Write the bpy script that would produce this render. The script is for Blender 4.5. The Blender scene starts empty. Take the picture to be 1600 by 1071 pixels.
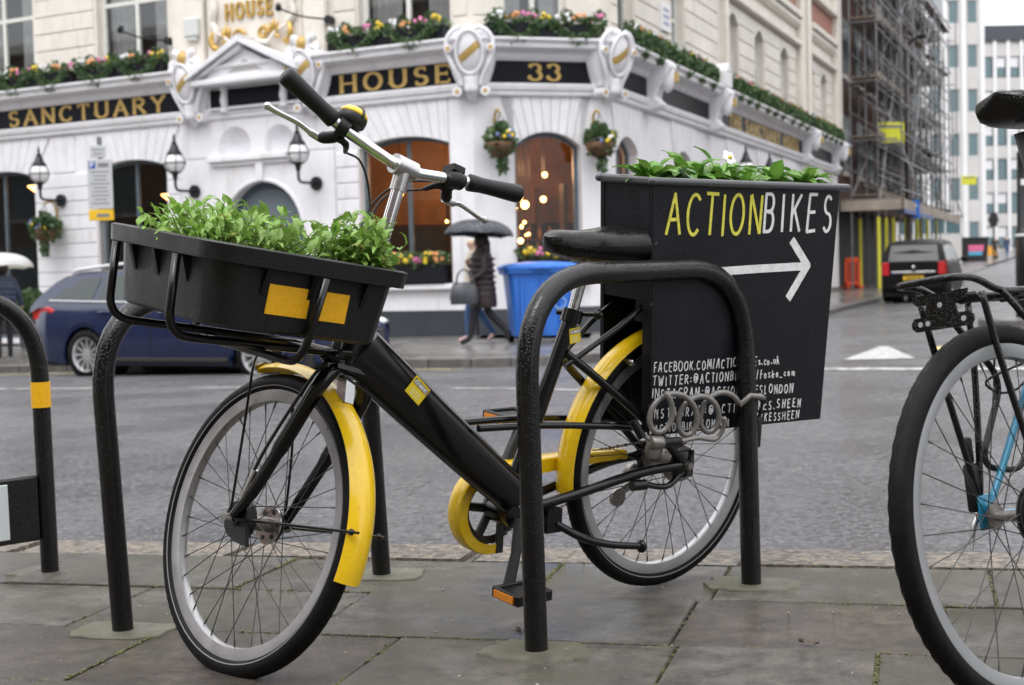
import bpy, math, random
from mathutils import Vector as V, Matrix, noise as mnoise
rnd = random.Random(7)
R_ = math.radians
scene = bpy.context.scene
COL = scene.collection
# ------------------------------------------------------------------ camera
PITCH, ROLL, CAMH = math.atan(98.0/2222.22), 0.0255, 0.8
camd = bpy.data.cameras.new('camera'); cam = bpy.data.objects.new('camera', camd); COL.objects.link(cam)
camd.lens = 50; camd.sensor_width = 36; camd.sensor_fit = 'HORIZONTAL'; camd.clip_start = 0.05; camd.clip_end = 2000
_F = V((0, math.cos(PITCH), -math.sin(PITCH))); _U0 = V((0, math.sin(PITCH), math.cos(PITCH))); _X = V((1, 0, 0))
_R = _X*math.cos(ROLL) - _U0*math.sin(ROLL); _U = _U0*math.cos(ROLL) + _X*math.sin(ROLL)
_M = Matrix((_R, _U, -_F)).transposed().to_4x4(); _M.translation = (0, 0, CAMH); cam.matrix_world = _M
camd.dof.use_dof = True; camd.dof.focus_distance = 3.15; camd.dof.aperture_fstop = 5.6; camd.dof.aperture_blades = 7
scene.camera = cam
# ------------------------------------------------------------------ overcast sky, soft sun, exposure
world = bpy.data.worlds.new('World'); scene.world = world; world.use_nodes = True
nt = world.node_tree; nt.nodes.clear()
sky = nt.nodes.new('ShaderNodeTexSky'); sky.sky_type = 'NISHITA'; sky.sun_disc = False
SUN_EL, SUN_AZ = R_(58), R_(205)
sky.sun_elevation = SUN_EL; sky.sun_rotation = SUN_AZ; sky.air_density = 1.0; sky.dust_density = 1.0; sky.ozone_density = 1.0
hs = nt.nodes.new('ShaderNodeHueSaturation'); hs.inputs['Saturation'].default_value = 0.16; hs.inputs['Value'].default_value = 1.0
bgn = nt.nodes.new('ShaderNodeBackground'); bgn.inputs['Strength'].default_value = 0.15
wo = nt.nodes.new('ShaderNodeOutputWorld')
cl = nt.nodes.new('ShaderNodeMix'); cl.data_type = 'RGBA'; cl.inputs['Factor'].default_value = .85; cl.inputs['B'].default_value = (9.0, 9.05, 9.25, 1)     # even cloud layer over the clear sky
# CIE overcast law: luminance grows from the horizon to the zenith
tcw = nt.nodes.new('ShaderNodeTexCoord'); sx_ = nt.nodes.new('ShaderNodeSeparateXYZ'); mr = nt.nodes.new('ShaderNodeMapRange'); mr.inputs['To Min'].default_value = .46; mr.inputs['To Max'].default_value = 1.25
nt.links.new(tcw.outputs['Generated'], sx_.inputs[0]); nt.links.new(sx_.outputs['Z'], mr.inputs['Value'])
cv = nt.nodes.new('ShaderNodeVectorMath'); cv.operation = 'SCALE'; cv.inputs[0].default_value = (9.0, 9.05, 9.25); nt.links.new(mr.outputs[0], cv.inputs['Scale']); nt.links.new(cv.outputs[0], cl.inputs['B'])
nt.links.new(sky.outputs[0], hs.inputs['Color']); nt.links.new(hs.outputs[0], cl.inputs['A']); nt.links.new(cl.outputs['Result'], bgn.inputs['Color']); nt.links.new(bgn.outputs[0], wo.inputs[0])
sd = bpy.data.lights.new('sun', 'SUN'); sd.energy = 0.6; sd.angle = R_(25); sd.color = (1.0, 0.98, 0.95)
sun = bpy.data.objects.new('sun', sd); COL.objects.link(sun)
_sd = V((math.sin(SUN_AZ)*math.cos(SUN_EL), math.cos(SUN_AZ)*math.cos(SUN_EL), math.sin(SUN_EL)))
sun.rotation_euler = _sd.to_track_quat('Z', 'Y').to_euler(); sun.location = _sd*60
vs = scene.view_settings; vs.view_transform = 'Standard'; vs.look = 'None'; vs.gamma = 1; vs.use_curve_mapping = False; vs.exposure = 0.92
scene.cycles.use_denoising = True
scene.cycles.max_bounces = 8; scene.cycles.transparent_max_bounces = 16

# ------------------------------------------------------------------ helpers
WM = {}
def frame(o, x, y=None, z=None):
    """4x4 from origin and axes (right handed)"""
    x = V(x).normalized(); z = V(z or (0, 0, 1)).normalized()
    y = V(y).normalized() if y is not None else z.cross(x).normalized()
    z = x.cross(y).normalized()
    m = Matrix((x, y, z)).transposed().to_4x4(); m.translation = V(o); return m
T = Matrix.Translation
def Rz(a): return Matrix.Rotation(a, 4, 'Z')
def Rx(a): return Matrix.Rotation(a, 4, 'X')
def Ry(a): return Matrix.Rotation(a, 4, 'Y')
def Sc(x, y, z): return Matrix.Diagonal((x, y, z, 1))
def catmull(pts, n=6, closed=False):
    P = [V(p) for p in pts]; out = []; m = len(P)
    rng = range(m if closed else m-1)
    for i in rng:
        p0 = P[(i-1) % m] if (closed or i > 0) else P[0]*2-P[1]
        p1, p2 = P[i], P[(i+1) % m]
        p3 = P[(i+2) % m] if (closed or i+2 < m) else P[-1]*2-P[-2]
        for k in range(n):
            t = k/n
            out.append(0.5*((2*p1)+(p2-p0)*t+(2*p0-5*p1+4*p2-p3)*t*t+(3*p1-p0-3*p2+p3)*t**3))
    if not closed: out.append(P[-1])
    return out
def fillet(pts, r, n=6):
    P = [V(p) for p in pts]; out = [P[0]]
    for i in range(1, len(P)-1):
        a, b, c = P[i-1], P[i], P[i+1]
        rr = r[i] if isinstance(r, (list, tuple)) else r
        d1 = (a-b); d2 = (c-b); l = min(rr, d1.length*.49, d2.length*.49)
        s = b+d1.normalized()*l; e = b+d2.normalized()*l
        for k in range(n+1):
            t = k/n; out.append(s*(1-t)**2+b*2*t*(1-t)+e*t*t)
    out.append(P[-1]); return out

class MB:
    def __init__(s): s.v = []; s.f = []; s.mi = []; s.cur = 0
    def add(s, vs, fs, M=None):
        n = len(s.v)
        s.v += [tuple(M @ V(p)) if M is not None else tuple(p) for p in vs]
        s.f += [tuple(i+n for i in f) for f in fs]; s.mi += [s.cur]*len(fs); return s
    def box(s, x0, x1, y0, y1, z0, z1, M=None):
        if x0 > x1: x0, x1 = x1, x0
        if y0 > y1: y0, y1 = y1, y0
        if z0 > z1: z0, z1 = z1, z0
        return s.add([(x0,y0,z0),(x1,y0,z0),(x1,y1,z0),(x0,y1,z0),(x0,y0,z1),(x1,y0,z1),(x1,y1,z1),(x0,y1,z1)],
                     [(3,2,1,0),(4,5,6,7),(0,1,5,4),(1,2,6,5),(2,3,7,6),(3,0,4,7)], M)
    def tube(s, pts, r, n=8, closed=False, caps=True, M=None, flat=None):
        P = [V(p) for p in pts]; m = len(P)
        rs = r if isinstance(r, (list, tuple)) else [r]*m
        tan = []
        for i in range(m):
            if closed: t = P[(i+1) % m]-P[i-1]
            else: t = P[min(i+1, m-1)]-P[max(i-1, 0)]
            tan.append(t.normalized() if t.length > 1e-9 else V((0, 0, 1)))
        up = V((0, 0, 1)) if abs(tan[0].z) < .9 else V((1, 0, 0))
        a = (up-tan[0]*up.dot(tan[0])).normalized(); vs = []
        for i in range(m):
            a = (a-tan[i]*a.dot(tan[i]))
            a = a.normalized() if a.length > 1e-6 else tan[i].orthogonal().normalized()
            b = tan[i].cross(a)
            for k in range(n):
                t = 2*math.pi*k/n
                vs.append(P[i]+a*math.cos(t)*rs[i]*(flat or 1)+b*math.sin(t)*rs[i])
        fs = []
        for i in range(m if closed else m-1):
            j = (i+1) % m
            for k in range(n):
                l = (k+1) % n; fs.append((i*n+k, i*n+l, j*n+l, j*n+k))
        if caps and not closed: fs += [tuple(range(n-1, -1, -1)), tuple((m-1)*n+k for k in range(n))]
        return s.add(vs, fs, M)
    def lathe(s, prof, n=16, M=None, closed=False):
        vs = []; fs = []; m = len(prof)
        for r, z in prof:
            for k in range(n):
                t = 2*math.pi*k/n; vs.append((r*math.cos(t), r*math.sin(t), z))
        for i in range(m if closed else m-1):
            j = (i+1) % m
            for k in range(n):
                l = (k+1) % n; fs.append((i*n+k, i*n+l, j*n+l, j*n+k))
        if not closed:
            if prof[0][0] > 1e-5: fs.append(tuple(range(n-1, -1, -1)))
            if prof[-1][0] > 1e-5: fs.append(tuple((m-1)*n+k for k in range(n)))
        return s.add(vs, fs, M)
    def grid(s, rows, M=None, close_u=False, close_v=False):
        nr = len(rows); nc = len(rows[0]); vs = [p for r in rows for p in r]; fs = []
        for i in range(nr if close_v else nr-1):
            for j in range(nc if close_u else nc-1):
                a, b = i*nc+j, i*nc+(j+1) % nc; i2 = (i+1) % nr
                fs.append((a, b, i2*nc+(j+1) % nc, i2*nc+j))
        return s.add(vs, fs, M)
    def prism(s, poly, d0, d1, M=None, axis='y'):
        """polygon in x-z plane (counterclockwise seen from -y), extruded along y from d0 to d1"""
        n = len(poly)
        if axis == 'y': vs = [(p[0], d0, p[1]) for p in poly]+[(p[0], d1, p[1]) for p in poly]
        else: vs = [(p[0], p[1], d0) for p in poly]+[(p[0], p[1], d1) for p in poly]
        fs = [tuple(range(n)), tuple(range(2*n-1, n-1, -1))]
        for i in range(n): j = (i+1) % n; fs.append((i, i+n, j+n, j))
        if axis != 'y': fs = [tuple(reversed(f)) for f in fs]
        return s.add(vs, fs, M)
    def ball(s, c, r, n=10, m=6, M=None, sz=(1, 1, 1)):
        c = V(c); pr = [(math.sin(math.pi*i/m)*r, -math.cos(math.pi*i/m)*r) for i in range(m+1)]
        pr[0] = (0.0005*r, -r); pr[-1] = (0.0005*r, r)
        MM = T(c) @ Sc(*sz)
        return s.lathe(pr, n, (M @ MM) if M is not None else MM)
    def mesh(s, name):
        me = bpy.data.meshes.new(name); me.from_pydata(s.v, [], s.f); return me

def tag(o, label=None, cat=None, group=None, kind=None):
    if label: o['label'] = label
    if cat: o['category'] = cat
    if group: o['group'] = group
    if kind: o['kind'] = kind
    return o
def place(o, parent=None, M=None):
    M = M if M is not None else (WM[parent.name] if parent is not None else Matrix())
    if parent is not None:
        o.parent = parent; o.matrix_basis = WM[parent.name].inverted() @ M
    else: o.matrix_basis = M
    WM[o.name] = M.copy(); return o
def obj(name, mb, mats, parent=None, M=None, smooth=None, bevel=0, label=None, cat=None, group=None, kind=None, fix=True, seg=1):
    """link one mesh object; smooth = angle in degrees"""
    if isinstance(mb, MB):
        me = mb.mesh(name)
        mats = mats if isinstance(mats, (list, tuple)) else [mats]
        for m in mats: me.materials.append(m)
        if len(mats) > 1: me.polygons.foreach_set('material_index', mb.mi)
        if fix or bevel:
            import bmesh
            b = bmesh.new(); b.from_mesh(me)
            if fix: bmesh.ops.recalc_face_normals(b, faces=b.faces)
            if bevel:
                es = [e for e in b.edges if len(e.link_faces) == 2 and e.calc_face_angle(0) > .4]
                bmesh.ops.bevel(b, geom=es, offset=bevel, segments=seg, affect='EDGES', clamp_overlap=True)
            b.to_mesh(me); b.free()
        if smooth is not None:
            me.polygons.foreach_set('use_smooth', [True]*len(me.polygons))
            if smooth < 180: me.set_sharp_from_angle(angle=R_(smooth))
        me.update()
    else: me = mb
    o = bpy.data.objects.new(name, me); COL.objects.link(o)
    place(o, parent, M); return tag(o, label, cat, group, kind)
def empty(name, M, label=None, cat=None, group=None, kind=None, parent=None):
    o = bpy.data.objects.new(name, None); COL.objects.link(o); o.empty_display_size = .1
    place(o, parent, M); return tag(o, label, cat, group, kind)
KIDS = {}
def copy_tree(o, M, parent=None, label=None):
    """copy a thing with its parts, moving it to world matrix M"""
    c = o.copy(); COL.objects.link(c); oldW = WM[o.name]
    c.parent = parent
    place(c, parent, M)
    if label: c['label'] = label
    for ch in list(o.children): copy_tree(ch, M @ oldW.inverted() @ WM[ch.name], c)
    return c
def child_copy(o, parent, M):
    c = o.copy(); COL.objects.link(c); place(c, parent, M); return c

# ------------------------------------------------------------------ materials
MATS = {}
def mat(name, col, rough=.5, metal=0., var=0., vscale=8., bump=0., bscale=60., rvar=0., rscale=5., coat=0., emit=None, estr=1., alt=None, alt_t=(.5, .6), drops=0., dscale=260., rand=0., spec=.5, altscale=None, sub=0., coord='Object', trans=0., detail=4., streak=0.):
    m = bpy.data.materials.new(name); m.use_nodes = True; n = m.node_tree.nodes; L = m.node_tree.links
    b = n['Principled BSDF']; b.inputs['Metallic'].default_value = metal; b.inputs['Roughness'].default_value = rough
    b.inputs['Specular IOR Level'].default_value = spec; b.inputs['Coat Weight'].default_value = coat; b.inputs['Coat Roughness'].default_value = .08
    c4 = tuple(col)+(1,); b.inputs['Base Color'].default_value = c4
    tc = n.new('ShaderNodeTexCoord'); src = tc.outputs[coord]
    oi = n.new('ShaderNodeObjectInfo')
    if var or alt or bump or rvar or drops:
        ad = n.new('ShaderNodeVectorMath'); ad.operation = 'ADD'; L.new(src, ad.inputs[0])
        sc = n.new('ShaderNodeVectorMath'); sc.operation = 'SCALE'; sc.inputs['Scale'].default_value = 37.; 
        cb = n.new('ShaderNodeCombineXYZ')
        for i in range(3): L.new(oi.outputs['Random'], cb.inputs[i])
        L.new(cb.outputs[0], sc.inputs[0]); L.new(sc.outputs[0], ad.inputs[1]); src = ad.outputs[0]
    def noise(scale, det=4., rg=.6, st=0.):
        t = n.new('ShaderNodeTexNoise'); t.inputs['Scale'].default_value = scale; t.inputs['Detail'].default_value = det; t.inputs['Roughness'].default_value = rg
        
        if st:
            mp = n.new('ShaderNodeMapping'); mp.inputs['Scale'].default_value = (1, 1, st); L.new(src, mp.inputs['Vector']); L.new(mp.outputs[0], t.inputs['Vector'])
        else: L.new(src, t.inputs['Vector'])
        return t.outputs['Fac']
    def ramp(fac, a, c, lo=.3, hi=.7):
        r = n.new('ShaderNodeMapRange'); r.inputs['From Min'].default_value = lo; r.inputs['From Max'].default_value = hi
        r.inputs['To Min'].default_value = a; r.inputs['To Max'].default_value = c; L.new(fac, r.inputs['Value']); return r.outputs[0]
    colout = None
    if var or rand:
        hv = n.new('ShaderNodeHueSaturation'); hv.inputs['Color'].default_value = c4
        val = ramp(noise(vscale, detail, .7 if detail > 4 else .6), 1-var, 1+var, *((.36, .64) if detail > 4 else (.3, .7))) if var else None
        if rand:
            rr = ramp(oi.outputs['Random'], 1-rand, 1+rand, 0, 1)
            if val is None: val = rr
            else:
                mm = n.new('ShaderNodeMath'); mm.operation = 'MULTIPLY'; L.new(val, mm.inputs[0]); L.new(rr, mm.inputs[1]); val = mm.outputs[0]
        L.new(val, hv.inputs['Value']); colout = hv.outputs[0]
    if alt:
        mx = n.new('ShaderNodeMix'); mx.data_type = 'RGBA'
        L.new(ramp(noise(altscale or vscale*.6, 6., .65, streak), 0, 1, *alt_t), mx.inputs['Factor'])
        if colout: L.new(colout, mx.inputs['A'])
        else: mx.inputs['A'].default_value = c4
        mx.inputs['B'].default_value = tuple(alt)+(1,); colout = mx.outputs['Result']
    if colout: L.new(colout, b.inputs['Base Color'])
    if rvar: L.new(ramp(noise(rscale, 5.), max(.02, rough-rvar), min(1, rough+rvar)), b.inputs['Roughness'])
    h = None
    if bump:
        bp = n.new('ShaderNodeBump'); bp.inputs['Strength'].default_value = min(1, bump); bp.inputs['Distance'].default_value = .004 if bump <= 1 else .004*bump
        L.new(noise(bscale, 5., .65 if detail <= 4 else .75), bp.inputs['Height']); h = bp.outputs[0]
    if drops:
        vo = n.new('ShaderNodeTexVoronoi'); vo.inputs['Scale'].default_value = dscale; L.new(src, vo.inputs['Vector'])
        d = ramp(vo.outputs['Distance'], 1, 0, .12, .42)
        bp = n.new('ShaderNodeBump'); bp.inputs['Strength'].default_value = drops; bp.inputs['Distance'].default_value = .0016
        L.new(d, bp.inputs['Height'])
        if h: L.new(h, bp.inputs['Normal'])
        h = bp.outputs[0]
    if h: L.new(h, b.inputs['Normal'])
    if emit:
        b.inputs['Emission Color'].default_value = tuple(emit)+(1,); b.inputs['Emission Strength'].default_value = estr
    if sub: b.inputs['Subsurface Weight'].default_value = sub; b.inputs['Subsurface Radius'].default_value = (.01, .01, .005)
    if trans:
        tr = n.new('ShaderNodeBsdfTranslucent'); tr.inputs['Color'].default_value = (min(1, col[0]*1.6), min(1, col[1]*1.5), col[2], 1)
        ms = n.new('ShaderNodeMixShader'); ms.inputs[0].default_value = trans
        if colout: L.new(colout, tr.inputs['Color'])
        L.new(b.outputs[0], ms.inputs[1]); L.new(tr.outputs[0], ms.inputs[2]); L.new(ms.outputs[0], n['Material Output'].inputs[0])
    MATS[name] = m; return m
def glassmat(name, tint=(1, 1, 1), rough=.02, refl=.12):
    m = bpy.data.materials.new(name); m.use_nodes = True; n = m.node_tree.nodes; L = m.node_tree.links
    n.remove(n['Principled BSDF'])
    t = n.new('ShaderNodeBsdfTransparent'); t.inputs[0].default_value = tuple(tint)+(1,)
    g = n.new('ShaderNodeBsdfGlossy'); g.inputs['Roughness'].default_value = rough; g.inputs[0].default_value = (.9, .93, .95, 1)
    lw = n.new('ShaderNodeLayerWeight'); lw.inputs[0].default_value = .12
    r = n.new('ShaderNodeMapRange'); r.inputs['To Min'].default_value = refl; r.inputs['To Max'].default_value = min(1, refl+.15)
    mx = n.new('ShaderNodeMixShader'); L.new(lw.outputs['Facing'], r.inputs['Value']); L.new(r.outputs[0], mx.inputs[0])
    L.new(t.outputs[0], mx.inputs[1]); L.new(g.outputs[0], mx.inputs[2]); L.new(mx.outputs[0], n['Material Output'].inputs[0])
    MATS[name] = m; return m
# ------------------------------------------------------------------ stroke lettering
def arc(cx, cy, rx, ry, a0, a1, n=10):
    return [(cx+rx*math.cos(R_(a0+(a1-a0)*i/n)), cy+ry*math.sin(R_(a0+(a1-a0)*i/n))) for i in range(n+1)]
GL = {
 'A': (.72, [[(0,0),(.36,1)],[(.36,1),(.72,0)],[(.13,.36),(.59,.36)]]),
 'B': (.58, [[(0,0),(0,1)],[(0,1),(.28,1)]+arc(.28,.76,.24,.24,90,-90)+[(0,.52)],[(0,.52),(.3,.52)]+arc(.3,.26,.27,.26,90,-90)+[(0,0)]]),
 'C': (.66, [arc(.38,.5,.38,.5,48,312,16)]),
 'D': (.66, [[(0,0),(0,1)],[(0,1),(.22,1)]+arc(.22,.5,.44,.5,90,-90,14)+[(0,0)]]),
 'E': (.54, [[(0,0),(0,1)],[(0,1),(.54,1)],[(0,.52),(.44,.52)],[(0,0),(.54,0)]]),
 'F': (.52, [[(0,0),(0,1)],[(0,1),(.52,1)],[(0,.52),(.42,.52)]]),
 'G': (.7, [arc(.38,.5,.38,.5,48,345,16)+[(.74,.45),(.45,.45)]]),
 'H': (.66, [[(0,0),(0,1)],[(.66,0),(.66,1)],[(0,.52),(.66,.52)]]),
 'I': (.06, [[(.03,0),(.03,1)]]),
 'K': (.6, [[(0,0),(0,1)],[(.58,1),(.02,.45)],[(.2,.6),(.6,0)]]),
 'L': (.5, [[(0,1),(0,0)],[(0,0),(.5,0)]]),
 'M': (.8, [[(0,0),(.06,1)],[(.06,1),(.4,.2)],[(.4,.2),(.74,1)],[(.74,1),(.8,0)]]),
 'N': (.66, [[(0,0),(0,1)],[(0,1),(.66,0)],[(.66,0),(.66,1)]]),
 'O': (.78, [arc(.39,.5,.39,.5,90,450,22)]),
 'P': (.54, [[(0,0),(0,1)],[(0,1),(.26,1)]+arc(.26,.74,.27,.26,90,-90)+[(0,.48)]]),
 'R': (.6, [[(0,0),(0,1)],[(0,1),(.26,1)]+arc(.26,.75,.27,.25,90,-90)+[(0,.5)],[(.24,.5),(.6,0)]]),
 'S': (.52, [arc(.26,.755,.24,.245,40,270,12)+arc(.26,.255,.26,.255,88,-145,12)]),
 'T': (.64, [[(.32,0),(.32,1)],[(0,1),(.64,1)]]),
 'U': (.66, [[(0,1),(0,.33)]+arc(.33,.33,.33,.33,180,360,12)+[(.66,1)]]),
 'W': (.95, [[(0,1),(.24,0)],[(.24,0),(.475,.8)],[(.475,.8),(.71,0)],[(.71,0),(.95,1)]]),
 'X': (.6, [[(0,0),(.6,1)],[(0,1),(.6,0)]]),
 'Y': (.68, [[(0,1),(.34,.48)],[(.68,1),(.34,.48)],[(.34,.48),(.34,0)]]),
 '3': (.52, [arc(.25,.76,.23,.24,150,-80,12)+arc(.25,.27,.27,.27,75,-155,12)]),
 '5': (.52, [[(.46,1),(.1,1),(.06,.55)]+arc(.24,.3,.26,.3,115,-145,12)]),
 '0': (.6, [arc(.3,.5,.3,.5,90,450,20)]),
 '.': (.1, [[(.05,0),(.05,.09)]]), ':': (.1, [[(.05,.15),(.05,.25)],[(.05,.6),(.05,.7)]]),
 '/': (.3, [[(0,-.08),(.3,1.08)]]), '_': (.4, [[(0,0),(.4,0)]]), '-': (.3, [[(0,.45),(.3,.45)]]),
 '#': (.6, [[(.15,0),(.22,1)],[(.4,0),(.47,1)],[(0,.32),(.56,.32)],[(.05,.68),(.6,.68)]]),
 '@': (.9, [arc(.45,.45,.16,.2,0,360,12),[(.61,.65),(.61,.3)]+arc(.72,.32,.1,.1,190,330,4)+arc(.45,.48,.45,.5,-10,310,18)]),
 'o': (.42, [arc(.21,.25,.21,.25,90,450,14)]), 's': (.36, [arc(.18,.38,.16,.13,40,270,8)+arc(.18,.12,.18,.13,88,-150,8)]),
 'c': (.38, [arc(.22,.25,.22,.25,50,310,10)]), 'u': (.4, [[(0,.5),(0,.2)]+arc(.2,.2,.2,.2,180,360,8)+[(.4,.5)]]),
 'k': (.4, [[(0,0),(0,.9)],[(.36,.5),(.02,.22)],[(.12,.3),(.4,0)]]), 'f': (.34, [arc(.26,.72,.12,.2,60,180,6)+[(.14,0)],[(0,.5),(.32,.5)]]),
 'a': (.42, [arc(.2,.25,.2,.25,60,360,12),[(.42,.5),(.42,0)]]), 'm': (.6, [[(0,0),(0,.5)],arc(.15,.32,.15,.18,180,0,6)+[(.3,0)],arc(.45,.32,.15,.18,180,0,6)+[(.6,0)]]),
 ' ': (.35, [])}
def ribbon(mb, P, wa, d0, d1, wb=None, taper=False):
    """flat stroke in x-z from y=d0 (front) to d1; wa half width of vertical strokes, wb of horizontal ones"""
    wb = wa if wb is None else wb
    P = [V((p[0], p[1])) for p in P]; n = len(P); Ls = []; Rr = []
    closed = (P[0]-P[-1]).length < 1e-4 and n > 3
    for i in range(n):
        if closed and i in (0, n-1): t = P[1]-P[-2]
        else: t = P[min(i+1, n-1)]-P[max(i-1, 0)]
        t = t.normalized(); nn = V((-t.y, t.x)); w = wb+(wa-wb)*abs(t.y)
        if 0 < i < n-1:
            c = max(.5, abs((P[i]-P[i-1]).normalized().dot(t))); w = w/c
        p = P[i]
        if not closed and i == 0: p = p-t*w*.5
        if not closed and i == n-1: p = p+t*w*.5
        Ls.append(p+nn*w); Rr.append(p-nn*w)
    vs = [(p.x, d0, p.y) for p in Ls]+[(p.x, d0, p.y) for p in Rr]+[(p.x, d1, p.y) for p in Ls]+[(p.x, d1, p.y) for p in Rr]
    fs = []
    for i in range(n-1):
        a, b, c, d = i, i+1, n+i+1, n+i
        fs += [(a, d, c, b), (2*n+a, 2*n+b, 2*n+c, 2*n+d), (a, b, 2*n+b, 2*n+a), (d, 2*n+d, 2*n+c, c)]
    fs += [(0, 2*n, 3*n, n), (n-1, 2*n-1, 4*n-1, 3*n-1)]
    mb.add(vs, fs)
def text_width(s, h, gap, wide=1.): return sum(GL[c][0]*h*wide for c in s)+gap*(len(s)-1)
def letter(mb, ch, x, z, h, w, d0, d1, wide=1., serif=0., thin=None, jit=0.):
    gw, st = GL[ch]
    jx = lambda: rnd.uniform(-jit, jit)*h
    for s in st:
        j0 = (jx(), jx()); j1 = (jx(), jx()); m = max(1, len(s)-1)
        P = [(x+p[0]*h*wide+j0[0]*(1-i/m)+j1[0]*i/m, z+p[1]*h+j0[1]*(1-i/m)+j1[1]*i/m) for i, p in enumerate(s)]
        ribbon(mb, P, w, d0, d1, thin)
        d0 -= .0002
        if serif and ch not in 'OS.C3G':
            for e, o in ((0, 1), (-1, -2)):
                p, q = P[e], P[o]; zz = s[e][1]
                if (zz < .01 or zz > .99) and abs(p[1]-q[1]) > abs(p[0]-q[0])*.9 and not (ch == 'A' and zz > .9) and not (ch == 'N' and zz < .01 and s[e][0] > .6):
                    ribbon(mb, [(p[0]-serif*h, p[1]+(0 if zz < .5 else 0)), (p[0]+serif*h, p[1])], thin or w, d0-.0004, d1, thin)
                elif abs(p[1]-q[1]) < .02*h and ch in 'ETFL' and (e == -1 or ch == 'T'):
                    up = 1 if zz < .2 else -1
                    k = .16 if zz in (0, 1) else .1
                    ribbon(mb, [(p[0], p[1]), (p[0], p[1]+up*k*h)] if zz in (0, 1) else [(p[0], p[1]-.09*h), (p[0], p[1]+.09*h)], (thin or w)*1.1, d0-.0004, d1, thin)
        if serif and ch in 'SC3G':
            for e in (0, -1):
                p = P[e]; up = (1 if s[e][1] > .5 else -1)
                if ch == '3': mb.ball((p[0], (d0+d1)/2, p[1]), w*1.25, 8, 5, sz=(1, .3, 1))
                else: ribbon(mb, [(p[0], p[1]-.08*h), (p[0], p[1]+.1*h)], (thin or w)*1.1, d0-.0004, d1, thin)
    return gw*h*wide
# ------------------------------------------------------------------ shared materials
m_asphalt = mat('wet_asphalt', (.108,.107,.116), .24, var=.75, vscale=30, detail=12., bump=9., bscale=34, rvar=.22, rscale=.6, alt=(.24,.235,.235), alt_t=(.53,.60), altscale=38, spec=.55)
m_slab = mat('wet_paving_stone', (.108,.099,.085), .12, var=.55, vscale=14, detail=12., bump=2.2, bscale=90, rvar=.17, rscale=3.2, alt=(.080,.075,.050), alt_t=(.44,.62), altscale=3.6, rand=.14, coord='Object')
m_slab2 = mat('brown_paving_stone', (.092,.074,.058), .10, var=.55, vscale=15, detail=12., bump=2.2, bscale=90, rvar=.15, rscale=3.2, alt=(.056,.046,.038), alt_t=(.44,.62), altscale=3.8, rand=.12)
m_joint = mat('mossy_joint', (.05,.048,.042), .7, var=.4, vscale=30, bump=.8, bscale=120, alt=(.17,.19,.045), alt_t=(.47,.58), altscale=4)
m_patch = mat('mortar_collar', (.118,.112,.086), .45, var=.35, vscale=16, detail=9., bump=1.2, bscale=110, alt=(.085,.09,.045), alt_t=(.42,.62), altscale=12)
m_kerb = mat('granite_kerb', (.135,.12,.105), .5, var=.8, vscale=34, detail=8., bump=4., bscale=40, alt=(.34,.26,.18), alt_t=(.52,.64), altscale=45, rand=.1)
m_farpave = mat('far_pavement_stone', (.17,.16,.15), .22, var=.2, vscale=2, bump=.25, bscale=60, rvar=.14, rscale=.8, rand=.1)
m_farkerb = mat('far_kerb_stone', (.12,.115,.108), .35, var=.3, vscale=9, bump=.4, bscale=40, rand=.15)
m_whiteline = mat('road_paint_and_reflection', (.50,.50,.49), .5, var=.25, vscale=30, bump=.8, bscale=100, alt=(.15,.15,.155), alt_t=(.48,.62), altscale=9)
m_yline = mat('yellow_road_paint', (.6,.5,.16), .5, var=.25, vscale=25, alt=(.25,.22,.14), alt_t=(.58,.7), altscale=15)
m_black = mat('wet_black_paint', (.0045,.0045,.005), .2, var=.3, vscale=40, bump=.15, bscale=60, rvar=.08, rscale=12, drops=.5, dscale=190, spec=.45)
m_bframe = mat('black_frame_paint', (.004,.004,.0045), .18, var=.2, vscale=20, bump=.04, bscale=250, rvar=.08, rscale=9, spec=.45)
m_rub = mat('tyre_rubber', (.006,.006,.0065), .45, spec=.13, var=.3, vscale=30, bump=.35, bscale=260, rvar=.15, rscale=6)
m_grip = mat('grip_rubber', (.006,.006,.007), .42, spec=.35, bump=.3, bscale=500, var=.1)
m_plast = mat('black_plastic', (.008,.008,.009), .34, spec=.32, var=.2, vscale=12, bump=.4, bscale=320, rvar=.12, rscale=8, drops=.12, dscale=180)
m_yel = mat('yellow_mudguard', (.84,.54,.008), .26, var=.06, vscale=8, bump=.05, bscale=40, rvar=.08, rscale=14, coat=.4, alt=(.42,.26,.03), alt_t=(.58,.78), altscale=16, detail=8.)
m_refl = mat('amber_reflective_tape', (.86,.45,.008), .35, var=.08, vscale=90, bump=.3, bscale=300)
m_chrome = mat('chrome', (.72,.72,.73), .1, 1., rvar=.05, rscale=30)
m_alu = mat('brushed_aluminium', (.58,.58,.58), .28, 1., rvar=.08, rscale=30, var=.1, vscale=30)
m_rim = mat('alloy_rim', (.44,.44,.45), .36, .7, var=.1, vscale=12, rvar=.1, rscale=20)
m_spoke = mat('dark_spoke', (.06,.06,.06), .35, .6)
m_spoke2 = mat('steel_spoke', (.35,.35,.35), .3, .9)
m_steel = mat('grimy_steel', (.25,.235,.22), .42, .8, var=.35, vscale=40, rvar=.15, rscale=30)
m_chalk = mat('blackboard_paint', (.0075,.008,.011), .42, spec=.2, var=.16, vscale=7, bump=.3, bscale=160, rvar=.1, rscale=5, alt=(.0135,.0145,.019), alt_t=(.5,.7), altscale=5, drops=.05)
m_lety = mat('yellow_letter_paint', (.72,.67,.08), .6, var=.2, vscale=60, bump=.3, bscale=200)
m_letw = mat('white_letter_paint', (.80,.81,.82), .6, var=.14, vscale=60, bump=.3, bscale=200)
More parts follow.
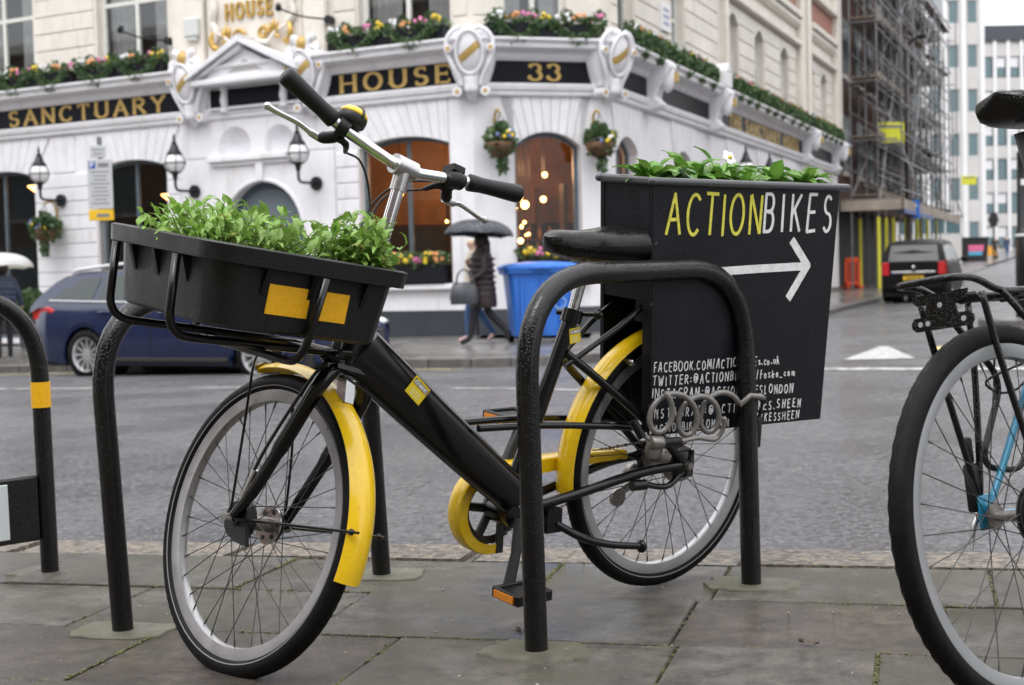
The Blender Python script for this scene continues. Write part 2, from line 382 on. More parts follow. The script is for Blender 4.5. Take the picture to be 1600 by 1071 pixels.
m_soil = mat('potting_soil', (.022,.016,.012), .8, var=.5, vscale=60, bump=2.5, bscale=70)
m_cable = mat('clear_grey_cable', (.17,.16,.15), .3, var=.15, vscale=30, coat=.5)
m_amberl = mat('amber_reflector', (.75,.25,.02), .15, coat=.6)
m_label = mat('yellow_sticker', (.82,.62,.02), .35, coat=.2)
m_ink = mat('black_ink', (.015,.015,.015), .5)
m_white = mat('white_plain', (.78,.78,.78), .45)
m_leaf1 = mat('herb_leaf', (.20,.36,.06), .38, rand=.28, var=.3, vscale=25, bump=.3, bscale=120, trans=.3, rvar=.1, alt=(.30,.44,.12), alt_t=(.45,.7), altscale=9)
m_leaf2 = mat('primrose_leaf', (.125,.29,.04), .33, rand=.25, var=.3, vscale=22, bump=1.4, bscale=70, trans=.25, rvar=.12, rscale=20, alt=(.22,.38,.08), alt_t=(.45,.7), altscale=11)
m_leaf3 = mat('grey_green_leaf', (.14,.23,.12), .4, var=.3, vscale=25, bump=1.4, bscale=70, trans=.2)
m_leafd = mat('dark_green_foliage', (.055,.115,.04), .5, var=.4, vscale=9, trans=.15, alt=(.14,.20,.085), alt_t=(.46,.62), altscale=7)
m_stem = mat('green_stem', (.16,.24,.06), .5, var=.2)
m_gold = mat('gilding', (.55,.36,.10), .38, .65, var=.25, vscale=20)
m_gold2 = mat('gold_lettering', (.52,.35,.11), .45, .3, var=.15, vscale=20)
m_fasc = mat('black_fascia', (.006,.007,.011), .45, var=.1, spec=.15)
m_pubw = mat('white_stucco', (.79,.785,.81), .55, var=.06, vscale=1.3, bump=.2, bscale=30, rand=.02, alt=(.56,.545,.53), alt_t=(.54,.80), altscale=4.5, detail=8., streak=.16)
m_pubc = mat('cream_stucco', (.74,.70,.635), .6, var=.08, vscale=1.2, bump=.25, bscale=30, rand=.03, alt=(.50,.46,.40), alt_t=(.54,.80), altscale=4.5, detail=8., streak=.16)
m_plinth = mat('dark_plinth_paint', (.045,.05,.06), .3, var=.15, vscale=3)
m_blue = mat('blue_grey_joinery', (.085,.115,.14), .4, var=.1, vscale=5)
m_wfr = mat('white_joinery', (.72,.71,.67), .5, var=.05)
m_glass = glassmat('window_glass', (.95,.96,.96), .03, .03)
m_glassu = glassmat('upper_window_glass', (.8,.83,.84), .03, .10)
m_curt = mat('grey_net_curtain', (.34,.33,.32), .8, var=.15, vscale=5)
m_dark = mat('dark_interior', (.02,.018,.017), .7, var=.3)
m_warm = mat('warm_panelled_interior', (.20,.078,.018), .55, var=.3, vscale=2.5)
m_bulb = mat('lit_bulb', (1,.8,.5), .4, emit=(1,.55,.16), estr=7)
m_shade = mat('amber_lamp_glow', (1,.6,.3), .4, emit=(1,.5,.16), estr=3.0)
m_globe = mat('opal_glass_globe', (.82,.82,.84), .18, coat=.4)
m_iron = mat('black_iron', (.015,.017,.02), .4, .2, var=.15)
m_trough = mat('dark_window_box', (.010,.011,.014), .5, var=.2, spec=.2)
m_fl = {'pink': mat('pink_petal', (.72,.22,.42), .5), 'white': mat('white_petal', (.8,.8,.82), .5), 'yellow': mat('yellow_petal', (.8,.58,.04), .5), 'orange': mat('orange_petal', (.8,.36,.14), .5), 'blue': mat('blue_petal', (.2,.22,.5), .5)}

# ------------------------------------------------------------------ terrain
A0 = V((-.599, 25.4, 0)); dL = V((.8813, -.4726, 0)); dC = V((.9588, .2840, 0)); dR = V((.3875, .9219, 0)); B0 = V((1.817, 26.116, 0))
nL = V((dL.y, -dL.x, 0)); nC = V((dC.y, -dC.x, 0)); nR = V((dR.y, -dR.x, 0))
KL0 = V((-1.31, 18.2, 0)); KR0 = B0+nR*2.6          # kerb lines of the far pavement
def pave_z(x, y):
    p = V((x, y, 0)); t = (p-B0).dot(dR)
    return -.18+.014*max(0, min(t, 26))+.0235*max(0, t-26)+.02*min(0, x+1.3)*(1 if y < 40 else 0)
def kerb_v(x, y):
    p = V((x, y, 0)); return max((p-KL0).dot(nL), (p-KR0).dot(nR))
def road_z(x, y):
    v = kerb_v(x, y); w = max(0, v)
    return pave_z(x, y)-.12+.035*min(w, 2.5)+.009*max(0, min(w, 14)-2.5)
# ================================================================== GROUND
def axis(a, b, near, fine, coarse):
    out = []; x = a
    while x < b:
        out.append(x); x += fine if near[0] <= x < near[1] else coarse
    out.append(b); return out
def ground_fn(x, y):
    v = kerb_v(x, y)
    z = road_z(x, y) if v > 0 else pave_z(x, y)-.12
    # under the near pavement the road stays below the slabs
    q = (V((x, y, 0))-PK0).dot(PN)
    if q > -.25: z = min(z, -.10-.2*max(0, min(1, (q+.25)/.5)))
    return z
PK0 = V((-1.64, 4.49, 0)); PK = V((.9621, -.2726, 0)); PN = V((-.2726, -.9621, 0))   # near kerb, along and toward the camera
mb = MB(); xs = axis(-160, 240, (-12, 20), .8, 10); ys = axis(-40, 420, (3, 60), .8, 12)
mb.grid([[(x, y, ground_fn(x, y)) for x in xs] for y in ys])
road = obj('road', mb, m_asphalt, smooth=180, kind='structure', label='wet grey asphalt road between the two pavements')
def pk(u, v, z=0): p = PK0+PK*u+PN*v; return V((p.x, p.y, pz(p.x, p.y)+z))
def pz(x, y):
    d = V((x, y, 0))-PK0; return .012*(d.dot(PK)-2.146)-.008*(d.dot(PN)-.247)
MPK = frame(PK0+V((0, 0, pz(PK0.x, PK0.y))), PK+V((0, 0, .012)), PN*-1+V((0, 0, .008)))     # x along the kerb, y toward the road, slight fall
# near pavement base (joint bed) and slabs
mb = MB(); mb.box(-9, 12, -9, .0, -.12, -.012)
pave = obj('pavement', mb, m_joint, M=MPK, kind='structure', label='near pavement of wet stone slabs')
rows = [0, .41, .84, 1.28, 1.72, 2.2, 2.7, 3.25]
fixed = {0: [-.6, .3, 1.02, 1.84, 2.31, 2.98, 3.7], 1: [-.35, .22, .78, 1.42, 2.28, 2.86, 3.5], 2: [-.5, .15, 1.06, 1.66, 2.30, 2.72, 3.3], 3: [-.2, .45, 1.02, 1.75, 2.26, 2.9, 3.6]}
for r in range(len(rows)-1):
    us = fixed.get(r, [-.3+.05*r, .4, 1.05, 1.75, 2.4, 3.05, 3.7])
    us = sorted(set([us[0]-.66*k for k in range(1, 5)]+us+[us[-1]+.66*k for k in range(1, 7)]))
    for i in range(len(us)-1):
        g = .0032; u0, u1 = us[i]+g, us[i+1]-g; v0, v1 = rows[r]+g, rows[r+1]-g
        mb = MB(); mb.box(-(u1-u0)/2, (u1-u0)/2, -(v1-v0)/2, (v1-v0)/2, -.05, 0)
        M = MPK @ T(((u0+u1)/2, -(v0+v1)/2, rnd.uniform(-.003, .003))) @ Rx(rnd.uniform(-.004, .004)) @ Ry(rnd.uniform(-.004, .004))
        brown = (r >= 3) or rnd.random() < .18
        obj('paving_slab', mb, m_slab2 if brown else m_slab, pave, M, bevel=.003, smooth=40)
# near kerb stones
kerbn = empty('kerb', MPK, kind='structure', label='pale granite kerb of the near pavement')
u = -6.
while u < 10:
    l = rnd.uniform(.75, .95); mb = MB(); mb.box(.004, l-.004, 0, .245, -.16, 0)
    obj('kerb_stone', mb, m_kerb, kerbn, MPK @ T((u, .006, rnd.uniform(-.006, .002))), bevel=.018, smooth=50, seg=2); u += l
# far pavement: ribbon from wall line to rounded kerb line
def kerb_path():
    pts = []
    for s in range(26, 0, -1): pts.append(KL0-dL*s*1.0)
    c = V((.79, 17.07, 0)); a = c-dL*2.8; b = c+dR*2.8
    pts += [KL0-dL*.2]
    for k in range(9): t = k/8; pts.append(a*(1-t)**2+c*2*t*(1-t)+b*t*t)
    for s in range(1, 130): pts.append(b+dR*s*1.0)
    return pts
KP = kerb_path()
def wall_side(p):
    v = (p-KL0).dot(nL); w = (p-KR0).dot(nR)
    return v, w
mb = MB(); rowsg = []
nk = len(KP); ic = [i for i in range(nk) if (KP[i]-V((.79, 17.07, 0))).length < 3.6]
for i, p in enumerate(KP):
    if i < ic[0]: w = p-nL*((p-A0).dot(nL)+.3)
    elif i > ic[-1]: w = p-nR*((p-B0).dot(nR)+.3)
    else:
        t = (i-ic[0])/(len(ic)-1); w0 = KP[ic[0]]-nL*((KP[ic[0]]-A0).dot(nL)+.3); w1 = KP[ic[-1]]-nR*((KP[ic[-1]]-B0).dot(nR)+.3)
        chain = [w0, A0-nC*.3, B0-nC*.3, w1]; s_ = t*3; k = min(2, int(s_)); w = chain[k]*(1-(s_-k))+chain[k+1]*(s_-k)
    row = []
    d = (w-p)
    for k in (.30/d.length, .15, .3, .5, .75, 1):
        q = p+d*k; row.append((q.x, q.y, pave_z(q.x, q.y)))
    rowsg.append(row)
mb.grid(rowsg)
fpave = obj('far_pavement', mb, m_farpave, smooth=180, kind='structure', label='far pavement of wet flagstones around the corner pub')
# flagstones of the far pavement near the corner (raised slightly)
def in_pub(p):
    return ((p-A0).dot(nL) < .02 and (p-A0).dot(nC) < .02 and (p-B0).dot(nR) < .02)
for i in range(-12, 5):
    for j in range(8):
        c = KL0+dL*(i*.9+(.45 if j % 2 else 0))-nL*(.32+.62*j+.31)
        if in_pub(c) or in_pub(c-nL*.35) or kerb_v(c.x, c.y) > -.75: continue
        mb = MB(); mb.box(-.443, .443, -.303, .303, -.03, .008)
        obj('paving_slab', mb, m_farpave, fpave, frame((c.x, c.y, pave_z(c.x, c.y)+rnd.uniform(-.002, .003)), dL), label=None)
fk = empty('far_kerb', T(KL0), kind='structure', label='dark stone kerb of the far pavement')
i = 0
for i in range(len(KP)-1):
    a, b = KP[i], KP[i+1]; d = b-a
    if (a.y > 75) or d.length < .02: continue
    t = d.normalized(); za = pave_z(a.x, a.y); zb = pave_z(b.x, b.y); L = d.length
    mb = MB(); mb.box(.006, L-.006 if L > .5 else L+.01, .0, .31, -.25, .004)
    M = frame((a.x, a.y, za), (d.x, d.y, zb-za)); obj('kerb_stone', mb, m_farkerb, fk, M, bevel=.012)
# road markings and one painted reflection
def sheet(name, pts, m, label, dz=.006, sub=6):
    """thin painted sheet following the road: quad a,b,c,d"""
    a, b, c, d = [V((p[0], p[1], 0)) for p in pts]; mb = MB(); rows_ = []
    for i in range(sub+1):
        s = i/sub; p = a*(1-s)+b*s; q = d*(1-s)+c*s; rows_.append([])
        for j in range(5):
            r = p*(1-j/4)+q*(j/4); rows_[-1].append((r.x, r.y, ground_fn(r.x, r.y)+dz))
    mb.grid(rows_); o = obj(name, mb, m, road, Matrix(), smooth=180); o['label'] = label; return o
for k in range(4):
    u0 = -9+k*3.2; p = V((-1.1, 13.45, 0))+dL*u0*.99
    sheet('lane_line', [p, p+dL*2.1, p+dL*2.1-nL*.11, p-nL*.11], m_whiteline, 'white dash of the lane line')
sheet('give_way_triangle', [(3.75, 16.1), (4.52, 15.95), (4.95, 18.7), (4.85, 18.75)], m_whiteline, 'white triangle painted on the junction')
sheet('reflection_band', [(3.0, 14.6), (9.5, 11.1), (9.6, 11.4), (3.1, 14.9)], m_whiteline, 'pale reflection band painted across the side street mouth')  # pale reflection on the wet road, laid down as a painted strip
for off in (.35, .6):
    for s0 in range(-20, 1, 3): 
        p = KL0+nL*off+dL*s0; e = p+dL*2.98
        sheet('yellow_kerb_line', [p, e, e+nL*.07, p+nL*.07], m_yline, 'faded yellow line along the far kerb', .008)
for k in range(5):
    a0, a1 = R_(60+k*30), R_(90+k*30)
    f = lambda r, a: (5.6+r*math.cos(a)*.7, 17.4+r*math.sin(a)*1.6)
    sheet('yellow_road_mark', [f(.55, a0), f(.55, a1), f(.42, a1), f(.42, a0)], m_yline, 'curved yellow paint mark on the side street', .008)
# grit and small litter on the pavement
mb = MB()
for k in range(160):
    u, v = rnd.uniform(-1.5, 4.2), rnd.uniform(.02, 2.2); p = pk(u, v); s = rnd.choice([.002, .003, .003, .004])
    mb.ball((p.x, p.y, p.z+s*.5), s, 5, 3, sz=(1, rnd.uniform(.6, 1.4), .7))
obj('grit', mb, mat('pale_grit', (.3,.28,.25), .7), kind='stuff', label='tiny grit specks scattered on the pavement', cat='grit')
for px, lab in ((( -.43, 2.72), 'crumpled dead leaf on the slab beside the front wheel'), ((.62, 3.02), 'small dark leaf scrap on slab right of the front stand'), ((.0, 3.22), 'small dark leaf scrap beside the near pedal')):
    mb = MB(); rows_ = []
    for i in range(5):
        t = i/4; w = .012*math.sin(math.pi*min(.95, t*.9+.05)); rows_.append([(-.022+.044*t, -w, .004+.004*math.sin(t*7)), (-.022+.044*t, 0, .002), (-.022+.044*t, w, .006+.003*math.cos(t*5))])
    mb.grid(rows_); obj('dead_leaf', mb, mat('dead_leaf_brown', (.07,.05,.035), .6), M=T((px[0], px[1], pz(*px)+.003)) @ Rz(rnd.uniform(0, 6)), label=lab, cat='leaf', group='leaf scraps on the pavement')
# moss growing in the slab joints
mb = MB()
def moss(u0, v0, u1, v1, dens):
    n = int(math.hypot(u1-u0, v1-v0)*dens)
    for k in range(n):
        t = rnd.random()
        if mnoise.noise(V((u0*3+t*6, v0*5+t*4, 1.3))) < -.05: continue
        u = u0+(u1-u0)*t+rnd.gauss(0, .003); v = v0+(v1-v0)*t+rnd.gauss(0, .003); p = pk(u, v); s_ = rnd.uniform(.0015, .0042)
        mb.ball((p.x, p.y, p.z-.0012), s_, 5, 4, sz=(1.2, 1.2, .9))
for r in range(4):
    for u in fixed[r]: moss(u, rows[r], u, rows[r+1], 260 if rnd.random() < .6 else 60)
for r in range(5): moss(-1.2, rows[r], 3.9, rows[r], 70 if r in (1, 2) else 30)
obj('moss', mb, mat('joint_moss', (.10,.11,.04), .8, var=.4, vscale=20), kind='stuff', label='yellow green moss growing in the slab joints', cat='moss')
# ================================================================== CORNER PUB
PUB = empty('corner_pub', T((A0.x, A0.y, -.18)), 'white stucco corner pub with black gold lettered fascia and flower boxes', 'building')
FL = frame(A0, dL); FC = frame(A0, dC); FR = frame(B0, dR)      # x along the wall, y inward, z up
CW = (B0-A0).length
TOPZ = 15.5
def wallgrid(name, M, u0, u1, z0, z1, holes, m, th=.3, y0=.03):
    """backing wall with rectangular openings (u0,u1,z0,z1), one mesh"""
    us = sorted(set([u0, u1]+[h[i] for h in holes for i in (0, 1) if u0 < h[i] < u1])); zs = sorted(set([z0, z1]+[h[i] for h in holes for i in (2, 3) if z0 < h[i] < z1]))
    mb = MB(); inside = lambda u, z: any(h[0] < u < h[1] and h[2] < z < h[3] for h in holes)
    solid = {}
    for i in range(len(us)-1):
        for j in range(len(zs)-1): solid[i, j] = not inside((us[i]+us[i+1])/2, (zs[j]+zs[j+1])/2)
    for (i, j), s in solid.items():
        if not s: continue
        a, b, c, d = us[i], us[i+1], zs[j], zs[j+1]
        mb.add([(a, y0, c), (b, y0, c), (b, y0, d), (a, y0, d)], [(0, 1, 2, 3)])
        for (di, dj, q) in ((-1, 0, [(a, y0, c), (a, y0, d), (a, y0+th, d), (a, y0+th, c)]), (1, 0, [(b, y0, d), (b, y0, c), (b, y0+th, c), (b, y0+th, d)]), (0, -1, [(b, y0, c), (a, y0, c), (a, y0+th, c), (b, y0+th, c)]), (0, 1, [(a, y0, d), (b, y0, d), (b, y0+th, d), (a, y0+th, d)])):
            if not solid.get((i+di, j+dj), False): mb.add(q, [(0, 1, 2, 3)])
    return obj(name, mb, m, PUB, M, fix=False)
def block(M, u0, u1, z0, z1, m, name='stone_block', proud=0., deep=.03, bevel=.012):
    mb = MB(); mb.box(u0+.008, u1-.008, -proud, deep+.02, z0+.011, z1-.011); return obj(name, mb, m, PUB, M, bevel=bevel)
def courses(M, u0, u1, z0, z1, n, m):
    h = (z1-z0)/n
    for k in range(n): block(M, u0, u1, z0+k*h, z0+(k+1)*h, m)
def archz(u, u0, u1, zs, rise):
    c = (u0+u1)/2; hw = (u1-u0)/2; R = (hw*hw+rise*rise)/(2*rise); x = min(hw, abs(u-c)); return zs+rise-R+math.sqrt(max(0, R*R-x*x))
def voussoirs(M, u0, u1, zs, rise, ztop, ua, ub, n, m, groove=True):
    """flat arch of n wedge stones over an arched opening, filling up to ztop between ua and ub"""
    c = (u0+u1)/2; foot = []
    for k in range(n+1):
        t = k/n; foot.append((u0+(u1-u0)*t, ua+(ub-ua)*t))
    g = .007 if groove else -.001
    for k in range(n):
        (b0, t0), (b1, t1) = foot[k], foot[k+1]; sub = 3
        low = [(b0+g+(b1-b0-2*g)*i/sub, 0) for i in range(sub+1)]; low = [(x, archz(x, u0, u1, zs, rise)) for x, _ in low]
        poly = low+[(t1-g, ztop), (t0+g, ztop)]
        mb = MB(); mb.prism(poly, 0, .10); obj('voussoir', mb, m, PUB, M)
def soffit(M, u0, u1, zs, rise, m, d=.33):
    mb = MB(); n = 10; pts = [(u0+(u1-u0)*i/n) for i in range(n+1)]
    mb.grid([[(x, y, archz(x, u0, u1, zs, rise)+.002) for x in pts] for y in (.02, d)]); obj('arch_soffit', mb, m, PUB, M, fix=False)
def window(M, u0, u1, z0, z1, rise=0, mull=(), trans=(), fm=None, gm=None, inset=.2, fw=.07, sill=None, label=None, parent=None):
    fm = fm or m_blue; gm = gm or m_glass; zs = z1-rise; y0, y1 = inset, inset+.07
    mb = MB(); top = lambda u: archz(u, u0, u1, zs, rise) if rise else z1
    for a, b in ((u0, u0+fw), (u1-fw, u1)): mb.prism([(a, z0), (b, z0), (b, top(b)), (a, top(a))], y0, y1)
    mb.box(u0+fw, u1-fw, y0+.001, y1-.001, z0, z0+fw)
    n = 8 if rise else 1; xs_ = [u0+fw+(u1-u0-2*fw)*i/n for i in range(n+1)]
    for i in range(n): mb.prism([(xs_[i], top(xs_[i])-fw), (xs_[i+1], top(xs_[i+1])-fw), (xs_[i+1], top(xs_[i+1])), (xs_[i], top(xs_[i]))], y0+.001, y1-.001)
    for u in mull: mb.prism([(u-fw*.5, z0+fw), (u+fw*.5, z0+fw), (u+fw*.5, top(u)-fw*.8), (u-fw*.5, top(u)-fw*.8)], y0+.002, y1-.002)
    cuts = [u0+fw]+[c for u in mull for c in (u-fw*.5, u+fw*.5)]+[u1-fw]
    for z in trans:
        for i in range(0, len(cuts), 2): mb.box(cuts[i], cuts[i+1], y0+.003, y1-.003, z-fw*.45, z+fw*.45)
    w = obj('window', mb, fm, parent or PUB, M)
    if label: w['label'] = label
    zc = [z0+fw]+[c for z in trans for c in (z-fw*.45, z+fw*.45)]+[z1-fw]
    for i in range(0, len(cuts), 2):
        for j in range(0, len(zc), 2):
            a, b = cuts[i], cuts[i+1]; lo, hi = zc[j], zc[j+1]; last = j == len(zc)-2
            p = MB(); ym = (y0+y1)/2
            if last and rise:
                xs2 = [a+(b-a)*q/6 for q in range(7)]
                poly = [(a, lo), (b, lo)]+[(x, top(x)-fw) for x in reversed(xs2)]
                p.add([(x, ym, z) for x, z in poly], [tuple(range(len(poly)))])
            else: p.add([(a, ym, lo), (b, ym, lo), (b, ym, hi), (a, ym, hi)], [(0, 1, 2, 3)])
            obj('pane', p, gm, w, M)
    if sill:
        s = MB(); s.box(u0-.08, u1+.08, -.10, inset+.02, z0-.1, z0-.005); obj('sill', s, sill, w, M, bevel=.01)
    return w
def curtain(M, u0, u1, z0, z1, y=.42):
    mb = MB(); n = max(8, int((u1-u0)*22)); mb.grid([[(u0+(u1-u0)*i/n, y+.03*math.sin(i*1.9)+.012*math.sin(i*.7), z) for i in range(n+1)] for z in (z0, z1)])
    obj('curtain', mb, m_curt, PUB, M, smooth=180, fix=False)
GZ = -.30      # walls start below the pavement
# openings: u0,u1,z0,z1(crown),rise
LW = [(-12.75, -10.8, -.2, 3.42, .16), (-9.05, -7.12, .55, 3.45, .16), (-2.47, -.5, .76, 3.46, .17)]
CWn = [(.76, 2.02, .8, 3.45, .26)]
RW = [(.62, 1.92, .8, 3.47, .30), (4.5, 5.84, .8, 3.47, .3), (9.2, 10.5, .8, 3.47, .3), (12.4, 13.7, .8, 3.47, .3), (15.6, 16.9, .8, 3.47, .3), (20.0, 21.4, .8, 3.47, .3)]
LU = [(-12.75, -10.68, 5.12, 7.7, 0), (-8.87, -6.97, 5.12, 7.7, 0), (-2.38, -.42, 5.12, 7.7, 0)]
CU = [(.62, 1.82, 5.12, 7.7, 0)]
RU = [(.9, 1.9, 5.12, 7.1, 0), (4.5, 5.45, 5.12, 7.1, 0), (9.3, 10.35, 5.12, 7.2, .25), (12.18, 13.2, 5.12, 7.2, .25), (15.32, 16.36, 5.12, 7.2, .25), (19.35, 20.25, 5.12, 7.2, .25), (21.4, 22.4, 5.12, 7.2, .25)]
ENT = (-5.68, -3.74, -.2, 2.85)
wallgrid('ground_floor_wall', FL, -22, 0, GZ, 5.05, [h[:4] for h in LW]+[ENT, (-5.72, -4.95, 3.36, 3.95), (-4.60, -3.90, 3.36, 3.93)], m_pubw)
wallgrid('ground_floor_wall', FC, 0, CW, GZ, 5.05, [h[:4] for h in CWn], m_pubw)
wallgrid('ground_floor_wall', FR, 0, 24.3, GZ, 5.05, [h[:4] for h in RW], m_pubw)
wallgrid('upper_wall', FL, -22, 0, 5.05, TOPZ, [h[:4] for h in LU]+[(h[0], h[1], 9.2, 11.6) for h in LU], m_pubc)
wallgrid('upper_wall', FC, 0, CW, 5.05, TOPZ, [h[:4] for h in CU]+[(h[0], h[1], 9.2, 11.6) for h in CU], m_pubc)
wallgrid('upper_wall', FR, 0, 24.3, 5.05, TOPZ, [h[:4] for h in RU]+[(h[0], h[1], 9.4, 11.4) for h in RU], m_pubc)
# flank wall at the far end, roof slab, interior shell
P3 = B0+dR*24.3
mb = MB(); mb.box(0, 8, 0.02, .3, -.3, TOPZ); obj('flank_wall', mb, m_pubc, PUB, frame(P3-nR*.04, -nR, dR*-1))
def wp(M, u, y): q = M @ V((u, y, 0)); return (q.x, q.y)
roofpoly = [wp(FL, -22, .1), wp(FL, 0, .1), wp(FR, 0, .1), wp(FR, 24.3, .1), wp(FR, 24.3, 9), wp(FL, -22, 9)]
mb = MB(); mb.prism(roofpoly, TOPZ-.2, TOPZ, axis='z'); obj('roof', mb, m_plinth, PUB, Matrix())
# rooms: ceiling slab between floors, warm back walls, near-black ones painted in for dark rooms
mb = MB(); mb.prism([wp(FL, -21.8, .34), wp(FL, -.2, .34), wp(FR, .2, .34), wp(FR, 24, .34), wp(FR, 24, 4.5), wp(FR, 3, 5), wp(FL, -3, 5), wp(FL, -21.8, 5)], 3.9, 4.9, axis='z'); obj('ceiling', mb, m_warm, PUB, Matrix())
mb = MB(); mb.prism([wp(FL, -21.8, .34), wp(FL, -.2, .34), wp(FR, .2, .34), wp(FR, 24, .34), wp(FR, 24, 4.5), wp(FR, 3, 5), wp(FL, -3, 5), wp(FL, -21.8, 5)], -.14, -.04, axis='z'); obj('interior_floor', mb, m_dark, PUB, Matrix())
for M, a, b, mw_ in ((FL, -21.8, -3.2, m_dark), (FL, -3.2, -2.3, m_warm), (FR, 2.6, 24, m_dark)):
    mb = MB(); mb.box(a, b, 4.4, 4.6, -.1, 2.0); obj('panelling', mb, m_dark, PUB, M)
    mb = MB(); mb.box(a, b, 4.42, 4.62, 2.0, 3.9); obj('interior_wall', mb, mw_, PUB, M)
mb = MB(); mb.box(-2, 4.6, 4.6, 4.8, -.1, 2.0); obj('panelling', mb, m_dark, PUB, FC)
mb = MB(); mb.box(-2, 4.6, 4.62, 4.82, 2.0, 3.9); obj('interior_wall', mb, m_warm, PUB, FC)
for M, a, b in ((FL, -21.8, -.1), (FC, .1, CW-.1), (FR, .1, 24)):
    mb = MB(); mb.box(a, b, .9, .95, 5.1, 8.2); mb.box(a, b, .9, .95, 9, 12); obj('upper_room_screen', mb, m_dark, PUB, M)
# plinth
for M, a, b, hs_ in ((FL, -22, .012, [LW[0], (ENT[0]-.1, ENT[1]+.1, 0, 0)]), (FC, .0, CW, []), (FR, 0, 24.3, [])):
    segs = []; u = a
    for h in sorted(hs_): segs.append((u, h[0])); u = h[1]
    segs.append((u, b))
    for s0, s1 in segs:
        if s1-s0 < .05: continue
        mb = MB(); mb.box(s0, s1, -.06, .02, GZ, .28); obj('plinth', mb, m_plinth, PUB, M)
# ground floor rustication: piers in courses
for u0, u1 in ((-14.6, -12.75), (-10.8, -9.05), (-7.12, -6.72), (-2.98, -2.47)): courses(FL, u0, u1, .3, 3.27, 10, m_pubw)
for u0, u1, z1 in ((-.5, 0, 4.08),):
    mb = MB(); mb.box(u0+.01, u1, 0, .05, .28, z1); obj('corner_pier', mb, m_pubw, PUB, FL)
for u0, u1 in ((0, .76), (2.02, CW)):
    mb = MB(); mb.box(u0, u1-.001, 0, .05, .28, 4.08 if u0 else 4.08); obj('corner_pier', mb, m_pubw, PUB, FC)
# stones over and under windows
voussoirs(FL, *LW[0][:2], LW[0][3]-LW[0][4], LW[0][4], 4.08, -13.3, -10.3, 11, m_pubw)
voussoirs(FL, *LW[1][:2], LW[1][3]-LW[1][4], LW[1][4], 4.08, -9.6, -6.74, 11, m_pubw)
mb = MB(); mb.box(-10.29, -9.61, 0, .05, 3.29, 4.07); obj('stone_block', mb, m_pubw, PUB, FL, bevel=.01)
voussoirs(FL, *LW[2][:2], LW[2][3]-LW[2][4], LW[2][4], 4.08, -2.96, -.51, 11, m_pubw)
voussoirs(FC, *CWn[0][:2], CWn[0][3]-CWn[0][4], CWn[0][4], 4.08, .5, 2.24, 9, m_pubw)
for k, h in enumerate(RW): voussoirs(FR, h[0], h[1], h[3]-h[4], h[4], 4.08, h[0]-.3, h[1]+.3, 7, m_pubw, k < 2)
for M, hs_ in ((FL, LW), (FC, CWn), (FR, RW)):
    for h in hs_: soffit(M, h[0], h[1], h[3]-h[4], h[4], m_pubw)
# moulding, fascia, frieze, cornice run round the building; sections (y is inward so negative is proud)
def run(name, prof, m, zoff=0):
    """sweep a profile [(proud, z)] along the three fronts with mitred corners"""
    path = [(FL @ V((-22, 0, 0))), A0.copy(), B0.copy(), FR @ V((24.3, 0, 0))]
    ns = [nL, (nL+nC).normalized()/((nL+nC).normalized().dot(nL)), (nC+nR).normalized()/((nC+nR).normalized().dot(nC)), nR]
    mb = MB(); rows_ = [[tuple(p+n*w+V((0, 0, z))) for w, z in prof] for p, n in zip(path, ns)]
    mb.grid(rows_); return obj(name, mb, m, PUB, Matrix(), fix=False)
run('lower_moulding', [(-.02, 4.08), (.05, 4.08), (.07, 4.11), (.07, 4.16), (.11, 4.19), (.13, 4.26), (.13, 4.30), (.0, 4.305)], m_pubw)
run('fascia_board', [(.02, 4.30), (.055, 4.31), (.055, 4.70), (.02, 4.71)], m_fasc)
run('cornice', [(.04, 4.70), (.09, 4.70), (.14, 4.76), (.16, 4.84), (.34, 4.88), (.38, 4.90), (.38, 4.97), (.46, 5.02), (.46, 5.06), (-.02, 5.09)], m_pubw)
run('string_course', [(-.02, 8.0), (.08, 8.02), (.14, 8.1), (.14, 8.2), (-.02, 8.24)], m_pubc)
run('parapet', [(-.02, TOPZ-1.4), (.2, TOPZ-1.3), (.35, TOPZ-1.1), (.35, TOPZ-.9), (.0, TOPZ-.85), (.0, TOPZ+.3), (-.35, TOPZ+.3)], m_pubc)
# upper rustication
def piers(M, a, b, hs_, z0, z1, n, m):
    us = [a]+[x for h in sorted(hs_) for x in (h[0], h[1])]+[b]
    for i in range(0, len(us), 2):
        if us[i+1]-us[i] > .15: courses(M, us[i]+.06, us[i+1]-.06, z0, z1, n, m)
piers(FL, -14.6, -6.9, LU[:2], 5.14, 8.0, 8, m_pubc); piers(FL, -3.0, 0, LU[2:], 5.14, 8.0, 8, m_pubc)
piers(FC, 0, CW, CU, 5.14, 8.0, 8, m_pubc)
piers(FR, .4, 8.4, RU[:2], 5.14, 8.0, 8, m_pubc); piers(FR, 8.9, 17.5, RU[2:5], 5.14, 7.4, 6, m_pubc); piers(FR, 19.3, 23.4, RU[5:], 5.14, 7.4, 6, m_pubc)
for h in RU[2:]:
    voussoirs(FR, h[0], h[1], h[3]-h[4], h[4], 7.38, h[0]-.05, h[1]+.05, 1, m_pubc, False); soffit(FR, h[0], h[1], h[3]-h[4], h[4], m_pubc)
m_brick = mat('pink_brick', (.34,.155,.115), .7, var=.15, vscale=6)
for a, b in ((9.0, 17.5), (19.4, 23.4)):
    mb = MB(); mb.box(a, b, -.02, .05, 8.45, 9.2); mb.box(a, b, -.02, .05, 9.9, 10.9); obj('brick_panel', mb, m_brick, PUB, FR)
    mb = MB(); mb.box(a-.1, b+.1, -.16, .05, 7.46, 7.6); mb.box(a-.1, b+.1, -.22, .05, 8.25, 8.43); mb.box(a-.1, b+.1, -.22, .05, 9.22, 9.4); obj('ledge', mb, m_pubc, PUB, FR, bevel=.02)
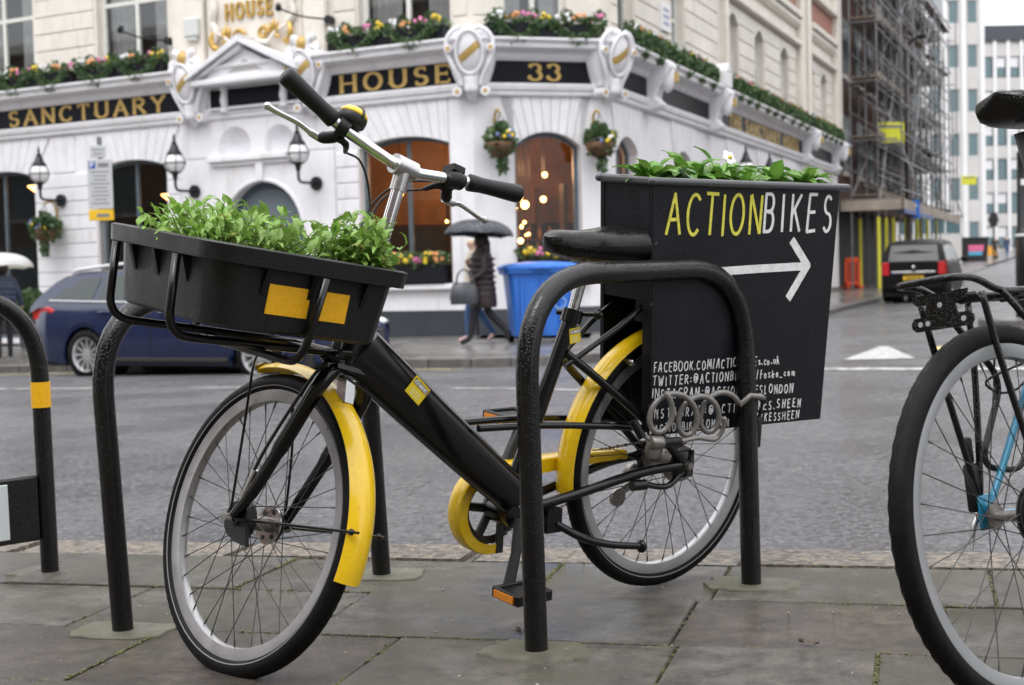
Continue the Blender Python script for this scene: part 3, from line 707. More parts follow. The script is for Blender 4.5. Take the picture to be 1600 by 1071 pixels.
for a, b, pr in ((17.6, 19.2, .14), (23.45, 24.3, .18)):
    mb = MB(); mb.box(a, b, -pr, .03, 5.12, TOPZ-1.4); obj('pilaster', mb, m_pubc, PUB, FR, bevel=.02)
mb = MB(); mb.tube([(8.65, -.12, 5.1), (8.65, -.12, 14)], .07, 10)
for z in (5.6, 6.9, 8.6): mb.tube([(8.65, -.12, z), (8.65, -.12, z+.12)], .09, 10)
obj('drainpipe', mb, m_pubc, PUB, FR, smooth=40)
mb = MB(); mb.tube([(18.4, -.2, 5.4), (18.4, -.2, 13)], .06, 10); obj('drainpipe', mb, m_pubc, PUB, FR, smooth=40)
# windows
for k, h in enumerate(LW): window(FL, *h, mull=[(h[0]+h[1])/2] if k else [-11.9], trans=[], fm=m_blue, sill=m_pubw if k else None)
for h in CWn: window(FC, *h, fm=m_blue, sill=m_pubw, fw=.08)
for h in RW: window(FR, *h, mull=[(h[0]+h[1])/2], fm=m_blue, sill=m_pubw)
for h in LU: window(FL, *h, mull=[(h[0]+h[1])/2], trans=[6.66], fm=m_wfr, gm=m_glassu, fw=.09)
for h in CU: window(FC, *h, mull=[(h[0]+h[1])/2], trans=[6.66], fm=m_wfr, gm=m_glassu, fw=.09)
for h in RU: window(FR, *h, trans=[6.3], fm=m_wfr, gm=m_glassu, fw=.09)
for M, hs_ in ((FL, LU), (FC, CU), (FR, RU)):
    for h in hs_: window(M, h[0], h[1], 9.3, 11.3, 0, trans=[10.3], fm=m_wfr, gm=m_glassu, fw=.09)
for M, h in [(FL, x) for x in LU]+[(FC, CU[0])]+[(FR, x) for x in RU]:
    w = h[1]-h[0]; curtain(M, h[0]+.06, h[0]+w*.36, 5.15, h[3]); curtain(M, h[1]-w*.34, h[1]-.06, 5.15, h[3])
# entrance bay: arched blue door with fanlight, ledge, niches, black panels, pediment
mb = MB(); ua, ub = -6.7, -3.0; c0 = -4.71
n = 16; arcp = [(c0+.97*math.cos(math.pi*i/n), 1.88+.97*math.sin(math.pi*i/n)) for i in range(n+1)]
poly = [(ub, .28), (ub, 3.34), (ua, 3.34), (ua, .28), (c0-.97, .28)]+list(reversed(arcp))+[(c0+.97, .28)]
# split the surround into left, right and arch strip
mb.box(ua, c0-.97, -.02, .05, .28, 3.34); mb.box(c0+.97, ub, -.02, .05, .28, 3.34)
for i in range(n): mb.prism([arcp[i+1], arcp[i], (arcp[i][0], 3.34), (arcp[i+1][0], 3.34)], -.02, .30)
obj('entrance_surround', mb, m_pubw, PUB, FL)
mb = MB(); mb.tube([(x, -.03, z) for x, z in arcp], .04, 6); mb.box(-4.79, -4.63, -.10, .0, 2.84, 3.3); obj('arch_moulding', mb, m_pubw, PUB, FL, smooth=40)
mb = MB(); mb.box(c0-1, c0+1, .22, .28, -.15, 2.9); dr = obj('entrance_door', mb, m_blue, PUB, FL)
mb = MB(); mb.box(c0-.9, c0-.05, .19, .22, -.05, 1.75); mb.box(c0+.05, c0+.9, .19, .22, -.05, 1.75); obj('door_leaf', mb, m_blue, dr, FL, bevel=.01)
mb = MB(); n2 = 12; mb.prism([(c0+.8*math.cos(math.pi*i/n2), 1.95+.75*math.sin(math.pi*i/n2)) for i in range(n2+1)], .205, .22); obj('fanlight', mb, mat('grey_fanlight', (.16,.19,.22), .15), dr, FL)
mb = MB(); mb.box(ua+.75, ub-.72, -.16, .02, 3.24, 3.36); mb.box(ua+.8, ub-.76, -.09, .02, 3.16, 3.24); obj('ledge', mb, m_pubw, PUB, FL, bevel=.015)
# niche wall panel with two round-headed recesses
nic = [(-5.72, -4.95), (-4.60, -3.90)]
mb = MB(); zz0, zz1 = 3.36, 4.08; segs_u = [ua, nic[0][0], nic[0][1], nic[1][0], nic[1][1], ub]
for i in (0, 2, 4): mb.box(segs_u[i], segs_u[i+1], -.015, .05, zz0, zz1)
for a, b in nic:
    c = (a+b)/2; r = (b-a)/2; pts = [(c+r*math.cos(math.pi*i/10), 3.56+r*.95*math.sin(math.pi*i/10)) for i in range(11)]
    for i in range(10): mb.prism([pts[i+1], pts[i], (pts[i][0], zz1), (pts[i+1][0], zz1)], -.015, .05)
obj('niche_wall', mb, m_pubw, PUB, FL)
for a, b in nic:
    c = (a+b)/2; r = (b-a)/2; mb = MB(); rows_ = []
    for i in range(9):
        th = math.pi*i/8; rows_.append([(c-r*math.cos(th), .0+.24*math.sin(th), 3.36)]+[(c-r*math.cos(th)*math.cos(p), .24*math.sin(th)*math.cos(p), 3.56+r*.95*math.sin(p)) for p in [math.pi/2*j/6 for j in range(7)]])
    mb.grid(rows_); obj('niche', mb, m_pubw, PUB, FL, smooth=180, fix=False)
mb = MB(); mb.box(-5.9, -3.55, -.1, .0, 4.18, 4.68); obj('panel_frame', mb, m_pubw, PUB, FL)
for a, b in ((-5.82, -5.55), (-5.38, -4.12), (-3.95, -3.62)):
    mb = MB(); mb.box(a, b, -.125, -.1, 4.22, 4.64); obj('black_panel', mb, m_fasc, PUB, FL)
for u in (-5.465, -4.035):
    mb = MB(); mb.lathe([(.07, 4.19), (.09, 4.21), (.09, 4.24), (.055, 4.27), (.06, 4.32), (.085, 4.42), (.06, 4.54), (.055, 4.6), (.09, 4.63), (.09, 4.68)], 12, T((u, -.14, 0))); obj('baluster', mb, m_pubw, PUB, FL, smooth=50)
mb = MB(); mb.box(-6.0, -3.45, -.52, -.02, 4.69, 4.80); obj('pediment_base', mb, m_pubw, PUB, FL, bevel=.02)
mb = MB(); ap = (-4.73, 5.44)
for s0, s1 in (((-6.06, 4.80), ap), (ap, (-3.4, 4.80))):
    d = V((s1[0]-s0[0], s1[1]-s0[1])).normalized(); nn = V((-d.y, d.x))
    mb.prism([(s0[0], s0[1]), (s1[0], s1[1]), (s1[0], s1[1]+.14), (s0[0], s0[1]+.06)], -.60, -.1)
    mb.prism([(s0[0]+(.15 if s0[0] < -5 else 0), s0[1]-.0), (s1[0]-(.15 if s1[0] > -4 else 0), s1[1]-.12 if s1 == ap else s1[1]), (s1[0]-(.15 if s1[0] > -4 else 0), s1[1]-.005), (s0[0]+(.15 if s0[0] < -5 else 0), s0[1]+(.0 if s0 != ap else -.005))], -.52, -.1)
obj('pediment', mb, m_pubw, PUB, FL)
mb = MB(); mb.prism([(-5.75, 4.80), (-3.7, 4.80), (-4.73, 5.32)], -.40, -.1); obj('tympanum', mb, m_pubw, PUB, FL)
mb = MB(); mb.prism([(-5.15, 4.9), (-4.3, 4.9), (-4.73, 5.13)], -.405, -.39); obj('tympanum_shade', mb, mat('recess_shade', (.42,.41,.40), .7), PUB, FL)  # flat grey plate: the shade of a recess painted on, not carved
# name panel over the entrance with gold letters and scrolls
mb = MB(); mb.box(-5.9, -3.6, -.06, .03, 5.15, 7.9); npan = obj('name_panel', mb, m_pubc, PUB, FL, bevel=.02)
for a in (-6.75, -3.55):
    mb = MB(); mb.box(a, a+.8 if a < -5 else a+.5, -.12, .03, 5.15, 8.0); obj('pilaster', mb, m_pubc, PUB, FL, bevel=.02)
def word(M, s, u0, u1, z, h, w, parent, m, y0=-.075, d=.02, wide=1.0, serif=.12, thin=None):
    tw = sum(GL[c][0]*h*wide for c in s); gap = (u1-u0-tw)/max(1, len(s)-1); x = u0
    for c in s:
        if c != ' ':
            mb = MB(); letter(mb, c, x, z, h, w, y0, y0+d, wide, serif, thin); obj('letter', mb, m, parent, M, fix=False)
        x += GL[c][0]*h*wide+gap
word(FL, 'HOUSE', -5.38, -4.28, 5.98, .29, .026, npan, m_gold, -.11, .06, .72, .07, .018)
def scroll(M, pts, r0, r1, m, name, parent, n=8):
    mb = MB(); P = catmull(pts, 6); k = len(P); mb.tube(P, [r0+(r1-r0)*i/(k-1) for i in range(k)], n); return obj(name, mb, m, parent, M, smooth=180)
def spiral(cx, cz, r, a0, turns, y, n=14, sx=1):
    return [(cx+sx*r*(1-.75*i/n)*math.cos(a0+turns*2*math.pi*i/n), y, cz+r*(1-.75*i/n)*math.sin(a0+turns*2*math.pi*i/n)) for i in range(n+1)]
for sx in (-1, 1):
    c = -4.73
    scroll(FL, [(c+sx*1.0, -.1, 6.6), (c+sx*.92, -.14, 6.2), (c+sx*.98, -.12, 5.95), (c+sx*.86, -.14, 5.75), (c+sx*.95, -.12, 5.5), (c+sx*.78, -.12, 5.35)], .09, .05, m_pubc, 'scroll', npan)
    scroll(FL, [(c+sx*.9, -.16, 5.75), (c+sx*.96, -.2, 5.6), (c+sx*.9, -.18, 5.45), (c+sx*.8, -.16, 5.42)], .05, .07, m_gold, 'gold_scroll', npan)
    scroll(FL, spiral(c+sx*.28, 5.62, .14, 0, 1.2, -.15, sx=sx), .04, .03, m_gold, 'gold_scroll', npan)
    scroll(FL, [(c+sx*.15, -.12, 5.5), (c+sx*.4, -.17, 5.46), (c+sx*.62, -.2, 5.62), (c+sx*.8, -.15, 5.72)], .05, .03, m_pubc, 'scroll', npan)
    for k, (a, l) in enumerate(((60, .26), (85, .3), (110, .24), (35, .22), (-30, .2))):
        aa = R_(a if sx > 0 else 180-a); b = V((c+sx*.55, -.14, 5.58)); e = b+V((math.cos(aa)*l, -.05, math.sin(aa)*l))
        mb = MB(); mb.tube([b, b*.5+e*.5+V((0, -.04, 0)), e], [.02, .05, .008], 6); obj('gold_leaf', mb, m_gold, npan, FL, smooth=180)
# cartouche brackets
def cartouche(M, u, z0=4.06, s=1., label=None):
    """carved bracket: oval shield with gold band in a raised rim, side scrolls, pendant foot"""
    E = M @ T((u, 0, 0)); b = MB(); rows_ = []
    for i in range(15):
        t = i/14; z = z0+.20+.96*t; w = (.16+.27*math.sin(math.pi*min(1, .10+.62*t))**.8)*(1 if t < .86 else 1-((t-.86)/.14)**2*.55); d = .16+.30*t if t < .7 else .37-.25*(t-.7)
        rows_.append([(w*math.cos(a)*(1 if abs(math.cos(a)) < .99 else 1), (.06 if math.sin(a) < .01 else -d*math.sin(a)**.6), z) for a in [math.pi*j/12 for j in range(13)]])
    b.grid(rows_); b.add(rows_[0], [tuple(range(13))]); b.add(rows_[-1], [tuple(range(12, -1, -1))])
    o = obj('cartouche', b, m_pubw, PUB, E, smooth=60)
    cz = z0+.74; cy = -.36
    S_ = E @ T((0, cy, cz)) @ Rx(R_(14))
    sh = MB(); sh.ball((0, 0, 0), .31, 18, 12, sz=(.66, .36, 1.12)); obj('shield', sh, m_pubw, o, S_, smooth=180)
    rg = MB(); rg.tube([(.235*math.cos(t), -.035-.02*abs(math.sin(t)), .375*math.sin(t)) for t in [2*math.pi*k/28 for k in range(28)]], .03, 8, closed=True); obj('shield_rim', rg, m_pubw, o, S_, smooth=180)
    gb = MB(); d = []
    for i in range(11):
        t = i/10; x = -.175+.35*t; z = -.13+.27*t; d.append((x, z))
    def sy(x, z): return -.31*.36*math.sqrt(max(.02, 1-(x/(.31*.66))**2-(z/(.31*1.12))**2))-.006
    gb.grid([[(x-.032, sy(x-.032, z+.055), z+.055) for x, z in d], [(x, sy(x, z)-.004, z) for x, z in d], [(x+.032, sy(x+.032, z-.055), z-.055) for x, z in d]]); obj('gold_band', gb, m_gold2, o, S_, fix=False)
    for sx in (-1, 1):
        mb = MB(); mb.tube(catmull([(sx*.16, -.36, z0+1.17), (sx*.30, -.36, z0+1.10), (sx*.40, -.33, z0+.95), (sx*.40, -.30, z0+.74), (sx*.30, -.29, z0+.50), (sx*.20, -.25, z0+.30), (sx*.17, -.22, z0+.18)], 5), .045, 8); obj('scroll', mb, m_pubw, o, E, smooth=60)
        mb = MB(); mb.tube([(sx*.375, -.28, z0+.80), (sx*.375, -.40, z0+.80)], .07, 14); obj('side_boss', mb, m_pubw, o, E, smooth=50)
        mb = MB(); mb.tube([(sx*.375, -.40, z0+.80), (sx*.375, -.41, z0+.80)], .042, 12); obj('gold_boss', mb, m_gold2, o, E, smooth=50)
        mb = MB(); mb.tube([(sx*.25, -.02, z0+.07), (sx*.25, -.26, z0+.07)], .085, 14); obj('foot_scroll', mb, m_pubw, o, E, smooth=50)
        mb = MB(); mb.tube([(sx*.25, -.26, z0+.07), (sx*.25, -.272, z0+.07)], .04, 12); obj('gold_boss', mb, m_gold2, o, E, smooth=50)
    mb = MB(); mb.tube(catmull([(0, -.15, z0+.42), (0, -.2, z0+.22), (0, -.18, z0+.06), (0, -.06, z0-.04)], 5), [.15]*5+[.13]*5+[.08]*6, 10); obj('foot', mb, m_pubw, o, E, smooth=60)
    mb = MB(); mb.ball((0, -.30, z0+1.15), .09, sz=(1.6, .8, .8)); obj('shell_crest', mb, m_pubw, o, E, smooth=180)
    return o
MC0 = frame(A0, (nL+nC).cross(V((0, 0, -1)))); MC1 = frame(B0, (nC+nR).cross(V((0, 0, -1))))
for M, u in ((FL, -6.25), (FL, -3.38), (MC0, 0.02), (MC1, 0.0)): cartouche(M, u)
# cherub-like crest scrolls on top of the entrance cartouches
for u in (-6.25, -3.38):
    for sx in (-1, 1): scroll(FL, spiral(u+sx*.25, 5.2, .2, math.pi/2, .9*sx, -.35), .08, .05, m_pubw, 'crest_scroll', PUB)
    mb = MB(); mb.ball((u, -.4, 5.28), .12, sz=(1, .7, 1.2)); obj('crest_boss', mb, m_gold2, PUB, FL, smooth=180)
def bracket(u):
    mb = MB(); P = [(-.04, 4.06), (-.30, 4.10), (-.36, 4.2), (-.24, 4.32), (-.30, 4.5), (-.50, 4.75), (-.58, 4.9), (-.54, 5.02), (-.04, 5.04)]
    vs = [(u-.22, y, z) for y, z in P]+[(u+.22, y, z) for y, z in P]; n = len(P)
    mb.add(vs, [tuple(range(n)), tuple(range(2*n-1, n-1, -1))]+[(i, i+n, (i+1) % n+n, (i+1) % n) for i in range(n)])
    o = obj('bracket', mb, m_pubw, PUB, FR, bevel=.03)
    mb = MB(); mb.ball((u, -.44, 4.72), .24, 12, 8, sz=(.7, .6, 1.3)); obj('shield', mb, m_pubw, o, FR, smooth=180)
    mb = MB(); mb.box(u-.02, u+.1, -.64, -.55, 4.62, 4.80); obj('gold_band', mb, m_gold2, o, FR)
for u in (2.55, 7.3, 18.05, 22.9): bracket(u)
mb = MB(); mb.box(7.0, 7.6, -.5, 0, 5.06, 5.4); mb.prism([(7.0, 5.4), (7.6, 5.4), (7.3, 5.62)], -.5, 0); obj('bracket_cap', mb, m_pubw, PUB, FR, bevel=.02)
# fascia lettering
fasL = MB(); fasL.box(-14.5, -6.75, -.062, -.05, 4.31, 4.70); fL = obj('sign_panel', fasL, m_fasc, PUB, FL)
word(FL, 'SANCTUARY', -11.36, -7.05, 4.355, .30, .040, fL, m_gold2, -.075, .014, 1.5, .13, .018)
fas2 = MB(); fas2.box(-2.9, -.45, -.062, -.05, 4.31, 4.70); fL2 = obj('sign_panel', fas2, m_fasc, PUB, FL)
word(FL, 'HOUSE', -2.74, -.42, 4.355, .30, .040, fL2, m_gold2, -.075, .014, 1.5, .13, .018)
word(FL, 'THE', -13.3, -11.85, 4.355, .30, .040, fL, m_gold2, -.075, .014, 1.5, .13, .018)
fasc = MB(); fasc.box(.5, CW-.5, -.062, -.05, 4.31, 4.70); fC = obj('sign_panel', fasc, m_fasc, PUB, FC)
word(FC, '33', 1.06, 1.62, 4.365, .28, .034, fC, m_gold2, -.075, .014, 1.45, .12, .014)
fasr = MB(); fasr.box(7.6, 17.7, -.062, -.05, 4.31, 4.70); fR = obj('sign_panel', fasr, m_fasc, PUB, FR)
word(FR, 'THE SANCTUARY HOUSE', 9.0, 17.2, 4.36, .29, .05, fR, m_gold2, -.08, .02, 1.3, .12, .03)
for a, b in ((.4, 2.3), (2.85, 7.0), (18.35, 22.6)):
    mb = MB(); mb.box(a, b, -.062, -.05, 4.31, 4.70); obj('sign_panel', mb, m_fasc, PUB, FR)
# alarm box, spot lamps, cable
mb = MB(); mb.box(-6.35, -6.0, -.24, -.12, 5.72, 6.08); mb.box(-6.30, -6.05, -.22, -.12, 5.64, 5.72); obj('alarm_box', mb, mat('alarm_grey', (.62,.64,.63), .4), PUB, FL, bevel=.02)
for u, uu in ((-6.85, -7.5), (-2.95, -3.62)):
    mb = MB(); mb.tube(catmull([(u, -.14, 5.72), ((u+uu)/2, -.5, 5.76), (uu, -.75, 5.9)], 6), .018, 6); mb.tube([(u, -.02, 5.72), (u, -.16, 5.72)], .08, 10); mb.tube([(uu, -.75, 5.9), (uu+.1*(1 if uu > u else -1), -.62, 5.98)], .06, 10); obj('spot_lamp', mb, m_iron, PUB, FL, smooth=50)
mb = MB(); mb.box(3.55, 4.15, -.05, .03, 5.85, 6.4); ss = obj('street_plate', mb, m_white, PUB, FR)
for k in range(3):
    mb = MB(); mb.box(3.65, 4.05, -.056, -.05, 6.25-k*.14, 6.32-k*.14); obj('plate_lettering', mb, mat('plate_ink', (.3,.32,.45), .5), ss, FR)
# ================================================================== THINGS ON THE PUB
def foliage(mb, c, rx, ry, rz, n, size, r=rnd, flat=.5, droop=0.):
    """leaf-sized folded quads spread through an ellipsoid"""
    for _ in range(n):
        while True:
            p = V((r.uniform(-1, 1), r.uniform(-1, 1), r.uniform(-1, 1)))
            if p.length < 1: break
        if p.length < .55: p = p.normalized()*r.uniform(.55, 1)
        q = V((c[0]+p.x*rx, c[1]+p.y*ry, c[2]+p.z*rz)); s = size*r.uniform(.6, 1.4)
        d = V((p.x+r.uniform(-.6, .6), p.y+r.uniform(-.6, .6), p.z*.6+r.uniform(-.2, .9)-droop)).normalized()
        w = d.cross(V((r.uniform(-1, 1), r.uniform(-1, 1), r.uniform(-1, 1)))).normalized()*s*flat; up = d.cross(w).normalized()*s*.18
        a, b, m_ = q, q+d*s, q+d*s*.5
        mb.add([a, m_+w+up, b, m_-w+up], [(0, 1, 2), (0, 2, 3)])
def blossom(mb, p, s):
    p = V(p); n = 6; vs = [tuple(p+V((0, -s*.25, 0)))]
    for k in range(n): t = 2*math.pi*k/n; vs.append((p.x+s*math.cos(t), p.y+s*.2*math.sin(3*t), p.z+s*math.sin(t)))
    mb.add(vs, [(0, 1+k, 1+(k+1) % n) for k in range(n)])
    mb.ball(p, s*.6, 6, 4, sz=(1, .7, 1))
def flower_box(M, u0, u1, label, drop=.28, z=5.09, y0=-.34, y1=-.06, h=.24, swags=2, cols=('white', 'orange', 'pink', 'yellow')):
    root = empty('flower_box', M @ T(((u0+u1)/2, (y0+y1)/2, z)), label, 'flower box', 'flower boxes on the pub')
    mb = MB(); mb.box(u0, u1, y0, y1, z, z+h); obj('trough', mb, m_trough, root, M, bevel=.01)
    mb = MB(); n = max(3, int((u1-u0)/.28))
    for k in range(n):
        u = u0+(k+.5)*(u1-u0)/n; foliage(mb, (u, (y0+y1)/2-.03, z+h+.02), .19, .18, .11, 80, .075)
        if drop > .3: foliage(mb, (u, y0-.04, z+h-.06), .18, .06, .12, 30, .07, droop=.8)
    for k in range(swags):          # ivy swags hanging in loops over the front
        a = u0+(u1-u0)*(k+.12)/swags; b = u0+(u1-u0)*(k+.88)/swags
        for i in range(15):
            t = i/14; foliage(mb, (a+(b-a)*t, y0-.05, z+h-.02-drop*math.sin(math.pi*t)), .085, .05, .075, 26, .06)
    obj('foliage', mb, m_leafd, root, M, fix=False, kind='stuff')
    for k in range(n):
        u = u0+(k+.5)*(u1-u0)/n
        mb = MB(); c = cols[k % len(cols)]
        for _ in range(5): blossom(mb, (u+rnd.uniform(-.13, .13), (y0+y1)/2-.1+rnd.uniform(-.06, .05), z+h+.12+rnd.uniform(-.05, .06)), .045)
        obj('blossom', mb, m_fl[c], root, M, fix=False)
        if k % 2 == 0:
            mb = MB(); foliage(mb, (u+.12, (y0+y1)/2+.05, z+h+.18), .1, .1, .1, 80, .05); obj('box_ball', mb, m_leafd, root, M, fix=False)
flower_box(FL, -13.2, -11.55, 'flower box furthest left, mostly cut by the photo edge')
flower_box(FL, -11.45, -9.25, 'flower box under the leftmost upper pub window', swags=2)
flower_box(FL, -9.15, -6.85, 'flower box over the end of the SANCTUARY lettering', swags=2)
flower_box(FL, -2.85, -.36, 'flower box on the ledge above the word HOUSE', swags=2)
flower_box(FC, .22, 2.42, 'flower box on the corner ledge above number 33', swags=2)
for a, b, t in ((.75, 3.5, 'trailing flower box just right of the corner on the side street front'), (3.75, 6.7, 'second trailing flower box along the side street front'), (8.3, 10.9, 'third trailing flower box along the side street front, past the white cap'), (11.2, 14.0, 'fourth trailing flower box, above the side street gold lettering'), (14.3, 17.4, 'fifth trailing flower box along the side street front'), (18.4, 22.9, 'last and furthest flower box on the side street front')):
    flower_box(FR, a, b, t, swags=max(3, int((b-a)/.8)), drop=.34)
def low_box(M, u0, u1, z, label):
    root = empty('window_planter', M @ T(((u0+u1)/2, -.05, z)), label, 'planter', 'planters on ground floor sills')
    mb = MB(); mb.box(u0, u1, -.14, .12, z, z+.34); obj('trough', mb, m_trough, root, M, bevel=.01)
    mb = MB(); n = int((u1-u0)/.2)
    for k in range(n): foliage(mb, (u0+(k+.5)*(u1-u0)/n, -.03, z+.42), .16, .15, .14, 60, .08)
    obj('foliage', mb, m_leafd, root, M, fix=False, kind='stuff')
    for k in range(n):
        mb = MB(); c = ('yellow', 'pink', 'yellow', 'orange')[k % 4]
        for _ in range(5): blossom(mb, (u0+(k+.5)*(u1-u0)/n+rnd.uniform(-.12, .12), -.16+rnd.uniform(-.03, .03), z+.44+rnd.uniform(-.06, .1)), .045)
        obj('blossom', mb, m_fl[c], root, M, fix=False)
low_box(FL, -2.35, -.6, .78, 'black planter with yellow pansies on sill behind the umbrella walker')
low_box(FC, .82, 1.96, .82, 'black planter with bright flowers on the corner window sill')
def wall_lantern(M, u, label, zc=3.24):
    root = empty('wall_lantern', M @ T((u, 0, zc-.55)), label, 'wall lamp', 'globe lanterns on the pub wall')
    a = .6; z0 = zc-.53
    mb = MB(); mb.tube([(u, -.002, z0), (u, -.07, z0)], .13, 16); obj('wall_rose', mb, m_iron, root, M, smooth=40)
    mb = MB(); mb.tube(fillet([(u, -.07, z0), (u, -a, z0), (u, -a, zc-.25)], .12, 6), .028, 8); mb.lathe([(.03, zc-.34), (.045, zc-.3), (.06, zc-.22), (.12, zc-.17)], 12, T((u, -a, 0))); obj('arm', mb, m_iron, root, M, smooth=40)
    mb = MB(); mb.ball((u, -a, zc), .205, 20, 12); obj('globe', mb, m_globe, root, M, smooth=180)
    mb = MB()
    for k in range(6):
        t = math.pi*2*k/6+.3; mb.tube([(u+.215*math.cos(t)*math.cos(p), -a+.215*math.sin(t)*math.cos(p), zc+.215*math.sin(p)) for p in [math.pi*(i/10-.5)*.86 for i in range(11)]], .008, 5)
    mb.tube([(u+.217*math.cos(2*math.pi*k/20), -a+.217*math.sin(2*math.pi*k/20), zc) for k in range(20)], .009, 5, closed=True); obj('cage', mb, m_iron, root, M, smooth=60)
    mb = MB(); mb.lathe([(.15, zc+.15), (.155, zc+.18), (.09, zc+.27), (.075, zc+.34), (.05, zc+.36), (.055, zc+.40), (.02, zc+.43), (.03, zc+.47), (.006, zc+.58)], 14, T((u, -a, 0))); obj('finial_cap', mb, m_iron, root, M, smooth=50)
wall_lantern(FL, -10.0, 'globe lantern left of the parking sign, beside the dark doorway')
wall_lantern(FL, -6.36, 'globe lantern right of the parking sign, under the left cartouche')
wall_lantern(FL, -3.4, 'globe lantern right of the arched entrance, behind the handlebar')
wall_lantern(FR, 8.35, 'nearer of two globe lanterns on the side street front', 3.25)
wall_lantern(FR, 10.9, 'further of two globe lanterns on the side street front', 3.28)
def hanging_basket(M, u, zc, label, big=.74):
    root = empty('hanging_basket', M @ T((u, 0, zc)), label, 'hanging basket', 'hanging baskets on the pub')
    a = -.36; zt = zc+.55
    mb = MB(); mb.tube(catmull([(u, -.02, zt-.38), (u, -.05, zt-.05), (u, -.2, zt+.04), (u, a, zt-.02)], 5), .025, 6); obj('hook_bracket', mb, m_gold2, root, M, smooth=180)
    mb = MB()
    for k in range(3): t = 2*math.pi*k/3; mb.tube([(u, a, zt-.03), (u+.27*math.cos(t), a+.27*math.sin(t), zc+.02)], .006, 4)
    obj('chain', mb, m_iron, root, M)
    mb = MB(); mb.lathe([(.02, zc-.28), (.14, zc-.24), (.24, zc-.12), (.28, zc)], 14, T((u, a, 0))); obj('wicker_bowl', mb, mat('wicker', (.13,.07,.035), .7, var=.4, vscale=40), root, M, smooth=180)
    mb = MB(); foliage(mb, (u, a, zc+.06), .34*big, .32*big, .18, 340, .1); foliage(mb, (u, a, zc+.22), .12, .12, .12, 90, .08); foliage(mb, (u, a, zc-.1), .3*big, .3*big, .14, 160, .09)
    for k in range(9): foliage(mb, (u+.02*math.sin(k), a-.05, zc-.25-.03*k), .07, .07, .05, 14, .07, droop=1.)
    obj('foliage', mb, m_leafd, root, M, fix=False, kind='stuff')
    for c, n in (('yellow', 4), ('blue', 4), ('white', 2)):
        mb = MB()
        for _ in range(n): t = rnd.uniform(math.pi, 2*math.pi); blossom(mb, (u+.3*math.cos(t)*big, a+.33*math.sin(t), zc+rnd.uniform(-.02, .2)), .035)
        obj('blossom', mb, m_fl[c], root, M, fix=False)
hanging_basket(FL, -10.15, 2.1, 'hanging basket below the leftmost globe lantern', .9)
hanging_basket(FC, .40, 3.22, 'hanging basket left of the corner window')
hanging_basket(FC, 2.26, 3.22, 'hanging basket right of the corner window')
# lit lamps inside the pub
def pendant(M, u, y, z, label, r=.06, m=None):
    root = empty('pendant_lamp', M @ T((u, y, z)), label, 'lamp', 'lit lamps inside the pub')
    mb = MB(); mb.ball((u, y, z), r, 10, 6); obj('bulb', mb, m or m_bulb, root, M, smooth=180)
    mb = MB(); mb.tube([(u, y, z+r*.9), (u, y, 3.88)], .008, 5); obj('flex', mb, m_iron, root, M)
for k, (M, u, y, z, r, t) in enumerate(((FC, 1.08, 1.3, 2.62, .045, 'small lit bulb at upper left inside the corner window'), (FC, 1.27, 1.5, 2.36, .07, 'brightest hanging bulb inside the corner window'), (FC, 1.38, 1.45, 2.22, .075, 'bright bulb just below the brightest in the corner window'), (FC, 1.84, 1.6, 2.80, .05, 'lit bulb at upper right inside the corner window'), (FC, 1.80, 1.6, 2.33, .055, 'lit bulb right of centre inside the corner window'), (FC, 1.02, 1.2, 1.52, .05, 'left of two low candle bulbs in the corner window'), (FC, 1.20, 1.2, 1.53, .05, 'right of two low candle bulbs in the corner window'),
        (FL, -1.0, 1.2, 1.60, .05, 'left of three low bulbs in the window by the umbrella'), (FL, -.78, 1.2, 1.62, .05, 'middle of three low bulbs in the window by the umbrella'), (FL, -.58, 1.2, 1.63, .05, 'right of three low bulbs in the window by the umbrella'), (FL, -1.35, 1.8, 1.95, .04, 'faint bulb behind the mullion of the handlebar window'), (FL, -2.2, 1.0, 2.5, .05, 'lit bulb at left of the handlebar window'), (FL, -1.0, 2.0, 2.05, .04, 'faint bulb above the three low bulbs'), (FL, -1.2, 3.0, 1.25, .03, 'tiny bulb low in the window by the umbrella'), (FL, -1.9, 2.6, 1.8, .03, 'tiny bulb left of the mullion behind the stem'), (FC, 1.5, 3.2, 1.4, .03, 'tiny deep bulb right of the two candle bulbs'), (FC, 1.65, 2.6, 1.85, .035, 'small deep bulb in the middle of the corner window'))):
    pendant(M, u, y, z, t, r)
for k in range(18):
    M, a, b = ((FL, -2.3, -.65), (FC, .85, 1.95))[k % 2]; pendant(M, rnd.uniform(a, b), rnd.uniform(1.8, 3.3), rnd.uniform(1.15, 2.3), 'tiny warm bulb deep inside the '+('handlebar window' if k % 2 == 0 else 'corner window'), rnd.uniform(.016, .03))
for u, z, t in ((-7.75, 2.72, 'amber bowl lamp glowing in the window behind the parking sign'), (-11.6, 3.1, 'amber glow lamp in the leftmost doorway')):
    root = empty('bowl_lamp', FL @ T((u, 1., z)), t, 'lamp'); mb = MB(); mb.lathe([(.02, z-.12), (.18, z-.08), (.3, z+.02), (.32, z+.05)], 16, T((u, 1., 0))); obj('bowl', mb, m_shade, root, FL, smooth=180)
    mb = MB(); mb.tube([(u, 1., z+.05), (u, 1., 3.88)], .012, 5); obj('stem', mb, m_iron, root, FL)
for M, u in ((FL, -1.5), (FC, 1.4), (FL, -8.2), (FL, -11.6), (FR, 1.4), (FR, 5.2)):
    ld = bpy.data.lights.new('room_lamp', 'POINT'); ld.energy = 26 if u in (-1.5, 1.4) else 5; ld.color = (1, .55, .25); ld.shadow_soft_size = .25
    lo = bpy.data.objects.new('room_lamp', ld); COL.objects.link(lo); lo.matrix_world = M @ T((u, 2.4, 3.0))
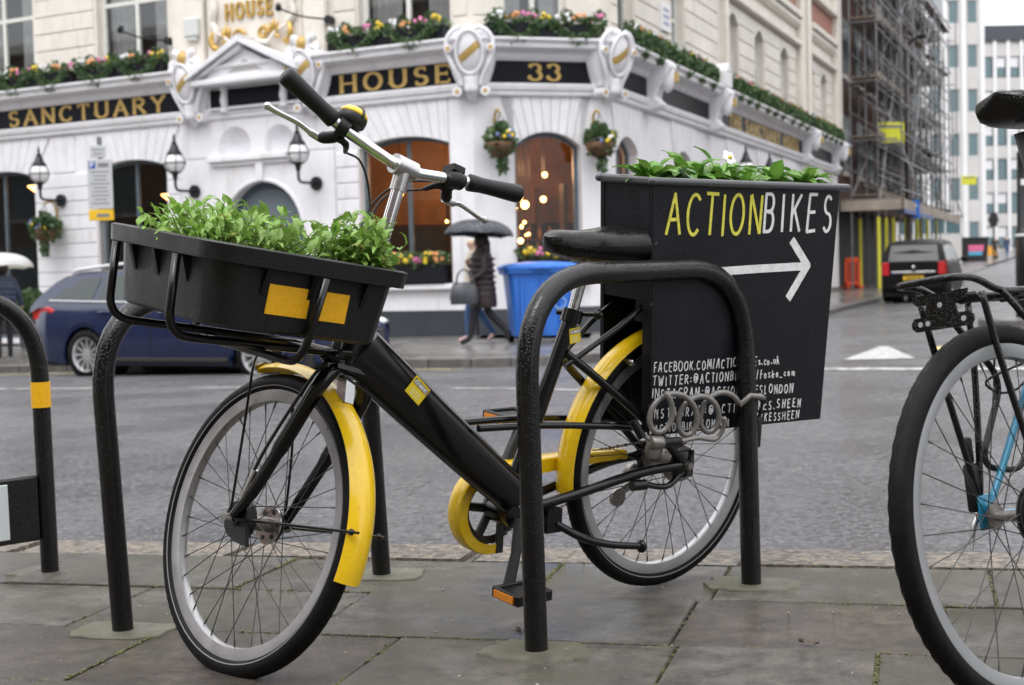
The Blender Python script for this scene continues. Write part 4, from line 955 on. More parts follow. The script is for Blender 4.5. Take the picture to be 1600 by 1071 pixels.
# warm arched picture in the leftmost doorway
mb = MB(); mb.prism([(-12.3, .4), (-11.2, .4), (-11.2, 2.2)]+[(-11.75+.55*math.cos(math.pi*i/8), 2.2+.5*math.sin(math.pi*i/8)) for i in range(1, 8)]+[(-12.3, 2.2)], 1.6, 1.65); obj('arched_mirror', mb, mat('warm_mirror', (.5,.3,.12), .5), PUB, FL)
# topiary in planter by the door
def topiary(M, label):
    root = empty('topiary', M, label, 'plant'); mb = MB(); mb.prism([(-.2, 0), (.2, 0), (.26, .62), (-.26, .62)], -.24, .24); obj('planter', mb, m_plinth, root, M, bevel=.01)
    mb = MB(); foliage(mb, (0, 0, .92), .26, .26, .27, 700, .07); mb.ball((0, 0, .92), .2); obj('clipped_ball', mb, m_leafd, root, M, fix=False, kind='stuff')
q = FL @ V((-10.2, -.75, 0)); topiary(T((q.x, q.y, pave_z(q.x, q.y))), 'clipped box ball in dark planter left of the blue car')
# parking sign on post
px_ = V((-6.05, 21.2, 0)); zg = pave_z(px_.x, px_.y); MS = frame((px_.x, px_.y, zg), (.97, .08, 0))
root = empty('parking_sign', MS, 'grey parking restriction plate with yellow foot on a slim post', 'sign')
mb = MB(); mb.tube([(0, .05, 0), (0, .05, 3.35)], .038, 10); obj('post', mb, mat('grey_post', (.2,.21,.22), .4, .3), root, MS, smooth=40)
mb = MB(); mb.box(-.18, .18, -.012, .012, 2.28, 3.02); pl = obj('plate', mb, mat('sign_grey', (.52,.53,.54), .45), root, MS, bevel=.008)
mb = MB(); mb.box(-.18, .18, -.013, .013, 2.11, 2.27); yp = obj('yellow_plate', mb, mat('sign_yellow', (.8,.5,.02), .4), root, MS, bevel=.006)
mb = MB(); mb.box(-.13, .10, -.012, .012, 3.04, 3.22); sp = obj('small_plate', mb, MATS['sign_grey'], root, MS, bevel=.006)
mb = MB(); mb.box(-.15, -.06, -.016, -.012, 2.88, 2.98); pb = obj('blue_square', mb, mat('parking_blue', (.03,.09,.4), .4), pl, MS)
mb = MB(); letter(mb, 'P', -.128, 2.895, .07, .007, -.018, -.016); obj('lettering', mb, m_white, pl, MS, fix=False)
mb = MB(); mb.box(-.02, .13, -.0165, -.012, 2.90, 2.96)
for k in range(9): w = rnd.uniform(.09, .14); mb.box(-w, w, -.015, -.012, 2.82-k*.058, 2.835-k*.058)
obj('small_print', mb, mat('print_grey', (.2,.2,.22), .5), pl, MS)
mb = MB(); mb.box(-.06, .12, -.017, -.013, 2.16, 2.21); obj('small_print', mb, MATS['print_grey'], yp, MS)
mb = MB(); mb.box(-.1, .07, -.015, -.012, 3.15, 3.165); mb.box(-.08, .05, -.015, -.012, 3.09, 3.105); obj('small_print', mb, MATS['print_grey'], sp, MS)
# blue wheeled bin
m_bin = mat('blue_bin_plastic', (.035,.17,.62), .38, var=.1, vscale=6)
q = V((.42, 22.0, 0)); MBIN = frame((q.x, q.y, pave_z(q.x, q.y)), (.95, .1, 0))
root = empty('wheeled_bin', MBIN, 'bright blue wheeled rubbish bin against the pub wall', 'bin')
def ring(w, d, z, r=.06): return [(x, y, z) for x, y in [(-w, -d+r), (-w+r, -d), (w-r, -d), (w, -d+r), (w, d-r), (w-r, d), (-w+r, d), (-w, d-r)]]
mb = MB(); rg = [ring(.41, .40, .12), ring(.50, .46, 1.06), ring(.56, .52, 1.07), ring(.56, .52, 1.13)]; mb.grid(rg, close_u=True); mb.add(rg[0], [tuple(range(7, -1, -1))]); mb.add(rg[-1], [tuple(range(8))])
for x in (-.3, 0, .3): mb.box(x-.025, x+.025, -.475, -.43, .2, 1.0)
obj('body', mb, m_bin, root, MBIN, bevel=.008)
mb = MB(); rg = [ring(.58, .54, 1.13), ring(.58, .54, 1.18), ring(.50, .46, 1.22), ring(.2, .2, 1.25)]; mb.grid(rg, close_u=True); mb.add(rg[-1], [tuple(range(8))]); mb.box(-.15, .15, -.60, -.54, 1.13, 1.17); obj('lid', mb, m_bin, root, MBIN, bevel=.006)
for sx in (-1, 1):
    mb = MB(); mb.tube([(sx*.36, .30, .1), (sx*.44, .30, .1)], .1, 14); obj('wheel', mb, m_rub, root, MBIN, smooth=40)
    mb = MB(); mb.tube([(sx*.33, -.3, .07), (sx*.37, -.3, .07)], .07, 12); mb.tube([(sx*.35, -.3, .07), (sx*.35, -.3, .14)], .02, 6); obj('castor', mb, m_rub, root, MBIN, smooth=40)
mb = MB(); mb.tube([(.27+.09*math.cos(2*math.pi*k/14), -.478, .62+.09*math.sin(2*math.pi*k/14)) for k in range(14)], .012, 5, closed=True); obj('emblem', mb, mat('pale_blue_print', (.25,.42,.75), .5), root, MBIN)

# back bar shelves with bottles, seen deep inside the two lit windows
m_btl = mat('amber_bottle', (.25,.10,.03), .15, coat=.5); m_wood = mat('dark_bar_wood', (.05,.022,.010), .45, var=.3)
for M, u0, u1, lab in ((FL, -2.4, -.3, 'back bar shelf of bottles inside the window behind the stem'), (FC, .7, 2.2, 'back bar shelf of bottles inside the corner window')):
    root = empty('bar_shelf', M @ T(((u0+u1)/2, 3.6, -.04)), lab, 'shelf')
    mb = MB(); mb.box(u0-.3, u1+.3, 3.4, 3.9, -.04, 1.1); obj('counter', mb, m_wood, root, M)
    for z in (1.3, 1.62): mb = MB(); mb.box(u0-.3, u1+.3, 3.7, 3.9, z-.03, z); obj('board', mb, m_wood, root, M)
    for u in (u0-.2, (u0+u1)/2, u1+.2): mb = MB(); mb.box(u-.05, u+.05, 3.72, 3.88, 1.1, 2.7); obj('upright', mb, m_wood, root, M)
    for z in (1.3, 1.62):
        for k in range(9):
            mb = MB(); mb.lathe([(.035, 0), (.038, .02), (.038, .15), (.015, .2), (.013, .26)], 8, T((u0+(u1-u0)*(k+.5)/9+rnd.uniform(-.03, .03), 3.76, z))); obj('bottle', mb, m_btl, root, M, smooth=50)
# ================================================================== CARS
def car(name, M, label, p, paint, reg=None):
    root = empty(name, M, label, 'car')
    wb2 = p['wb']/2; xr, xf = -wb2-p['ro'], wb2+p['fo']; hw = p['w']/2; rw = p['rw']; arch = rw+.055
    def ip(tab, x):
        if x <= tab[0][0]: return tab[0][1]
        for (a, b), (c, d) in zip(tab, tab[1:]):
            if x <= c: return b+(d-b)*(x-a)/(c-a)
        return tab[-1][1]
    N = 110; xs_ = [xr+(xf-xr)*i/N for i in range(N+1)]
    def half(x): return hw*ip([(xr, .80), (xr+.08, .90), (xr+.35, .97), (xr+.9, 1.), (xf-1.2, 1.), (xf-.5, .95), (xf-.15, .84), (xf, .66)], x)
    def zbot(x):
        z = ip([(xr, .36), (xr+.25, .26), (xr+.6, .2), (xf-.5, .2), (xf-.1, .24), (xf, .3)], x)
        for ax in (-wb2, wb2):
            dx = abs(x-ax)
            if dx < arch: z = max(z, rw+math.sqrt(arch*arch-dx*dx))
        return z
    def ztop(x): return ip(p['top'], x)
    mb = MB(); rows_ = []
    for x in xs_:
        h = half(x); zb = zbot(x); zt = ztop(x); zw = zt-.10
        sec = [(h*.95, zb), (h*.985, max(zb+.02, .34)), (h, max(zb+.04, .55)), (h*.995, max(zb+.06, .70)), (h*.975, max(zb+.08, zw)), (h*.94, zt-.02), (h*.86, zt), (h*.4, zt+p.get('crown', .03)), (0, zt+p.get('crown', .03)*1.2)]
        rows_.append([(x, y, z) for y, z in sec]+[(x, -y, z) for y, z in reversed(sec[:-1])])
    mb.grid(rows_); k = len(rows_[0]); mb.add(rows_[0], [tuple(range(k-1, -1, -1))]); mb.add(rows_[-1], [tuple(range(k))])
    body = obj('body', mb, paint, root, M, smooth=32)
    mb = MB(); mb.box(xr+.2, xf-.2, -hw*.86, hw*.86, .18, .5); obj('underbody', mb, m_dark, root, M)
    # greenhouse
    gb, gr = hw*.93, hw*p.get('roofw', .70)
    def gz(x): return ip(p['roof'], x)
    x0, x1 = p['roof'][0][0], p['roof'][-1][0]; n = 40; rows_ = []
    for i in range(n+1):
        x = x0+(x1-x0)*i/n; zt = gz(x); zb = ztop(x)-.03; f = max(0.02, min(1, (zt-zb)/(p['h']-zb)))
        wt = gb+(gr-gb)*f
        sec = [(gb, zb), (gb+(wt-gb)*.5, zb+(zt-.05*f-zb)*.5), (wt, zt-.05*f), (wt*.88, zt-.01*f), (0, zt+.02*f)]
        rows_.append([(x, y, z) for y, z in sec]+[(x, -y, z) for y, z in reversed(sec[:-1])])
    mb = MB(); mb.grid(rows_); cab = obj('roof', mb, paint, root, M, smooth=40)
    def gy(x, z):
        zt = gz(x); zb = ztop(x)-.03; f = max(0.02, min(1, (zt-zb)/(p['h']-zb))); wt = gb+(gr-gb)*f
        t = (z-zb)/max(.01, zt-.05*f-zb); return gb+(wt-gb)*max(0, min(1, t))
    mg = p['glass']
    for s in (-1, 1):
        for poly in p['side']:
            mb = MB(); m_ = len(poly); cx = sum(q[0] for q in poly)/m_; cz = sum(q[1] for q in poly)/m_
            pts = []
            for i in range(m_):
                a, b = poly[i], poly[(i+1) % m_]
                for k in range(4): t = k/4; pts.append((a[0]+(b[0]-a[0])*t, a[1]+(b[1]-a[1])*t))
            vs = [(x, s*(gy(x, z)+.006), z) for x, z in pts]+[(cx, s*(gy(cx, cz)+.006), cz)]
            mb.add(vs, [(i, (i+1) % len(pts), len(pts)) for i in range(len(pts))]); obj('side_window', mb, mg, root, M, smooth=180)
        mb = MB()
        poly = p['trim']; mb.tube([(x, s*(gy(x, z)+.008), z) for x, z in poly], .011, 5); obj('window_trim', mb, m_chrome, root, M)
        if p.get('rail'): 
            mb = MB(); a, b, z = p['rail']; mb.tube(catmull([(a, s*gr*.9, gz(a)-.0), (a+.12, s*gr*.9, gz(a)+.05), ((a+b)/2, s*gr*.9, z+.05), (b-.12, s*gr*.9, gz(b)+.05), (b, s*gr*.9, gz(b)-.01)], 6), .022, 6); obj('roof_rail', mb, mat('silver_rail', (.75,.75,.76), .35, .4), root, M, smooth=180)
        mb = MB(); mb.add([(x, s*(half(x)+.004), z) for x, z in p['tail']], [tuple(range(len(p['tail'])))]); 
        vs = [(x, s*(half(x)*(.97 if z > .8 else 1)+.006), z) for x, z in p['tail']]; vi = [(x+.04, s*(half(x)*.90), z) for x, z in p['tail']]; nn = len(vs)
        tl = MB(); tl.add(vs+vi, [tuple(range(nn)), tuple(range(2*nn-1, nn-1, -1))]+[(i, (i+1) % nn, (i+1) % nn+nn, i+nn) for i in range(nn)])
        w0, w1, z0, z1 = p['tailr']; tl.box(xr-.012, xr+.14, s*w0, s*w1, z0, z1); obj('tail_light', tl, mat('tail_lamp_red', (.55,.02,.02), .15, coat=.6), root, M, bevel=.01)
        hl = MB(); hl.ball((xf-.22, s*hw*.70, p['hlz']), .2, 12, 8, sz=(.75, .8, .38)); obj('headlight', hl, mat('headlamp_glass', (.75,.78,.8), .08, coat=.8), root, M, smooth=180)
        mi = MB(); mx = p['mirror']; mi.ball((mx, s*(hw+.1), p['mz']), .12, 10, 6, sz=(.7, 1., .65)); mi.box(mx-.03, mx+.03, min(s*hw*.9, s*(hw+.06)), max(s*hw*.9, s*(hw+.06)), p['mz']-.06, p['mz']-.02); obj('mirror', mi, paint, root, M, smooth=60)
        for x, z in p['handles']:
            hb = MB(); hb.tube([(x-.1, s*(half(x)+.0), z), (x-.06, s*(half(x)+.02), z), (x+.06, s*(half(x)+.02), z), (x+.1, s*(half(x)), z)], .014, 6); obj('door_handle', hb, paint, root, M, smooth=60)
        for x in p['seams']:
            sb = MB(); pts = [(x, s*(half(x)*.99), .32), (x, s*(half(x)+.003), .55), (x, s*(half(x)+.001), .7), (x, s*(half(x)*.976), ztop(x)-.1)]; sb.tube(pts, .005, 4); obj('door_seam', sb, m_dark, root, M)
        sk = MB(); sk.tube([(x, s*(half(x)*.985), .27) for x in (-wb2+arch+.05, 0, wb2-arch-.05)], .035, 6); obj('sill_trim', sk, m_dark, root, M, smooth=60)
        for ax in (-wb2, wb2):
            E = M @ T((ax, s*(hw-.115), rw)) @ Rx(-math.pi/2*s)     # local z points outward
            wh = MB(); wd = .11
            wh.lathe([(rw*.66, -wd), (rw*.9, -wd), (rw*.985, -wd*.75), (rw, -wd*.4), (rw, wd*.4), (rw*.985, wd*.75), (rw*.9, wd), (rw*.70, wd), (rw*.66, wd*.8)], 32, closed=True)
            w = obj('wheel', wh, m_rub, root, E, smooth=50)
            rm = MB(); rm.lathe([(rw*.60, -wd*.5), (rw*.68, wd*.88), (rw*.70, wd*.95), (rw*.66, wd*.96), (rw*.62, wd*.7)], 32, closed=True); rm.lathe([(.002, wd*.7), (.05, wd*.68), (.06, wd*.5)], 14)
            ns = p.get('nsp', 10)
            for k in range(ns):
                R2 = Rz(2*math.pi*k/ns); rm.box(.04, rw*.65, -.016, .016, wd*.40, wd*.62, R2)
            obj('alloy_rim', rm, mat('car_alloy', (.6,.61,.62), .3, .7), w, E, smooth=40)
            bk = MB(); bk.lathe([(.002, wd*.1), (rw*.62, wd*.1)], 24); obj('brake_disc', bk, m_dark, w, E)
            ah = MB(); ah.tube([(ax+arch*math.cos(t), s*(half(ax)-.03), rw+arch*math.sin(t)) for t in [math.pi*i/14 for i in range(15)]], .028, 6); obj('arch_lip', ah, m_dark if p.get('darklip') else paint, root, M, smooth=60)
            hb = MB(); hb.tube([(ax, s*(half(ax)-.5), rw+.02), (ax, s*(half(ax)-.26), rw+.02)], arch-.01, 24); obj('wheel_well', hb, m_dark, root, M)
    # rear glass, plates, bumper, grille
    (xa, za, wa), (xb, zb_, wb_) = p['rglass']
    mb = MB(); mb.add([(xa, -wa, za), (xa, wa, za), (xb, wb_, zb_), (xb, -wb_, zb_)], [(0, 1, 2, 3)]); obj('rear_window', mb, mg, root, M)
    (xa, za, wa), (xb, zb_, wb_) = p['fglass']
    mb = MB(); mb.add([(xa, -wa, za), (xa, wa, za), (xb, wb_, zb_), (xb, -wb_, zb_)], [(0, 1, 2, 3)]); obj('windscreen', mb, mg, root, M)
    mb = MB(); mb.box(xr-.05, xr+.3, -hw*.8, hw*.8, .34, .60); obj('rear_bumper', mb, p.get('bump', paint), root, M, bevel=.05, seg=3, smooth=50)
    mb = MB(); mb.box(xr-.03, xr-.008, -.26, .26, p['platez'], p['platez']+.115); pl_ = obj('rear_number_plate', mb, mat('yellow_plate', (.8,.5,.03), .4), root, M)
    mb = MB()
    for k in range(7): mb.box(xr-.034, xr-.03, -.21+k*.06, -.17+k*.06, p['platez']+.03, p['platez']+.085)
    obj('plate_marks', mb, m_ink, pl_, M)
    if p.get('strip'):
        mb = MB(); mb.box(xr-.03, xr-.005, -hw*.62, hw*.62, p['strip'], p['strip']+.06); obj('chrome_strip', mb, m_chrome, root, M, bevel=.01)
        mb = MB(); mb.ball((xr-.03, 0, p['strip']+.16), .05, sz=(.3, 1, 1)); obj('badge', mb, m_chrome, root, M, smooth=180)
    mb = MB(); mb.box(xf-.12, xf+.02, -hw*.5, hw*.5, .42, .62); gl = obj('grille', mb, m_dark, root, M, bevel=.02)
    mb = MB()
    for k in range(4): mb.box(xf+.0, xf+.03, -hw*.48, hw*.48, .45+k*.045, .462+k*.045)
    obj('grille_bars', mb, m_chrome, gl, M)
    mb = MB(); mb.box(xf+.0, xf+.035, -.26, .26, .28, .39); obj('front_number_plate', mb, m_white, root, M)
    return root
m_navy = mat('navy_metallic', (.006,.014,.055), .2, .0, coat=.6, var=.04)
m_dgrey = mat('dark_grey_metallic', (.010,.010,.011), .45, .0, spec=.12)
m_cg2 = mat('privacy_glass', (.012,.014,.015), .12, spec=.3)
m_cg = mat('car_glass', (.03,.04,.04), .06, spec=.6)
EST = dict(wb=2.85, ro=1.06, fo=.96, w=1.85, rw=.335, h=1.48, roofw=.72, crown=.03, glass=m_cg,
  top=[(-2.485, .92), (-2.3, 1.0), (-1.2, .985), (.6, .96), (1.2, .94), (1.9, .84), (2.25, .72), (2.385, .62)],
  roof=[(-2.47, 1.0), (-2.33, 1.15), (-2.05, 1.38), (-1.8, 1.44), (-.6, 1.48), (.25, 1.45), (.55, 1.38), (1.28, .96)],
  side=[[(-2.05, 1.08), (-1.35, 1.06), (-1.28, 1.36), (-1.62, 1.33), (-1.9, 1.2)], [(-1.25, 1.06), (-.32, 1.03), (-.3, 1.385), (-1.18, 1.37)], [(-.24, 1.03), (.82, 1.01), (.42, 1.33), (-.2, 1.385)]],
  trim=[(-2.12, 1.06), (-1.3, 1.035), (-.3, 1.01), (.9, .99)], rail=(-1.9, .25, 1.48),
  tail=[(-2.42, .80), (-2.05, .86), (-2.0, .93), (-2.12, .98), (-2.4, .97)], tailr=(.45, .78, .80, .97), hlz=.68, mirror=.78, mz=1.02,
  handles=[(-1.05, .90), (-.02, .88)], seams=[-1.32, -.27, .95], rglass=((-2.47, 1.04, .62), (-2.10, 1.37, .55)), fglass=((1.24, 1.0, .70), (.6, 1.37, .58)), platez=.72, nsp=12)
_o = V((-3.97, 18.95, 0)); zc_ = -.385
car('estate_car', frame((_o.x, _o.y, zc_), dL), 'dark blue estate car parked beyond the front tray', EST, m_navy)
MPV = dict(wb=2.70, ro=.9, fo=.87, w=1.80, rw=.32, h=1.66, roofw=.74, crown=.03, glass=m_cg2,
  top=[(-2.25, 1.02), (-1.2, 1.03), (.6, 1.0), (1.3, .98), (1.9, .86), (2.15, .74), (2.22, .66)],
  roof=[(-2.25, 1.04), (-2.17, 1.3), (-2.02, 1.55), (-1.8, 1.61), (-.4, 1.66), (.5, 1.6), (1.5, .99)],
  side=[[(-1.95, 1.12), (-1.3, 1.1), (-1.28, 1.5), (-1.8, 1.48)], [(-1.2, 1.1), (-.3, 1.08), (-.28, 1.52), (-1.2, 1.5)], [(-.2, 1.08), (.95, 1.06), (.5, 1.46), (-.2, 1.52)]],
  trim=[(-2.0, 1.08), (.9, 1.03)], tail=[(-2.24, .72), (-2.05, .74), (-2.0, 1.1), (-2.1, 1.16), (-2.24, 1.1)], tailr=(.62, .80, .74, 1.08), hlz=.74, mirror=.9, mz=1.1,
  handles=[(-1.0, .95), (0, .93)], seams=[-1.25, -.2, .9], rglass=((-2.262, 1.10, .64), (-2.06, 1.52, .58)), fglass=((1.46, 1.03, .7), (.55, 1.58, .6)), platez=.60, strip=.78, nsp=7)
_m = B0+nR*(2.6+1.15)+dR*15.8
car('people_carrier', frame((_m.x, _m.y, road_z(_m.x, _m.y)-.0), (dR.x, dR.y, .02)), 'dark grey people carrier seen from behind beside yellow poles', MPV, m_dgrey)
# ================================================================== PEOPLE
def person(name, M, J, E, mats, label, cat='person', subd=1, head=None):
    """one continuous skinned body; J joint -> (x,y,z, radius, material index)"""
    names = list(J); idx = {k: i for i, k in enumerate(names)}
    me = bpy.data.meshes.new(name); me.from_pydata([J[k][:3] for k in names], [(idx[a], idx[b]) for a, b in E], [])
    o = bpy.data.objects.new(name, me); COL.objects.link(o)
    sk = o.modifiers.new('skin', 'SKIN'); sk.use_smooth_shade = True
    for k in names:
        sv = me.skin_vertices[0].data[idx[k]]; r = J[k][3]; sv.radius = (r, r) if not isinstance(r, tuple) else r; sv.use_root = (k == 'pelvis')
    su = o.modifiers.new('sub', 'SUBSURF'); su.levels = subd; su.render_levels = subd
    dg = bpy.context.evaluated_depsgraph_get(); em = bpy.data.meshes.new_from_object(o.evaluated_get(dg))
    for m in mats: em.materials.append(m)
    segs = [(V(J[a][:3]), V(J[b][:3]), J[b][4], J[a][4]) for a, b in E]
    for pg in em.polygons:
        c = V(pg.center); best = None
        for a, b, mi, mj in segs:
            ab = b-a; t = max(0, min(1, (c-a).dot(ab)/max(1e-9, ab.dot(ab)))); d = (c-a-ab*t).length
            if best is None or d < best[0]: best = (d, mi)
        pg.material_index = best[1]; pg.use_smooth = True
    o.modifiers.clear(); o.data = em; bpy.data.meshes.remove(me)
    place(o, None, M); return tag(o, label, cat)
EDG = [('pelvis', 'waist'), ('waist', 'chest'), ('chest', 'neck'), ('neck', 'head'), ('head', 'crown'), ('head', 'nose'), ('chest', 'shl'), ('shl', 'ell'), ('ell', 'wrl'), ('wrl', 'hal'), ('chest', 'shr'), ('shr', 'elr'), ('elr', 'wrr'), ('wrr', 'har'), ('pelvis', 'hil'), ('hil', 'knl'), ('knl', 'anl'), ('anl', 'tol'), ('pelvis', 'hir'), ('hir', 'knr'), ('knr', 'anr'), ('anr', 'tor')]
def pose(**k):
    J = dict(pelvis=(0, 0, .93, .13, 1), waist=(0, 0, 1.05, .12, 2), chest=(.01, 0, 1.26, .14, 2), neck=(.02, 0, 1.44, .055, 0), head=(.04, 0, 1.53, .088, 0), crown=(.03, 0, 1.61, .07, 3), nose=(.125, 0, 1.53, .018, 0),
      shl=(0, .17, 1.36, .065, 2), ell=(-.03, .22, 1.10, .048, 2), wrl=(.06, .22, .88, .034, 2), hal=(.09, .22, .80, .032, 0), shr=(0, -.17, 1.36, .065, 2), elr=(-.03, -.22, 1.10, .048, 2), wrr=(.06, -.22, .88, .034, 2), har=(.09, -.22, .80, .032, 0),
      hil=(0, .09, .88, .095, 1), knl=(.03, .09, .49, .062, 1), anl=(0, .09, .09, .042, 1), tol=(.14, .09, .04, .036, 4), hir=(0, -.09, .88, .095, 1), knr=(.03, -.09, .49, .062, 1), anr=(0, -.09, .09, .042, 1), tor=(.14, -.09, .04, .036, 4))
    J.update(k); return J
m_skin = mat('skin', (.52,.33,.25), .5, sub=.1); m_hair = mat('dark_hair', (.02,.014,.011), .45, var=.3, vscale=40)
m_blk = mat('black_cloth', (.014,.014,.017), .7, var=.2); m_coat = mat('brown_quilted_coat', (.024,.014,.015), .55, var=.3, vscale=6)
m_cream = mat('cream_jacket', (.66,.60,.5), .7, var=.1); m_jean = mat('blue_denim', (.04,.09,.21), .8, var=.2); m_pinks = mat('pink_shoe', (.62,.42,.4), .5)
m_navyj = mat('navy_quilted_jacket', (.03,.045,.09), .5, var=.25, vscale=8); m_umb = mat('dark_dotted_umbrella', (.035,.04,.05), .5, alt=(.25,.26,.28), alt_t=(.6,.63), altscale=26); m_umw = mat('white_umbrella', (.72,.72,.76), .5, trans=.3)
def umbrella(M, label, m, r=.52, h=.24, tilt=(0, 0), shaft=.75):
    E = M @ Rx(tilt[0]) @ Ry(tilt[1]); root = empty('umbrella', M, label, 'umbrella')
    mb = MB(); rows_ = []; n = 32
    for i in range(9):
        t = i/8; rows_.append([])
        for k in range(n):
            a = 2*math.pi*k/n; sc = 1-.05*t*abs(math.sin(4*a)); rr = r*math.sin(t*math.pi/2*.98)*sc
            rows_[-1].append((rr*math.cos(a)+1e-5, rr*math.sin(a), h*(math.cos(t*math.pi/2)**.9)+.02*t*abs(math.sin(4*a))))
    mb.grid(rows_, close_u=True); obj('canopy', mb, m, root, E, smooth=180)
    mb = MB(); mb.tube([(0, 0, h+.06), (0, 0, h-shaft)], .006, 6); mb.tube(catmull([(0, 0, h-shaft), (0, 0, h-shaft-.1), (.03, 0, h-shaft-.14), (.06, 0, h-shaft-.1)], 4), .012, 6); obj('shaft', mb, m_iron, root, E, smooth=180)
    mb = MB()
    for k in range(8):
        a = 2*math.pi*k/8; mb.tube([(r*.99*math.sin(t*math.pi/2)*math.cos(a), r*.99*math.sin(t*math.pi/2)*math.sin(a), h*math.cos(t*math.pi/2)**.9-.008) for t in (0.02, .25, .5, .75, .98)], .003, 4)
    obj('ribs', mb, m_iron, root, E)
def loft(rings, n=18):
    """closed garment: rings of (cx, cy, z, rx, ry)"""
    return [[(cx+rx*math.cos(2*math.pi*k/n), cy+ry*math.sin(2*math.pi*k/n), z) for k in range(n)] for cx, cy, z, rx, ry in rings]
# woman walking left under the dotted umbrella (local +x is her walking direction)
wpos = V((-.42, 21.4, 0)); zw_ = pave_z(wpos.x, wpos.y)+.012; MW = frame((wpos.x, wpos.y, zw_), (-.97, -.1, 0))
J = pose(hil=(0, .08, .88, .085, 1), knl=(.14, .08, .50, .068, 1), anl=(.22, .08, .10, .05, 4), tol=(.37, .08, .04, .042, 4), hir=(0, -.08, .88, .085, 1), knr=(-.08, -.08, .49, .068, 1), anr=(-.36, -.08, .20, .05, 4), tor=(-.36, -.08, .05, .042, 4),
  elr=(.06, -.20, 1.12, .05, 2), wrr=(.2, -.16, 1.22, .036, 2), har=(.22, -.14, 1.30, .034, 0), ell=(-.02, .22, 1.1, .05, 2), wrl=(.16, .2, 1.0, .036, 2), hal=(.22, .2, .97, .034, 0))
w = person('person', MW, J, EDG, [m_skin, m_blk, m_coat, m_hair, m_blk], 'person in long dark quilted coat walking under the dotted umbrella')
mb = MB(); mb.grid(loft([(0, 0, .56, .20, .22), (0, 0, .62, .215, .235), (.0, 0, .8, .20, .22), (0, 0, 1.0, .17, .19), (.0, 0, 1.2, .175, .2), (0, 0, 1.36, .15, .19), (.01, 0, 1.43, .09, .1), (.02, 0, 1.47, .08, .085)]), close_u=True)
for z in [.66+.09*k for k in range(8)]: mb.tube([( .0+(.195-.02*(z-.6))*math.cos(t), (.215-.02*(z-.6))*math.sin(t), z) for t in [2*math.pi*k/18 for k in range(18)]], .022, 5, closed=True)
obj('coat', mb, m_coat, w, MW, smooth=180, fix=False)
mb = MB(); mb.ball((.0, 0, 1.56), .115, 12, 8, sz=(1, 1, 1.1)); mb.grid(loft([(-.06, 0, 1.24, .06, .10), (-.05, 0, 1.4, .085, .12), (-.03, 0, 1.55, .1, .115), (-.01, 0, 1.62, .06, .07)]), close_u=True); obj('hair', mb, m_hair, w, MW, smooth=180, fix=False)
umbrella(frame((wpos.x-.03, wpos.y-.08, zw_+1.64), (-.97, -.1, 0)), 'dark dotted umbrella held over the walking person', m_umb, tilt=(.05, -.06), shaft=.62)
# her handbag
MH = frame((wpos.x-.27, wpos.y-.28, zw_+.62), (-.97, -.1, 0)); bag = empty('handbag', MH, 'large grey leather handbag hanging from her arm', 'bag'); m_bag = mat('grey_leather', (.05,.055,.065), .35, var=.2, vscale=10)
mb = MB(); rg = [ring(.20, .08, 0, .05), ring(.22, .10, .1, .05), ring(.19, .075, .26, .05), ring(.15, .03, .33, .02)]; mb.grid(rg, close_u=True); mb.add(rg[0], [tuple(range(7, -1, -1))]); mb.add(rg[-1], [tuple(range(8))]); obj('body', mb, m_bag, bag, MH, smooth=60)
for y in (-.05, .05):
    mb = MB(); mb.tube(catmull([(-.12, y, .3), (-.09, y, .44), (0, y*.4, .52), (.09, y, .44), (.12, y, .3)], 5), .012, 6); obj('handle', mb, m_bag, bag, MH, smooth=180)
# companion half hidden behind her
cpos = wpos+V((-.12, .6, 0)); zc2 = pave_z(cpos.x, cpos.y)+.012; MCp = frame((cpos.x, cpos.y, zc2), (-.97, -.1, 0))
J = pose(knl=(.14, .09, .50, .06, 1), anl=(.14, .09, .10, .042, 1), tol=(.29, .09, .04, .038, 4), knr=(-.05, -.09, .49, .06, 1), anr=(-.28, -.09, .14, .042, 1), tor=(-.18, -.09, .04, .038, 4))
c2 = person('person', MCp, J, EDG, [m_skin, m_jean, m_cream, mat('fair_hair', (.55,.42,.25), .5), m_pinks], 'person in cream jacket and jeans half hidden behind the long coat')
mb = MB(); mb.grid(loft([(0, 0, .82, .17, .21), (0, 0, 1.0, .17, .2), (0, 0, 1.25, .17, .21), (0, 0, 1.38, .13, .18), (.02, 0, 1.44, .07, .08)]), close_u=True); obj('jacket', mb, m_cream, c2, MCp, smooth=180, fix=False)
# person at the left edge under a white umbrella, back to the camera
lp = V((-8.35, 23.4, 0)); zl = pave_z(lp.x, lp.y)+.012; ML = frame((lp.x, lp.y, zl), (-.35, .93, 0)) @ Sc(.97, .97, .97)
J = pose(knl=(.05, .09, .49, .062, 1), anl=(-.12, .09, .12, .042, 1), tol=(-.02, .09, .04, .036, 4), knr=(.08, -.09, .49, .062, 1), anr=(.10, -.09, .09, .042, 1), elr=(.0, -.26, 1.1, .055, 2), ell=(.05, .22, 1.14, .055, 2), wrl=(.2, .14, 1.25, .036, 2), hal=(.22, .12, 1.32, .034, 0), wrr=(.08, -.30, .92, .04, 2), har=(.1, -.3, .86, .034, 0))
l = person('person', ML, J, EDG, [m_skin, m_blk, m_navyj, m_hair, m_blk], 'person in navy quilted jacket with back turned at the left edge')
mb = MB(); mb.grid(loft([(0, 0, .78, .18, .23), (0, 0, .95, .17, .21), (0, 0, 1.2, .18, .24), (0, 0, 1.36, .14, .2), (.02, 0, 1.45, .075, .085)]), close_u=True)
for z in (.86, .95, 1.04, 1.13, 1.22): mb.tube([(.17*math.cos(t), .222*math.sin(t), z) for t in [2*math.pi*k/18 for k in range(18)]], .026, 5, closed=True)
